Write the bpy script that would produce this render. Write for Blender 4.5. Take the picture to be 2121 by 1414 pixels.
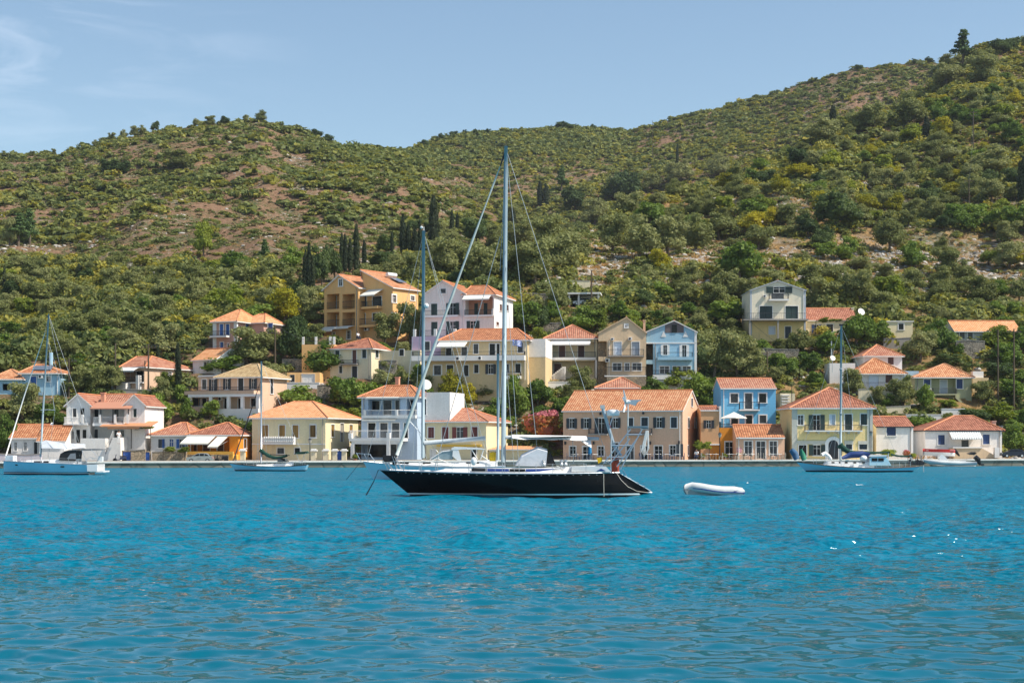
import bpy, math, random
import numpy as np
from mathutils import Vector, Matrix
R = math.radians
scene = bpy.context.scene
for _o in list(bpy.data.objects): bpy.data.objects.remove(_o)
# ------------------------------------------------------------------ camera
F = 3240.0; CX = 1060.5; HY = 904.0; CH = 3.75      # photo px focal length, centre column, horizon row, eye height
cam = bpy.data.cameras.new('camera'); camo = bpy.data.objects.new('camera', cam)
scene.collection.objects.link(camo); scene.camera = camo
camo.location = (0, 0, CH); camo.rotation_euler = (R(90), 0, 0)
cam.lens = 55.0; cam.sensor_width = 36.0; cam.shift_y = (HY - 707) / 2121.0
cam.clip_start = 0.5; cam.clip_end = 6000
# ------------------------------------------------------------------ light
SUN_EL = 50.0; SUN_AZ = 107.0                         # azimuth clockwise from +Y
world = bpy.data.worlds.new('World'); scene.world = world; world.use_nodes = True
nt = world.node_tree; nt.nodes.clear()
N = nt.nodes.new; LK = nt.links.new
sky = N('ShaderNodeTexSky'); sky.sky_type = 'NISHITA'; sky.sun_disc = False
sky.sun_elevation = R(SUN_EL); sky.sun_rotation = R(SUN_AZ)
sky.altitude = 0; sky.air_density = 1.0; sky.dust_density = 0.6; sky.ozone_density = 1.2
bg = N('ShaderNodeBackground'); bg.inputs[1].default_value = 0.145
out = N('ShaderNodeOutputWorld')
tc = N('ShaderNodeTexCoord')
mp = N('ShaderNodeMapping'); mp.inputs['Scale'].default_value = (5, 5, 26); mp.inputs['Rotation'].default_value = (0.0, R(-14), 0)
LK(tc.outputs['Generated'], mp.inputs['Vector'])
nz = N('ShaderNodeTexNoise'); nz.inputs['Scale'].default_value = 1.3; nz.inputs['Detail'].default_value = 8; nz.inputs['Roughness'].default_value = .6
nz.inputs['Distortion'].default_value = 1.2
LK(mp.outputs[0], nz.inputs['Vector'])
cr = N('ShaderNodeMapRange'); cr.inputs[1].default_value = .47; cr.inputs[2].default_value = .78
LK(nz.outputs[0], cr.inputs[0])
sx = N('ShaderNodeSeparateXYZ'); LK(tc.outputs['Generated'], sx.inputs[0])
mr = N('ShaderNodeMapRange'); mr.inputs[1].default_value = -.12; mr.inputs[2].default_value = -.27
LK(sx.outputs[0], mr.inputs[0])
mz = N('ShaderNodeMapRange'); mz.inputs[1].default_value = .15; mz.inputs[2].default_value = .22
LK(sx.outputs[2], mz.inputs[0])
m1 = N('ShaderNodeMath'); m1.operation = 'MULTIPLY'; LK(cr.outputs[0], m1.inputs[0]); LK(mr.outputs[0], m1.inputs[1])
m2 = N('ShaderNodeMath'); m2.operation = 'MULTIPLY'; LK(m1.outputs[0], m2.inputs[0]); LK(mz.outputs[0], m2.inputs[1])
m3 = N('ShaderNodeMath'); m3.operation = 'MULTIPLY'; m3.inputs[1].default_value = .28; LK(m2.outputs[0], m3.inputs[0])
mx = N('ShaderNodeMix'); mx.data_type = 'RGBA'; LK(m3.outputs[0], mx.inputs[0])
gm = N('ShaderNodeMix'); gm.data_type = 'RGBA'; gm.inputs[0].default_value = 0.0
tnt = N('ShaderNodeMix'); tnt.data_type = 'RGBA'; tnt.blend_type = 'MULTIPLY'; tnt.inputs[0].default_value = 1; tnt.inputs[7].default_value = (.80, .83, .80, 1); LK(sky.outputs[0], tnt.inputs[6]); LK(tnt.outputs[2], mx.inputs[6]); mx.inputs[7].default_value = (6.6, 7.0, 7.8, 1)
LK(mx.outputs[2], bg.inputs[0]); LK(bg.outputs[0], out.inputs[0])
nt.nodes.remove(gm)
sl = bpy.data.lights.new('sun', 'SUN'); sl.energy = 4.8; sl.angle = R(0.53); sl.color = (1.0, 0.93, 0.82)
so = bpy.data.objects.new('sun', sl); scene.collection.objects.link(so)
SD = Vector((math.cos(R(SUN_EL)) * math.sin(R(SUN_AZ)), math.cos(R(SUN_EL)) * math.cos(R(SUN_AZ)), math.sin(R(SUN_EL))))
so.rotation_euler = SD.to_track_quat('Z', 'Y').to_euler(); so.location = (0, 0, 300)
scene.view_settings.view_transform = 'Standard'; scene.view_settings.look = 'None'
scene.view_settings.exposure = 0.40; scene.view_settings.gamma = 1.0
scene.cycles.max_bounces = 5; scene.cycles.diffuse_bounces = 2; scene.cycles.glossy_bounces = 3
scene.cycles.transparent_max_bounces = 6; scene.cycles.caustics_reflective = False; scene.cycles.caustics_refractive = False
# ------------------------------------------------------------------ helpers
def PX(px, Y): return (px - CX) * Y / F
def PZ(py, Y): return CH + (HY - py) * Y / F
def tag(o, label=None, cat=None, group=None, kind=None):
    if label: o['label'] = label
    if cat: o['category'] = cat
    if group: o['group'] = group
    if kind: o['kind'] = kind
    return o
def empty(name, loc, rz=0, label=None, cat=None, group=None):
    o = bpy.data.objects.new(name, None); scene.collection.objects.link(o)
    o.location = loc; o.rotation_euler = (0, 0, rz); o.empty_display_size = .5
    return tag(o, label, cat, group)
MATS = {}
def nodes(name):
    m = bpy.data.materials.new(name); m.use_nodes = True
    t = m.node_tree; b = t.nodes['Principled BSDF']
    return m, t, b
def plain(name, col, rough=.6, metal=0, var=.10, scale=1.5, bump=0, spec=.3, emis=None):
    if name in MATS: return MATS[name]
    m, t, b = nodes(name)
    b.inputs['Roughness'].default_value = rough; b.inputs['Metallic'].default_value = metal
    b.inputs['Specular IOR Level'].default_value = spec
    if var > 0:
        c = t.nodes.new('ShaderNodeTexCoord'); n = t.nodes.new('ShaderNodeTexNoise')
        n.inputs['Scale'].default_value = scale; n.inputs['Detail'].default_value = 6; n.inputs['Roughness'].default_value = .65
        t.links.new(c.outputs['Object'], n.inputs['Vector'])
        mr_ = t.nodes.new('ShaderNodeMapRange'); mr_.inputs[1].default_value = .3; mr_.inputs[2].default_value = .7
        mr_.inputs[3].default_value = 1 - var; mr_.inputs[4].default_value = 1 + var
        t.links.new(n.outputs[0], mr_.inputs[0])
        v = t.nodes.new('ShaderNodeVectorMath'); v.operation = 'SCALE'; v.inputs[0].default_value = col[:3]
        t.links.new(mr_.outputs[0], v.inputs['Scale']); t.links.new(v.outputs[0], b.inputs['Base Color'])
        if bump:
            bp = t.nodes.new('ShaderNodeBump'); bp.inputs['Strength'].default_value = bump; bp.inputs['Distance'].default_value = .05
            t.links.new(n.outputs[0], bp.inputs['Height']); t.links.new(bp.outputs[0], b.inputs['Normal'])
    else:
        b.inputs['Base Color'].default_value = (*col[:3], 1)
    MATS[name] = m; return m
def plaster(name, col, stain=(.30, .26, .20), amt=.28):
    if name in MATS: return MATS[name]
    m, t, b = nodes(name); b.inputs['Roughness'].default_value = .85; b.inputs['Specular IOR Level'].default_value = .15
    c = t.nodes.new('ShaderNodeTexCoord')
    mp_ = t.nodes.new('ShaderNodeMapping'); mp_.inputs['Scale'].default_value = (1.1, 1.1, .3); t.links.new(c.outputs['Object'], mp_.inputs[0])
    n = t.nodes.new('ShaderNodeTexNoise'); n.inputs['Scale'].default_value = 1.0; n.inputs['Detail'].default_value = 8; n.inputs['Roughness'].default_value = .7
    t.links.new(mp_.outputs[0], n.inputs['Vector'])
    rr = t.nodes.new('ShaderNodeMapRange'); rr.inputs[1].default_value = .50; rr.inputs[2].default_value = .80; rr.inputs[4].default_value = amt * 1.6
    t.links.new(n.outputs[0], rr.inputs[0])
    n2 = t.nodes.new('ShaderNodeTexNoise'); n2.inputs['Scale'].default_value = 5; n2.inputs['Detail'].default_value = 4
    t.links.new(c.outputs['Object'], n2.inputs['Vector'])
    r2 = t.nodes.new('ShaderNodeMapRange'); r2.inputs[1].default_value = .3; r2.inputs[2].default_value = .7; r2.inputs[3].default_value = .93; r2.inputs[4].default_value = 1.06
    t.links.new(n2.outputs[0], r2.inputs[0])
    v = t.nodes.new('ShaderNodeVectorMath'); v.operation = 'SCALE'; v.inputs[0].default_value = col[:3]; t.links.new(r2.outputs[0], v.inputs['Scale'])
    mx_ = t.nodes.new('ShaderNodeMix'); mx_.data_type = 'RGBA'; t.links.new(rr.outputs[0], mx_.inputs[0]); t.links.new(v.outputs[0], mx_.inputs[6])
    mx_.inputs[7].default_value = (*[.45 * a + .55 * s for a, s in zip(col, stain)], 1)
    t.links.new(mx_.outputs[2], b.inputs['Base Color'])
    MATS[name] = m; return m
def tile(name, c1, c2, c3):
    if name in MATS: return MATS[name]
    m, t, b = nodes(name); b.inputs['Roughness'].default_value = .8; b.inputs['Specular IOR Level'].default_value = .2
    uv = t.nodes.new('ShaderNodeUVMap'); sp = t.nodes.new('ShaderNodeSeparateXYZ'); t.links.new(uv.outputs[0], sp.inputs[0])
    def mth(op, a, bv=None, c=None):
        n = t.nodes.new('ShaderNodeMath'); n.operation = op
        for i, x in enumerate((a, bv, c)):
            if x is None: continue
            if isinstance(x, (int, float)): n.inputs[i].default_value = x
            else: t.links.new(x, n.inputs[i])
        return n.outputs[0]
    du = mth('DIVIDE', sp.outputs[0], .30); dv = mth('DIVIDE', sp.outputs[1], .46)
    fu = mth('FLOOR', du); fv = mth('FLOOR', dv)
    cb = t.nodes.new('ShaderNodeCombineXYZ'); t.links.new(fu, cb.inputs[0]); t.links.new(fv, cb.inputs[1])
    wn = t.nodes.new('ShaderNodeTexWhiteNoise'); t.links.new(cb.outputs[0], wn.inputs[0])
    rp = t.nodes.new('ShaderNodeValToRGB'); e = rp.color_ramp.elements
    e[0].position = 0; e[0].color = (*c1, 1); e[1].position = 1; e[1].color = (*c3, 1); x = e.new(.5); x.color = (*c2, 1)
    n = t.nodes.new('ShaderNodeTexNoise'); n.inputs['Scale'].default_value = .7; n.inputs['Detail'].default_value = 7; n.inputs['Roughness'].default_value = .7
    t.links.new(uv.outputs[0], n.inputs['Vector'])
    f = mth('ADD', mth('MULTIPLY', wn.outputs[0], .42), mth('MULTIPLY', mth('SUBTRACT', n.outputs[0], .26), 1.35))
    oi = t.nodes.new('ShaderNodeObjectInfo'); f = mth('ADD', f, mth('MULTIPLY', mth('SUBTRACT', oi.outputs['Random'], .5), .35))
    t.links.new(f, rp.inputs[0])
    row = mth('FRACT', dv); col = mth('FRACT', du)
    ca = mth('ABSOLUTE', mth('SUBTRACT', col, .5))              # round barrel profile
    prof = mth('SUBTRACT', 1.0, mth('MULTIPLY', mth('MULTIPLY', ca, ca), 4.0))
    h = mth('ADD', mth('MULTIPLY', prof, .07), mth('MULTIPLY', mth('SUBTRACT', 1.0, row), .05))
    bp = t.nodes.new('ShaderNodeBump'); bp.inputs['Strength'].default_value = 1.0; bp.inputs['Distance'].default_value = 1.0
    t.links.new(h, bp.inputs['Height']); t.links.new(bp.outputs[0], b.inputs['Normal'])
    gap = mth('MULTIPLY', mth('GREATER_THAN', row, .80), .5)     # dark joint under each course
    mx_ = t.nodes.new('ShaderNodeMix'); mx_.data_type = 'RGBA'; t.links.new(gap, mx_.inputs[0]); t.links.new(rp.outputs[0], mx_.inputs[6])
    mx_.inputs[7].default_value = (c1[0] * .35, c1[1] * .35, c1[2] * .35, 1)
    t.links.new(mx_.outputs[2], b.inputs['Base Color'])
    MATS[name] = m; return m
def stone(name, c1, c2, sc=2.2, joint=.35):
    if name in MATS: return MATS[name]
    m, t, b = nodes(name); b.inputs['Roughness'].default_value = .9; b.inputs['Specular IOR Level'].default_value = .1
    c = t.nodes.new('ShaderNodeTexCoord')
    v = t.nodes.new('ShaderNodeTexVoronoi'); v.inputs['Scale'].default_value = sc; t.links.new(c.outputs['Object'], v.inputs['Vector'])
    d = t.nodes.new('ShaderNodeTexVoronoi'); d.feature = 'DISTANCE_TO_EDGE'; d.inputs['Scale'].default_value = sc; t.links.new(c.outputs['Object'], d.inputs['Vector'])
    sp = t.nodes.new('ShaderNodeSeparateColor'); t.links.new(v.outputs['Color'], sp.inputs[0])
    mx_ = t.nodes.new('ShaderNodeMix'); mx_.data_type = 'RGBA'; t.links.new(sp.outputs[0], mx_.inputs[0])
    mx_.inputs[6].default_value = (*c1, 1); mx_.inputs[7].default_value = (*c2, 1)
    r = t.nodes.new('ShaderNodeMapRange'); r.inputs[2].default_value = .09; r.inputs[3].default_value = 1 - joint; r.inputs[4].default_value = 1
    t.links.new(d.outputs['Distance'], r.inputs[0])
    s = t.nodes.new('ShaderNodeVectorMath'); s.operation = 'SCALE'; t.links.new(mx_.outputs[2], s.inputs[0]); t.links.new(r.outputs[0], s.inputs['Scale'])
    t.links.new(s.outputs[0], b.inputs['Base Color'])
    bp = t.nodes.new('ShaderNodeBump'); bp.inputs['Strength'].default_value = .8; bp.inputs['Distance'].default_value = .12
    t.links.new(r.outputs[0], bp.inputs['Height']); t.links.new(bp.outputs[0], b.inputs['Normal'])
    MATS[name] = m; return m
def louvre(name, col):
    if name in MATS: return MATS[name]
    m, t, b = nodes(name); b.inputs['Roughness'].default_value = .5
    c = t.nodes.new('ShaderNodeTexCoord'); w = t.nodes.new('ShaderNodeTexWave'); w.bands_direction = 'Z'; w.inputs['Scale'].default_value = 2.4
    t.links.new(c.outputs['Object'], w.inputs['Vector'])
    mx_ = t.nodes.new('ShaderNodeMix'); mx_.data_type = 'RGBA'; t.links.new(w.outputs[1], mx_.inputs[0])
    mx_.inputs[6].default_value = (*[x * .62 for x in col], 1); mx_.inputs[7].default_value = (*col, 1)
    oi = t.nodes.new('ShaderNodeObjectInfo'); r_ = t.nodes.new('ShaderNodeMapRange'); r_.inputs[3].default_value = .75; r_.inputs[4].default_value = 1.5; t.links.new(oi.outputs['Random'], r_.inputs[0])
    v_ = t.nodes.new('ShaderNodeVectorMath'); v_.operation = 'SCALE'; t.links.new(mx_.outputs[2], v_.inputs[0]); t.links.new(r_.outputs[0], v_.inputs['Scale']); t.links.new(v_.outputs[0], b.inputs['Base Color'])
    MATS[name] = m; return m
class MB:
    def __init__(s): s.v = []; s.f = []; s.m = []; s.uv = []
    def poly(s, pts, m=0, uv=None):
        i = len(s.v); s.v.extend([tuple(p) for p in pts]); s.f.append(tuple(range(i, i + len(pts)))); s.m.append(m)
        s.uv.append(uv if uv else [(0, 0)] * len(pts)); return s
    def box(s, x0, x1, y0, y1, z0, z1, m=0):
        if x1 < x0: x0, x1 = x1, x0
        if y1 < y0: y0, y1 = y1, y0
        if z1 < z0: z0, z1 = z1, z0
        a = [(x0, y0, z0), (x1, y0, z0), (x1, y1, z0), (x0, y1, z0), (x0, y0, z1), (x1, y0, z1), (x1, y1, z1), (x0, y1, z1)]
        for q in ((0, 3, 2, 1), (4, 5, 6, 7), (0, 1, 5, 4), (1, 2, 6, 5), (2, 3, 7, 6), (3, 0, 4, 7)): s.poly([a[k] for k in q], m)
        return s
    def prism(s, pts, d, m=0, ms=None):
        """extrude polygon pts by vector d"""
        d = Vector(d); a = [Vector(p) for p in pts]; b = [p + d for p in a]; n = len(a)
        s.poly(a[::-1], m); s.poly(b, m)
        for k in range(n): s.poly([a[k], a[(k + 1) % n], b[(k + 1) % n], b[k]], m if ms is None else ms)
        return s
    def tube(s, pts, r, n=6, m=0, cap=True):
        pts = [Vector(p) for p in pts]; rs = r if isinstance(r, (list, tuple)) else [r] * len(pts)
        base = len(s.v); up = Vector((0, 0, 1))
        for k, p in enumerate(pts):
            d = (pts[min(k + 1, len(pts) - 1)] - pts[max(k - 1, 0)]).normalized()
            a = d.cross(up if abs(d.z) < .9 else Vector((1, 0, 0))).normalized(); b = d.cross(a)
            for j in range(n):
                t = 2 * math.pi * j / n; q = p + (a * math.cos(t) + b * math.sin(t)) * rs[k]; s.v.append(tuple(q))
        for k in range(len(pts) - 1):
            for j in range(n):
                s.f.append((base + k * n + j, base + k * n + (j + 1) % n, base + (k + 1) * n + (j + 1) % n, base + (k + 1) * n + j)); s.m.append(m); s.uv.append([(0, 0)] * 4)
        if cap:
            s.f.append(tuple(base + j for j in range(n))); s.m.append(m); s.uv.append([(0, 0)] * n)
            s.f.append(tuple(base + (len(pts) - 1) * n + j for j in range(n))[::-1]); s.m.append(m); s.uv.append([(0, 0)] * n)
        return s
    def lathe(s, prof, c=(0, 0, 0), n=12, m=0):
        base = len(s.v)
        for r, z in prof:
            for j in range(n):
                t = 2 * math.pi * j / n; s.v.append((c[0] + r * math.cos(t), c[1] + r * math.sin(t), c[2] + z))
        for k in range(len(prof) - 1):
            for j in range(n):
                s.f.append((base + k * n + j, base + k * n + (j + 1) % n, base + (k + 1) * n + (j + 1) % n, base + (k + 1) * n + j)); s.m.append(m); s.uv.append([(0, 0)] * 4)
        return s
    def ball(s, c, r, m=0, n=10, sz=1.0):
        pr = [(r * math.sin(math.pi * k / 8) + 1e-4, -r * sz * math.cos(math.pi * k / 8)) for k in range(9)]
        return s.lathe(pr, c, n, m)
    def build(s, name, mats, parent=None, smooth=False, loc=None):
        me = bpy.data.meshes.new(name); me.from_pydata(s.v, [], s.f)
        mats = mats if isinstance(mats, (list, tuple)) else [mats]
        for q in mats: me.materials.append(q)
        me.polygons.foreach_set('material_index', s.m)
        if any(any(p != (0, 0) for p in u) for u in s.uv):
            l = me.uv_layers.new(name='UVMap'); flat = [c for u in s.uv for p in u for c in p]; l.data.foreach_set('uv', flat)
        if smooth: me.polygons.foreach_set('use_smooth', [True] * len(s.f))
        me.update(); o = bpy.data.objects.new(name, me); scene.collection.objects.link(o)
        if parent is not None: o.parent = parent
        if loc: o.location = loc
        return o
# materials ---------------------------------------------------------
WHITE = plaster('white_plaster', (.83, .79, .74)); TRIM = plain('white_trim', (.82, .79, .75), var=.04)
GLASS = plain('window_glass', (.010, .013, .015), rough=.12, var=0, spec=.22)
GLASSC = plain('curtained_glass', (.07, .075, .08), rough=.15, var=.6, scale=2.5, spec=.25)
DKGREEN = louvre('dark_green_shutter', (.022, .045, .04)); TEAL = louvre('dark_teal_shutter', (.02, .032, .042))
BLUE = louvre('blue_shutter', (.03, .12, .40)); NAVY = louvre('navy_shutter', (.03, .06, .17)); OCHRE = louvre('ochre_shutter', (.36, .19, .04))
RED = louvre('oxblood_shutter', (.16, .03, .025)); BROWN = louvre('brown_shutter', (.12, .045, .03)); LBLUE = louvre('white_blue_shutter', (.62, .68, .76))
IRON = plain('dark_iron', (.03, .033, .04), rough=.5, var=0); ALU = plain('grey_alloy', (.36, .44, .50), rough=.42, metal=.35, var=.08, scale=3)
STEEL = plain('steel_tube', (.55, .57, .60), rough=.3, metal=.7, var=.05)
CANVAS = plain('cream_canvas', (.74, .71, .63), rough=.9, var=.08, scale=4); CONC = plaster('grey_concrete', (.34, .31, .28), amt=.5)
T_OR = tile('orange_roof_tile', (.25, .095, .045), (.49, .20, .095), (.64, .36, .20)); T_TE = tile('terracotta_roof_tile', (.20, .075, .045), (.40, .16, .10), (.54, .29, .19))
T_OLD = tile('weathered_tan_tile', (.26, .16, .08), (.46, .32, .16), (.62, .48, .28)); T_PALE = tile('pale_orange_tile', (.50, .19, .08), (.70, .33, .15), (.78, .45, .25))
T_MIX = tile('mottled_roof_tile', (.25, .08, .04), (.50, .20, .09), (.72, .40, .22))
STONE = stone('rubble_stone', (.38, .33, .26), (.20, .18, .15), 2.6, .6); STONE2 = stone('warm_stone', (.50, .38, .25), (.32, .26, .19), 2.2, .4)
WCOL = dict(white=(.80, .76, .71), cream=(.80, .69, .48), bright=(.85, .80, .75), blue=(.16, .48, .74), pale_blue=(.36, .57, .70), sky=(.46, .56, .68),
            peach=(.68, .47, .33), tan=(.73, .45, .30), orange=(.82, .48, .20), dorange=(.72, .27, .03), yellow=(.86, .65, .30), annex=(.62, .36, .19), pink=(.90, .77, .71), lilac=(.58, .44, .58),
            ochre=(.72, .54, .30), beige=(.72, .53, .34), green=(.42, .42, .26), rose=(.60, .36, .28), red=(.50, .19, .14), grey=(.50, .50, .47), salmon=(.70, .34, .22), lemon=(.80, .68, .43))
def wc(k): return plaster('plaster_' + k, WCOL[k], amt=.5 if k in ('beige', 'cream', 'tan', 'green') else .42)
# ------------------------------------------------------------------ ground law
def YQ(px): return 186 + 14 * px / 2121.0                     # quay face distance at a photo column
def ZQ(px): return 0.70 + 0.15 * max(0, min(1, px / 2121.0))
KV = .45
def zvill(px, Y):
    y1 = YQ(px) + 14; return ZQ(px) + max(0, Y - y1) * KV
def depth_at(px, py):
    Y = YQ(px) + 6
    while Y < 300 and PZ(py, Y) > zvill(px, Y): Y += .25
    return Y
PADS = []
LAND = []
# ------------------------------------------------------------------ house builder
CR = dict(c0=(0, 0, 1), c1=(0, 640, 3.927), c2=(240, 680, 4.419), c3=(420, 540, 4.42), c4=(620, 740, 4.714), c5=(840, 560, 4.712), c6=(1100, 640, 4.158),
          c7=(1440, 560, 4.714), c8=(1420, 760, 4.82), c9=(1760, 640, 3.928), c10=(740, 820, 4.82), c11=(1120, 800, 4.82), c13=(0, 860, 5.3025), c14=(1620, 880, 4.2335))
RW = random.Random(11)
class House:
    def __init__(s, name, label, crop, xL, xC, yb, ye, th=0, Y=None, D=8, xR=None, wall='cream', trim=TRIM, drop=3.0, cat='house', land=None, v1=None):
        s.c = CR[crop]; s.th = R(th); s.trim = trim; s.wm = wc(wall) if isinstance(wall, str) else wall
        xL, yb = s.p(xL, yb); xC, ye = s.p(xC, ye)
        s.Y = Y or depth_at((xL + xC) / 2, yb)
        Cx, Cy = PX(xC, s.Y), s.Y; sn, cs = math.sin(s.th), math.cos(s.th)
        aL = (xL - CX) / F
        s.W = (Cx - aL * Cy) / (cs + aL * sn)
        s.FL = Vector((Cx - s.W * cs, Cy + s.W * sn))
        if xR is not None:
            xR = s.p(xR, 0)[0]; aR = (xR - CX) / F; s.D = (aR * Cy - Cx) / (sn - aR * cs)
        else: s.D = D
        s.zb = PZ(yb, s.Y); s.H = PZ(ye, s.Y) - s.zb
        s.e = empty(name, (s.FL.x, s.FL.y, s.zb), -s.th, label, cat)
        s.blocks = []; s.add(0, s.W, 0, s.D, -drop, s.H)
        PADS.append((s.FL.x, s.FL.y, s.th, s.W, s.D, s.zb))
        LAND.append(((xL + xC) / 2, (yb + ye) / 2, land or name.replace('_', ' ')))
    def p(s, x, y): return s.c[0] + x / s.c[2], s.c[1] + y / s.c[2]
    def add(s, u0, u1, v0, v1, z0, z1, mat=None, bottom=False):
        s.blocks.append(dict(r=(u0, u1, v0, v1, z0, z1), holes={'F': [], 'R': [], 'L': []}, mat=mat or s.wm, bottom=bottom)); return len(s.blocks) - 1
    def xF(s, x, v=0):      # u from crop x on plane v
        a = (s.p(x, 0)[0] - CX) / F; sn, cs = math.sin(s.th), math.cos(s.th)
        fx, fy = s.FL.x + v * sn, s.FL.y + v * cs
        return (a * fy - fx) / (cs + a * sn)
    def zF(s, u, y, v=0):
        Y = s.FL.y + v * math.cos(s.th) - u * math.sin(s.th); return PZ(s.p(0, y)[1], Y) - s.zb
    def F2(s, x, y, v=0): u = s.xF(x, v); return u, s.zF(u, y, v)
    def R2(s, x, y, u=None):
        u = s.W if u is None else u
        a = (s.p(x, 0)[0] - CX) / F; sn, cs = math.sin(s.th), math.cos(s.th)
        cx, cy = s.FL.x + u * cs, s.FL.y - u * sn
        v = (a * cy - cx) / (sn - a * cs); return v, PZ(s.p(0, y)[1], cy + v * cs) - s.zb
    # a box on a face: h = along, z, o = outward
    def fb(s, mb, f, pl, h0, h1, z0, z1, o0, o1, m=0):
        if f == 'F': mb.box(h0, h1, pl - o1, pl - o0, z0, z1, m)
        elif f == 'R': mb.box(pl + o0, pl + o1, h0, h1, z0, z1, m)
        else: mb.box(pl - o1, pl - o0, h0, h1, z0, z1, m)
    def ref(s, b, f, off=0):
        u0, u1, v0, v1, _, _ = s.blocks[b]['r']
        return {'F': v0 + off, 'R': u1 - off, 'L': u0 + off}[f]
    def rect(s, x0, y0, x1, y1, b=0, f='F', off=0):
        pl = s.ref(b, f, off)
        if f == 'F': a = s.F2(x0, y0, pl); c = s.F2(x1, y1, pl)
        else: a = s.R2(x0, y0, pl); c = s.R2(x1, y1, pl)
        return pl, min(a[0], c[0]), max(a[0], c[0]), min(a[1], c[1]), max(a[1], c[1])
    def hole(s, x0, y0, x1, y1, b=0, f='F', d=1.5):
        pl, h0, h1, z0, z1 = s.rect(x0, y0, x1, y1, b, f); s.blocks[b]['holes'][f].append((h0, h1, z0, z1, d)); return pl, h0, h1, z0, z1
    def win(s, k, x0, y0, x1, y1, b=0, f='F', off=0, c=TEAL, trim=None, surf=None, glass=None, tw=.10):
        pl, h0, h1, z0, z1 = s.rect(x0, y0, x1, y1, b, f, off); trim = trim or s.trim; glass = glass or (GLASSC if RW.random() < .3 else GLASS)
        if surf is None: surf = off > 0 or z1 > s.blocks[b]['r'][5] - .05
        g0, g1 = h0, h1
        if k == 'O': w = (h1 - h0) * .27; g0, g1 = h0 + w, h1 - w
        rec = .0
        if not surf: s.blocks[b]['holes'][f].append((g0, g1, z0, z1, .2)); rec = -.14
        isdoor = k in 'DGT'
        fr = MB()
        if tw > 0:
            e = g0 - tw, g1 + tw
            for (a0, a1, b0, b1) in ((e[0], g0, z0, z1), (g1, e[1], z0, z1), (e[0], e[1], z1, z1 + tw)): s.fb(fr, f, pl, a0, a1, b0, b1, -.02, .05)
            if not isdoor: s.fb(fr, f, pl, e[0] - .04, e[1] + .04, z0 - .09, z0, -.02, .10)
        w = .05
        if k in 'WOG':
            for (a0, a1, b0, b1) in ((g0, g0 + w, z0, z1), (g1 - w, g1, z0, z1), (g0 + w, g1 - w, z0, z0 + w), (g0 + w, g1 - w, z1 - w, z1), ((g0 + g1) / 2 - .03, (g0 + g1) / 2 + .03, z0 + w, z1 - w)):
                s.fb(fr, f, pl, a0, a1, b0, b1, rec, rec + .05)
            zz = z0 + (z1 - z0) * .66; s.fb(fr, f, pl, g0 + w, (g0 + g1) / 2 - .03, zz - .02, zz + .02, rec, rec + .04); s.fb(fr, f, pl, (g0 + g1) / 2 + .03, g1 - w, zz - .02, zz + .02, rec, rec + .04)
        if not fr.v: s.fb(fr, f, pl, g0 - .03, g1 + .03, z1, z1 + .04, -.02, .03)
        par = fr.build('door' if isdoor else 'window', trim, s.e)
        pn = MB()
        if k in 'WOGV': s.fb(pn, f, pl, g0, g1, z0, z1, rec - .03, rec + .02); pn.build('pane', glass, par)
        elif k == 'S':
            mid = (g0 + g1) / 2
            for a, b2 in ((g0, mid - .015), (mid + .015, g1)):
                q = MB(); s.fb(q, f, pl, a, b2, z0, z1, rec - .03, rec + .07); q.build('shutter', c, par)
        elif k in 'DT':
            s.fb(pn, f, pl, g0, g1, z0, z1, rec - .03, rec + .03)
            for a, b2 in ((g0 + .12, (g0 + g1) / 2 - .06), ((g0 + g1) / 2 + .06, g1 - .12)):
                s.fb(pn, f, pl, a, b2, z0 + .15, z0 + (z1 - z0) * .42, rec + .03, rec + .05); s.fb(pn, f, pl, a, b2, z0 + (z1 - z0) * .48, z1 - .15, rec + .03, rec + .05)
            pn.build('door_leaf', c, par)
        if k == 'O':
            for a, b2 in ((h0, g0 - .0), (g1 + .0, h1)):
                q = MB(); s.fb(q, f, pl, a, b2, z0, z1, .055, .10); q.build('shutter', c, par)
        return par
    def rail(s, pts, z, h=.95, mat=IRON, step=.16, solid=None, posts=()):
        """railing along local (u,v) points"""
        mb = MB()
        for a, b in zip(pts[:-1], pts[1:]):
            L = math.dist(a, b); n = max(1, int(L / step))
            if L < .05: continue
            mb.tube([(a[0], a[1], z + h), (b[0], b[1], z + h)], .03, 4); mb.tube([(a[0], a[1], z + .08), (b[0], b[1], z + .08)], .02, 4)
            for i in range(n + 1):
                t = i / n; x, y = a[0] + (b[0] - a[0]) * t, a[1] + (b[1] - a[1]) * t
                mb.box(x - .011, x + .011, y - .011, y + .011, z, z + h)
        return mb.build('railing', mat, s.e)
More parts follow.
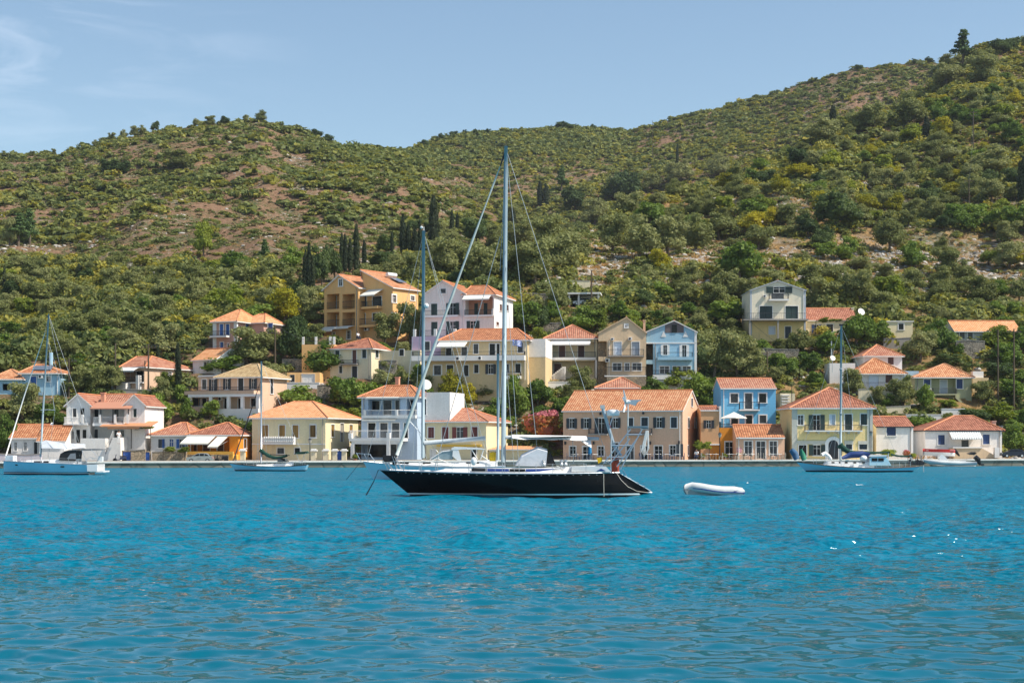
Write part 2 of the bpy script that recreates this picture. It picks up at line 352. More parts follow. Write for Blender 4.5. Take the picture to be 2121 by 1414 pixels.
    def balcony(s, x0, x1, yr, y0, y1, b=0, f='F', d=1.0, mat=IRON, slab=None, off=0, sides=True, solid=False):
        pl, h0, h1, z0, z1 = s.rect(x0, y0, x1, y1, b, f, off); zr = s.rect(x0, yr, x1, y0, b, f, off)[4]
        m = MB(); s.fb(m, f, pl, h0, h1, z0, z1, -.02, d); m.build('balcony', slab or s.trim, s.e)
        e = d - .05; hh = max(.5, zr - z1)
        P_ = {'F': lambda h, o: (h, pl - o), 'R': lambda h, o: (pl + o, h), 'L': lambda h, o: (pl - o, h)}[f]
        if solid: 
            m = MB(); s.fb(m, f, pl, h0, h1, z1, z1 + hh, d - .12, d); s.fb(m, f, pl, h0, h0 + .12, z1, z1 + hh, 0, d - .12); s.fb(m, f, pl, h1 - .12, h1, z1, z1 + hh, 0, d - .12)
            m.build('parapet', solid if not isinstance(solid, bool) else s.wm, s.e)
        else: s.rail([P_(h0 + .05, 0), P_(h0 + .05, e), P_(h1 - .05, e), P_(h1 - .05, 0)] if sides else [P_(h0 + .05, e), P_(h1 - .05, e)], z1, hh, mat)
    def awning(s, x0, x1, yt, yb, d=1.4, b=0, off=0, mat=None, dx=0, arms=True):
        pl = s.ref(b, 'F', off); u0 = s.xF(x0, pl); u1 = s.xF(x1, pl); zt = s.zF(u0, yt, pl); zl = s.zF(u0, yb, pl)
        m = MB(); A = (u0, pl - .03, zt); B = (u1, pl - .03, zt); C = (u1 + dx, pl - d, zl); E = (u0 + dx, pl - d, zl)
        m.prism([A, B, C, E], (0, 0, .03)); m.prism([(E[0], E[1], zl - .16), (C[0], C[1], zl - .16), C, E], (0, .02, 0))
        a = m.build('awning', mat or CANVAS, s.e)
        if arms:
            q = MB(); q.tube([(u0 + .1, pl, zt - .7), (u0 + dx + .1, pl - d, zl)], .02, 4); q.tube([(u1 - .1, pl, zt - .7), (u1 + dx - .1, pl - d, zl)], .02, 4); q.build('awning_arm', STEEL, a)
    def ac(s, x0, y0, x1, y1, b=0, off=0):
        pl, h0, h1, z0, z1 = s.rect(x0, y0, x1, y1, b, 'F', off); m = MB(); s.fb(m, 'F', pl, h0, h1, z0, z1, .05, .38)
        c = ((h0 + h1) / 2 - (h1 - h0) * .12, (z0 + z1) / 2); r = (z1 - z0) * .38
        m.tube([(c[0], pl - .38, c[1]), (c[0], pl - .395, c[1])], r, 12, 1); m.build('air_conditioner', [TRIM, IRON], s.e)
    def chimney(s, x0, x1, yt, yb, v=None, mat=None, d=.6):
        v = s.D * .5 if v is None else v; u0 = s.xF(x0, v); u1 = s.xF(x1, v); z1 = s.zF(u0, yt, v); z0 = s.zF(u0, yb, v)
        m = MB(); m.box(u0, u1, v, v + d, z0 - 1.0, z1 - .12); m.box(u0 - .07, u1 + .07, v - .07, v + d + .07, z1 - .12, z1)
        m.build('chimney', mat or s.wm, s.roofs[-1] if getattr(s, 'roofs', None) else s.e)
    def roof(s, kind, yr, xr0=None, xr1=None, b=0, ov=.45, mat=T_OR, r=None, ovs=None, fascia=None, thick=.14, caps=True, z=None, xa=None):
        u0, u1, v0, v1, _, ze = s.blocks[b]['r']
        if r: u0, u1, v0, v1 = r
        if z is not None: ze = z
        ovs = ov if ovs is None else ovs; top = []; cap = []
        def slope(a, bb, rise_pts):  # polygon with UV
            pass
        if kind in ('hip', 'gs'):
            vm = (v0 + v1) / 2
            if kind == 'hip':
                if xr0 is None: xr0u = xr1u = (u0 + u1) / 2
                else: xr0u, xr1u = s.xF(xr0, vm), s.xF(xr1, vm)
            else: xr0u, xr1u = u0 - ovs, u1 + ovs
            zr = s.zF((xr0u + xr1u) / 2, yr, vm); k = (zr - ze) / (vm - v0)
            E = [(u0 - ovs, v0 - ov), (u1 + ovs, v0 - ov), (u1 + ovs, v1 + ov), (u0 - ovs, v1 + ov)]; zo = ze - k * ov + .02
            e = [Vector((*q, zo)) for q in E]; r0 = Vector((xr0u, vm, zr)); r1 = Vector((xr1u, vm, zr))
            if kind == 'hip' and abs(xr1u - xr0u) < .05:
                top = [[e[0], e[1], r0], [e[2], e[3], r0], [e[1], e[2], r0], [e[3], e[0], r0]]; cap = [(e[0], r0), (e[1], r0), (e[2], r0), (e[3], r0)]
            elif kind == 'hip':
                top = [[e[0], e[1], r1, r0], [e[2], e[3], r0, r1], [e[1], e[2], r1], [e[3], e[0], r0]]; cap = [(r0, r1), (e[0], r0), (e[1], r1), (e[2], r1), (e[3], r0)]
            else:
                top = [[e[0], e[1], r1, r0], [e[2], e[3], r0, r1]]; cap = [(r0, r1)]
                g = s.blocks[b].setdefault('gab', []); zz = zr - .02
                g.append([(u1, v0, ze), (u1, v1, ze), (u1, vm, zz)]); g.append([(u0, v1, ze), (u0, v0, ze), (u0, vm, zz)])
        elif kind == 'gf':
            ur = s.xF(xr0, v0) if xr0 is not None else (u0 + u1) / 2
            zr = s.zF(ur, yr, v0); kl = (zr - ze) / (ur - u0); kr = (zr - ze) / (u1 - ur)
            a0 = Vector((ur, v0 - ov, zr + .02)); a1 = Vector((ur, v1 + ov, zr + .02))
            l0 = Vector((u0 - ovs, v0 - ov, ze - kl * ovs + .02)); l1 = Vector((u0 - ovs, v1 + ov, l0.z)); r0 = Vector((u1 + ovs, v0 - ov, ze - kr * ovs + .02)); r1 = Vector((u1 + ovs, v1 + ov, r0.z))
            top = [[r0, r1, a1, a0], [l1, l0, a0, a1]]; cap = [(a0, a1)]
            g = s.blocks[b].setdefault('gab', []); g.append([(u0, v0, ze), (u1, v0, ze), (ur, v0, zr)]); g.append([(u1, v1, ze), (u0, v1, ze), (ur, v1, zr)])
        elif kind == 'shed':    # single slope rising to the back, yr = px of upper edge
            zr = s.zF((u0 + u1) / 2, yr, v1); zr = zr
            top = [[Vector((u0 - ovs, v0 - ov, ze)), Vector((u1 + ovs, v0 - ov, ze)), Vector((u1 + ovs, v1, zr)), Vector((u0 - ovs, v1, zr))]]
        mb = MB()
        for q in top:
            e = (q[1] - q[0]).normalized(); n = e.cross(q[2] - q[1]).normalized(); up = n.cross(e)
            uv = [(p.dot(e) + 50, (p - q[0]).dot(up) + 50) for p in q]
            mb.poly(q, 0, uv); lo = [p - Vector((0, 0, thick)) for p in q]; mb.poly(lo[::-1], 1)
            mb.poly([lo[0], lo[1], q[1], q[0]], 1)
            if kind in ('gs', 'gf', 'shed'):
                mb.poly([lo[1], lo[2], q[2], q[1]], 1); mb.poly([lo[3], lo[0], q[0], q[3]], 1)
        o = mb.build('roof', [mat, fascia or s.trim], s.e)
        if caps and cap:
            cb = MB()
            for a, c in cap: cb.tube([a + Vector((0, 0, .02)), c + Vector((0, 0, .02))], .11, 6)
            cb.build('ridge_tile', plain('ridge_' + mat.name, {'weathered_tan_tile': (.50, .36, .2), 'mottled_roof_tile': (.58, .28, .14)}.get(mat.name, (.62, .24, .11)), var=.25, scale=3), o)
        s.__dict__.setdefault('roofs', []).append(o)
        return o
    def done(s):
        if getattr(s, 'roofs', None) and s.W > 3.5:
            u0, u1, v0, v1, z0, z1 = s.blocks[0]['r']; dm = MB(); uu = u1 - .35 if RW.random() < .6 else u0 + .35
            dm.tube([(uu, v0 - .07, max(0, z0)), (uu, v0 - .07, z1 - .3), (uu, v0 - .4, z1 - .08)], .05, 6); dm.build('drainpipe', TRIM if RW.random() < .5 else CONC, s.e)
        mb = MB(); mats = []
        for bl in s.blocks:
            u0, u1, v0, v1, z0, z1 = bl['r']
            if bl['mat'] not in mats: mats.append(bl['mat'])
            mi = mats.index(bl['mat'])
            for f, pl, h0, h1 in (('F', v0, u0, u1), ('R', u1, v0, v1), ('L', u0, v0, v1), ('B', v1, u0, u1)):
                hs = [(max(a, h0 + .02), min(b, h1 - .02), max(c, z0 + .02), min(d, z1 - .02), e) for a, b, c, d, e in bl['holes'].get(f, [])]
                hs = [q for q in hs if q[1] > q[0] + .05 and q[3] > q[2] + .05]
                def pt(h, z, o=0):
                    return {'F': (h, pl + o, z), 'R': (pl - o, h, z), 'L': (pl + o, h, z), 'B': (h, pl, z)}[f]
                H = sorted({h0, h1, *[q[0] for q in hs], *[q[1] for q in hs]}); Z = sorted({z0, z1, *[q[2] for q in hs], *[q[3] for q in hs]})
                for a, b in zip(H[:-1], H[1:]):
                    run = None
                    for c, d in zip(Z[:-1], Z[1:]):
                        mh, mz_ = (a + b) / 2, (c + d) / 2
                        if any(q[0] < mh < q[1] and q[2] < mz_ < q[3] for q in hs):
                            if run: mb.poly([pt(a, run[0]), pt(b, run[0]), pt(b, run[1]), pt(a, run[1])], mi); run = None
                        else: run = (run[0], d) if run else (c, d)
                    if run: mb.poly([pt(a, run[0]), pt(b, run[0]), pt(b, run[1]), pt(a, run[1])], mi)
                for q in hs:
                    a, b, c, d, e = q
                    for k in (((a, c), (b, c)), ((b, c), (b, d)), ((b, d), (a, d)), ((a, d), (a, c))):
                        mb.poly([pt(*k[0]), pt(*k[1]), pt(*k[1], e), pt(*k[0], e)], mi)
                    if e > .3: mb.poly([pt(a, c, e), pt(b, c, e), pt(b, d, e), pt(a, d, e)], mi)
            mb.poly([(u0, v0, z1), (u1, v0, z1), (u1, v1, z1), (u0, v1, z1)], mi)
            if bl['bottom']: mb.poly([(u0, v0, z0), (u1, v0, z0), (u1, v1, z0), (u0, v1, z0)], mi)
            for g in bl.get('gab', []): mb.poly(g, mi)
        return mb.build('wall', mats, s.e)
    def part(s, mb, name, mat): return mb.build(name, mat, s.e)
# ------------------------------------------------------------------ houses, left to right
def gate_posts(): pass
# two pale blue houses, far left
h = House('house', 'small pale blue house with a blue door at the left edge of the photo', 'c1', -60, 178, 690, 562, 0, D=8, wall='pale_blue', land='small blue house at the left edge')
h.win('S', 88, 602, 120, 658, c=BLUE); h.hole(20, 607, 82, 660, d=.3); h.ac(130, 608, 172, 650); h.roof('hip', 492, 90, 100, mat=T_MIX); h.done()
h = House('house', 'pale blue house with striped orange hip roof and one blue shutter among olives', 'c1', 176, 488, 690, 514, 0, D=8, wall='pale_blue', land='striped roof blue house')
h.win('S', 248, 548, 296, 613, c=BLUE); h.win('W', 378, 548, 410, 590); h.ac(316, 536, 355, 562)
h.roof('hip', 450, 300, 345, mat=T_MIX)
m = MB(); u = h.xF(290, 2); z = h.zF(u, 497, 1.6)
m.prism([(u, .6, h.H + .35), (u + 2.6, .6, h.H + .35), (u + 2.6, 1.9, h.H + .95), (u, 1.9, h.H + .95)], (0, 0, .08)); m.build('solar_panel', plain('solar_glass', (.12, .14, .18), rough=.2, var=0), h.e)
m = MB(); m.tube([(u + 1.6, 4, h.H + 1.2), (u + 1.6, 4, h.H + 3.0)], .28, 8); m.build('chimney', wc('pale_blue'), h.e); h.done()
# white low house behind left yacht
h = House('house', 'low white cottage with a bright orange roof behind the mast of the left yacht', 'c1', 92, 332, 1190, 1040, 0, Y=201, D=7, wall='bright', land='low white cottage at left')
for x in (115, 195): h.win('W', x, 1080, x + 23, 1150, tw=.06)
h.win('D', 277, 1080, 305, 1180, c=IRON, tw=.06)
b = h.add(h.xF(340), h.xF(545), -1.2, 4.5, -2, h.zF(h.W, 1062)); h.roof('gs', 950, b=b, ov=.3)
h.roof('gs', 938, ov=.3)
m = MB(); k = (h.zF(h.W, 938, 3.5) - h.H) / 3.5; m.prism([(h.W + .32, -.5, h.H - k * .5), (h.W + .32, 3.5, h.H + k * 3.5 + .25), (h.W + .32, 3.5, h.H + k * 3.5 - .3), (h.W + .32, -.5, h.H - k * .5 - .6)], (.3, 0, 0)); m.build('parapet', TRIM, h.e); h.done()
# white house with two gables
h = House('house', 'white two storey house with twin gables, brick chimney and covered balcony near the left yacht', 'c1', 541, 1178, 1200, 772, 3, Y=203, D=9, wall='bright', drop=2, land='white twin gabled house')
h.blocks[0]['r'] = (h.xF(735), h.xF(1012), 1.6, 9, -2, h.zF(h.xF(900), 800, 1.6))
A = h.add(0, h.xF(735), 0, 9, -2, h.H); B = h.add(h.xF(1012), h.W, .0, 9, -2, h.H)
h.roof('gs', 692, b=0, mat=T_TE, ov=.3, ovs=0); h.roof('gf', 688, 637, b=A, mat=T_TE, ov=.3, ovs=.3); h.roof('gf', 695, 1095, b=B, mat=T_TE, ov=.3, ovs=.3)
h.win('V', 592, 808, 622, 882, b=A); h.win('V', 655, 806, 687, 925, b=A, tw=.08); h.win('V', 768, 810, 802, 876, b=0); h.win('V', 930, 815, 965, 925, b=0); h.win('S', 1085, 810, 1112, 878, b=B, c=DKGREEN)
for x0, x1, y1 in ((568, 600, 1055), (620, 652, 1085), (672, 704, 1055)): h.win('V', x0, 980, x1, y1, b=A)
h.win('V', 768, 977, 797, 1052, b=0); h.win('V', 935, 985, 960, 1060, b=0); h.win('W', 985, 985, 1008, 1035, b=0)
h.balcony(541, 735, 880, 932, 942, b=A, d=1.1, mat=TRIM)
h.balcony(805, 1050, 880, 928, 950, b=0, d=2.6, mat=TRIM)
m = MB(); v = -1.0
for x in (672, 815, 937, 1040):
    uu = h.xF(x, v); z0 = h.zF(uu, 928, v); m.box(uu - .14, uu + .14, v - .14, v + .14, z0, z0 + 1.15)
h.part(m, 'pillar', TRIM)
m = MB(); ux0, ux1 = h.xF(737, -1), h.xF(1062, -1); z = h.zF(ux0, 806, -1); m.prism([(ux0, -1.3, z - .12), (ux1, -1.3, z - .12), (ux1, 1.7, z + .75), (ux0, 1.7, z + .75)], (0, 0, .12)); o = h.part(m, 'porch_roof', T_TE)
m = MB()
for x in (820, 920, 1045): uu = h.xF(x, -1); m.box(uu - .06, uu + .06, -1.06, -.94, h.zF(uu, 928, -1), z)
h.part(m, 'porch_post', IRON)
m = MB(); ux0, ux1 = h.xF(815, -2), h.xF(1225, -2); z = h.zF(ux0, 952, -2); m.prism([(ux0, -2.2, z - .1), (ux1, -2.2, z - .1), (ux1, 1.5, z + .55), (ux0, 1.5, z + .55)], (0, 0, .14)); m.box(ux0 + 1, ux1 - 1.5, -2.1, -2.0, z - .36, z - .12, 0); h.part(m, 'porch_roof', T_OR)
# stair and terrace wall down to the quay
m = MB(); u0, u1, u2 = h.xF(660, -3), h.xF(860, -3), h.xF(985, -3); zt = h.zF(u1, 1050, -3)
m.box(u0, u1, -3.2, 0, -1.5, zt); m.prism([(u1, -3.2, -1.5), (u2, -3.2, -1.5), (u2, -3.2, zt + .1), (u2 - 1.0, -3.2, zt + .1), (u1, -3.2, zt - 2.2)], (0, 3, 0)); h.part(m, 'terrace', WHITE)
m = MB(); m.tube([(u1, -3.1, zt - 1.3), (u2 - 1, -3.1, zt + 1.0)], .04, 5)
for k in range(9): t = k / 8; xx = u1 + (u2 - 1 - u1) * t; m.tube([(xx, -3.1, zt - 2.2 + t * 2.3), (xx, -3.1, zt - 1.3 + t * 2.3)], .02, 4)
h.part(m, 'railing', TRIM)
h.chimney(820, 850, 678, 755, v=3, mat=wc('salmon')); h.done()
# white + orange low house
h = House('house', 'low white cottage with a terracotta hip roof and blue shutters beside the orange tavern', 'c2', 318, 662, 1222, 968, 4, Y=203, D=8, wall='white', drop=2, land='white cottage with blue shutters')
h.win('V', 387, 1012, 423, 1093); m = MB(); u, z0 = h.F2(425, 1093); u2, z1 = h.F2(447, 1012); m.box(u, u2, -.1, -.04, z0, z1); h.part(m, 'shutter', BLUE)
h.win('W', 490, 1012, 528, 1095, glass=BLUE); h.win('O', 556, 1012, 648, 1095, c=BLUE); h.roof('hip', 862, 600, 650, mat=T_TE, ov=.35); h.done()
h = House('tavern', 'orange tavern with two grey awnings and a terracotta hip roof above the silver hatchback', 'c2', 662, 1122, 1222, 962, 8, Y=201.5, xR=1238, wall='dorange', drop=2, land='orange tavern')
h.hole(668, 1000, 1040, 1128, d=2.0); h.win('D', 690, 1030, 740, 1120, off=2.0, c=BROWN); h.win('D', 800, 1030, 860, 1120, off=2.0, c=BROWN); h.win('D', 930, 1030, 985, 1120, off=2.0, c=BROWN)
h.roof('hip', 862, 1010, 1035, mat=T_TE, ov=.35); h.awning(668, 925, 976, 1050, 1.9, dx=-.5, mat=CANVAS); h.awning(945, 1040, 976, 1080, 1.9, dx=-.9, mat=CANVAS)
m = MB(); m.box(h.xF(655, -2), h.xF(1078, -2), -2.3, -2, 1.0, h.zF(0, 1125, -2)); m.box(h.xF(655, -2), h.xF(1078, -2), -2.25, -.01, -.5, 1.0); h.part(m, 'parapet', plaster('parapet_orange', (.80, .42, .08)))
m = MB(); m.box(h.xF(655, -2) + .02, h.xF(1040, -2), -2.36, -2.28, -.5, 1.0); h.part(m, 'stone_base', STONE2)
h.win('V', 1170, 1010, 1195, 1095, f='R'); h.done()
# cream house with ochre shutters
h = House('house', 'cream house with ochre shutters, white balustrade balcony and wide hip roof behind the small sloop', 'c2', 1247, 1918, 1225, 808, 12, Y=203, xR=2218, wall='lemon', drop=2, land='cream house with ochre shutters')
for x in (1340, 1495, 1618, 1778): h.win('S', x, 885, x + 54, 1000, c=OCHRE)
h.c = CR['c4']; h.win('S', 105, 655, 160, 778, c=OCHRE); h.win('S', 310, 655, 341, 775, f='R', c=OCHRE); h.win('D', 400, 645, 432, 822, f='R', c=CONC); h.win('S', 490, 657, 518, 740, f='R', c=OCHRE)
h.c = CR['c2']; h.balcony(1350, 1650, 993, 1045, 1062, d=1.1, solid=TRIM)
m = MB()
for k in range(17): uu = h.xF(1360 + k * 17, -1.1); m.lathe([(.03, 0), (.09, .15), (.04, .35), (.09, .6), (.03, .8)], (uu, -1.16, h.zF(uu, 1042, -1.1)), 6)
h.part(m, 'balustrade', TRIM)
for x0, x1 in ((1478, 1540), (1637, 1685)): h.win('V', x0, 1093, x1, 1145)
m = MB(); m.box(0, h.W, -.06, -.0, h.H - .35, h.H); m.box(0, h.W, -.04, 0, h.zF(0, 1062), h.zF(0, 1052)); h.part(m, 'cornice', TRIM)
h.roof('hip', 668, 1640, 1800, mat=T_PALE, ov=.45); h.done()
# peach loggia house with weathered tan roof
h = House('house', 'peach house with weathered tan hip roof, dark shutters and long balcony over a pillared porch', 'c2', 745, 1330, 800, 430, 20, xR=1566, wall='peach', land='peach house with tan roof')
U1 = h.xF(935); h.blocks[0]['r'] = (U1, h.W, 0, h.D, -3, h.H); b2 = h.add(0, U1, .3, h.D - 1, -3, h.H - .1)
for x0, x1, y in ((985, 1053, 558), (1222, 1293, 555)): h.win('O', x0, 460, x1, y, c=TEAL)
h.win('D', 1120, 457, 1168, 574, c=TEAL); h.win('O', 855, 466, 928, 574, b=b2, c=TEAL); h.win('V', 790, 468, 830, 556, b=b2); h.win('S', 1414, 457, 1438, 598, f='R', c=TEAL)
h.roof('hip', 327, 1240, 1300, b=0, mat=T_OLD, ov=.5)
m = MB()
for k in range(12): uu = 0 + k * (U1 / 12); m.box(uu + .05, uu + .35, .2, .5, h.H - .1, h.H + .16)
m.box(-.1, U1, .2, h.D - 1, h.H - .1, h.H - .02); h.part(m, 'parapet', TRIM)
h.balcony(690, 1322, 543, 578, 604, d=1.8, slab=wc('peach'), mat=IRON)
pl = -1.7; m = MB()
for x in (676, 868, 1030, 1157, 1300): uu = h.xF(x, pl); m.box(uu - .22, uu + .22, pl - .1, pl + .3, -1, h.zF(uu, 604, pl))
m.box(h.xF(668, pl), h.xF(1325, pl), pl - .12, pl + .1, h.zF(2, 628, pl), h.zF(2, 604, pl)); h.part(m, 'pillar', TRIM)
for x0, x1 in ((993, 1020), (1120, 1148), (1236, 1282)): h.win('V', x0, 640, x1, 712 if x0 > 1200 else 733, off=.0)
h.win('V', 700, 640, 770, 708, b=b2, off=0); h.win('V', 790, 640, 830, 708, b=b2); h.ac(948, 628, 985, 660)
m = MB(); q = -2.4; m.box(h.xF(950, q), h.xF(1312, q), q - .3, q, -2.5, h.zF(2, 738, q)); h.part(m, 'terrace_wall', TRIM)
m = MB(); m.box(h.xF(668, q), h.xF(850, q), q - .1, 0, -2.5, h.zF(2, 715, q)); h.part(m, 'porch_wall', wc('peach')); h.done()
# house H with white awning, upper left
h = House('house', 'peach bungalow with a white awning above a terrace wall, behind two tall narrow cypresses', 'c2', 62, 262, 560, 346, 25, xR=702, wall='peach', land='peach bungalow with awning')
h.hole(72, 390, 256, 490, d=1.5); h.win('V', 95, 405, 130, 455, off=1.5); h.win('V', 190, 385, 250, 490, off=1.5); h.roof('hip', 257, 190, 330, mat=T_TE, ov=.4); h.awning(62, 230, 352, 392, 1.6, mat=TRIM)
h.balcony(62, 256, 450, 494, 502, d=.5); m = MB(); u = h.xF(190, -.5); m.box(u, u + .5, -.7, 0, -2, h.zF(u, 430)); m.box(h.xF(10), h.xF(140), -1.2, -.1, -2, h.zF(0, 502)); h.part(m, 'pillar', wc('bright'))
h.win('W', 480, 400, 510, 440, f='R'); h.done()
# small white gabled house G
h = House('house', 'small white house with bare gable wall and orange roof half hidden by a tree', 'c2', 705, 918, 410, 274, 38, xR=1176, wall='bright', land='small white house with fig tree')
h.win('V', 806, 308, 832, 366); h.roof('gs', 184, mat=T_PALE, ov=.3, ovs=.25); h.done()
# pink house with blue shutters
h = House('house', 'salmon pink villa with bright blue shutters and white quoins, high on the left', 'c3', 108, 300, 815, 540, 22, xR=545, wall='rose', land='salmon villa with blue shutters')
h.win('S', 157, 580, 188, 690, c=BLUE); h.win('S', 214, 580, 244, 690, c=BLUE); h.win('S', 160, 745, 190, 802, c=BLUE); h.win('S', 392, 573, 432, 640, f='R', c=BLUE); h.win('S', 488, 573, 514, 640, f='R', c=BLUE)
h.roof('hip', 449, 330, 350, mat=T_PALE, ov=.55); h.balcony(95, 248, 648, 690, 702, d=1.0)
m = MB()
for q in (0, h.W): m.box(q - .28, q + .28, -.06, .28 if q else .1, -3, h.H)
m.box(-.1, h.W + .1, -.07, 0, h.H - .4, h.H); m.box(h.W, h.W + .07, 0, h.D, h.H - .4, h.H); h.part(m, 'quoin', TRIM)
v0 = h.D * .50; b = h.add(h.W - 1.4, h.W + 2.6, v0, v0 + 5.5, -3, h.H - .05); h.roof('hip', 488, 520, 575, b=b, mat=T_PALE, ov=.45)
h.win('S', 598, 573, 640, 660, b=b, c=BLUE); h.win('V', 228, 755, 240, 800); h.done()
# big orange house J
h = House('house', 'tall orange house with stacked open loggias, two gables and a solar heater on its roof', 'c3', 1112, 1686, 745, 240, 36, xR=1972, wall='orange', drop=4, land='tall orange house')
um = h.xF(1425); h.blocks[0]['r'] = (0, um, 0, 6.5, -4, h.zF(um, 238)); b = h.add(um, h.W, 0 + 1.4, h.D, -4, h.zF(h.W, 238, 1.4))
for y0, y1 in ((308, 440), (475, 603)):
    h.hole(1135, y0, 1250, y1, d=2.2); h.hole(1278, y0, 1393, y1, d=2.2)
    h.win('V', 1160, y0 + 25, 1225, y1, off=2.2, surf=True); h.win('V', 1300, y0 + 20, 1335, y1 - 10, off=2.2)
    u0, u1 = h.xF(1135), h.xF(1250); zz = h.zF(u0, y1); h.rail([(u0, .05), (u1, .05)], zz, 1.0); u0, u1 = h.xF(1278), h.xF(1393); h.rail([(u0, .05), (u1, .05)], zz, 1.0)
h.win('W', 1247, 170, 1279, 232, tw=.16); h.win('W', 1318, 640, 1354, 715); h.win('W', 1185, 655, 1212, 698)
h.roof('gf', 130, 1255, b=0, mat=T_OR, ov=.35, ovs=.35); h.roof('gf', 86, 1450, b=b, mat=T_OR, ov=.3, ovs=.35)
h.awning(1115, 1240, 608, 650, 1.6); h.awning(1262, 1392, 600, 622, 1.6); h.awning(1520, 1655, 268, 326, 1.8, b=b, dx=-.4)
h.win('V', 1437, 325, 1500, 425, b=b); h.win('V', 1555, 330, 1638, 425, b=b); h.win('V', 1437, 485, 1490, 585, b=b); h.win('V', 1555, 480, 1632, 545, b=b)
h.balcony(1500, 1645, 380, 426, 438, b=b, d=1.2, slab=wc('orange')); h.balcony(1432, 1500, 380, 432, 442, b=b, d=.9, slab=wc('orange')); h.balcony(1432, 1640, 540, 595, 606, b=b, d=1.2, slab=wc('orange')); h.ac(1490, 608, 1528, 640, b=b)
for x0, x1, y0, y1 in ((1735, 1770, 312, 384), (1903, 1937, 320, 366), (1735, 1770, 480, 540)): h.win('W', x0, y0, x1, y1, b=b, f='R', tw=.18)
# solar water heater on the lit slope
rf = h.roofs[-1]; u0_, u1_, v0_, v1_, _, ze_ = h.blocks[b]['r']; ur = h.xF(1450, v0_); zr = h.zF(ur, 86, v0_); vq = (v0_ + v1_) * .55
sl_ = lambda u: zr - (zr - ze_) * (u - ur) / (u1_ - ur)
m = MB(); ua, ub = ur + (u1_ - ur) * .42, ur + (u1_ - ur) * .72; m.prism([(ua, vq, sl_(ua) + .22), (ub, vq, sl_(ub) + .3), (ub, vq + 2, sl_(ub) + .3), (ua, vq + 2, sl_(ua) + .22)], (0, 0, .1)); m.build('solar_panel', MATS['solar_glass'], rf)
m = MB(); m.tube([(ua - .35, vq - .1, sl_(ua) + .75), (ua - .35, vq + 2.1, sl_(ua) + .75)], .33, 10); m.build('water_tank', TRIM, rf)
h.done()
# orange terrace wall in front
h = House('terrace_wall', 'orange retaining terrace with white posts below the tall orange house', 'c3', 907, 1205, 1012, 765, 6, D=6, wall='orange', drop=2, cat='terrace', land='orange terrace')
m = MB()
for x in (918, 1035, 1165, 1200): uu = h.xF(x); m.box(uu - .16, uu + .16, 0, .32, h.H, h.H + 1.15)
h.part(m, 'post', TRIM); h.rail([(0, .15), (h.W, .15)], h.H, 1.0, step=.2); h.done()
h = House('garage', 'orange garage with a wide white door beside the cream house with tan shutters', 'c3', 772, 1072, 1128, 1022, 0, D=5, wall='orange', cat='garage', land='orange garage'); h.win('T', 906, 1035, 1026, 1127, c=TRIM, tw=.03); h.win('V', 800, 1042, 842, 1110, tw=.02); h.done()
# old cream house K
h = House('house', 'old cream house with faded closed shutters, a terracotta hip roof and a tiny balcony', 'c3', 1166, 1543, 1078, 790, 18, xR=1692, wall='cream', land='old cream house')
for x0, x1, y0, y1 in ((1213, 1252, 822, 880), (1460, 1497, 814, 890)): h.win('S', x0, y0, x1, y1, c=DKGREEN)
h.win('D', 1370, 818, 1407, 940, c=BROWN); h.win('D', 1366, 965, 1414, 1072, c=IRON); h.win('S', 1580, 815, 1608, 888, f='R', c=DKGREEN); h.win('D', 1666, 818, 1688, 905, f='R', c=BROWN); h.win('S', 1250, 965, 1278, 1028, c=DKGREEN)
h.balcony(1275, 1428, 952, 942, 953, d=.8, slab=CONC, sides=True); h.roof('hip', 712, 1500, 1520, mat=T_TE, ov=.4)
v = h.D * .5; b = h.add(h.W, h.W + 6.5, v, v + 5, -3, h.H - .4); h.win('V', 1802, 812, 1840, 868, b=b); h.done()
# blue white balcony house L
h = House('house', 'pale blue three storey house with white balcony rails and a blank white side wall', 'c4', 606, 1150, 985, 372, 14, Y=203, xR=1292, wall='sky', drop=2, land='pale blue balcony house')
h.blocks[0]['r'] = (0, h.W, 0, h.D, h.zF(0, 585), h.H); b1 = h.add(0, h.W, -.02, h.D, -2, h.zF(0, 590))
h.hole(672, 405, 985, 572, d=1.6); h.hole(1045, 405, 1145, 572, d=1.6)
h.win('V', 712, 423, 785, 517, off=1.6); h.win('V', 823, 420, 900, 567, off=1.6); h.win('V', 940, 420, 975, 515, off=1.6); h.win('V', 1058, 417, 1125, 517, off=1.6)
for x0, x1 in ((672, 745), (790, 862), (905, 977), (1020, 1060)): h.win('V', x0, 640, x1, 785, b=b1)
h.hole(535, 850, 850, 975, b=b1, d=1.5); h.win('V', 675, 852, 850, 975, off=1.5, b=b1); h.win('V', 885, 850, 950, 975, b=b1)
pl = -2.6; zt = h.zF(0, 790, pl); zb_ = h.zF(0, 845, pl)
m = MB(); m.box(h.xF(485, pl), h.xF(1000, pl), pl, 0, zt - .35, zt); m.box(h.xF(505, pl), h.xF(1000, pl), pl + .15, pl + .4, zb_, zt - .35)
h.part(m, 'balcony', TRIM)
m = MB()
for x, y0, y1 in ((517, 845, 985), (867, 735, 985), (495, 738, 790)): uu = h.xF(x, pl); m.box(uu - .22, uu + .22, pl - .04, pl + .4, h.zF(uu, y1, pl), h.zF(uu, y0, pl))
h.part(m, 'pillar', TRIM); h.rail([(h.xF(488, pl), 0), (h.xF(488, pl), pl + .05), (h.xF(998, pl), pl + .05)], zt, 1.0, mat=TRIM)
h.balcony(628, 1148, 515, 567, 592, b=0, d=.7, mat=TRIM)
m = MB()
for x in (640, 950): uu = h.xF(x, -.7); m.box(uu - .15, uu + .15, -.78, -.5, h.zF(uu, 567, -.7), h.zF(uu, 512, -.7))
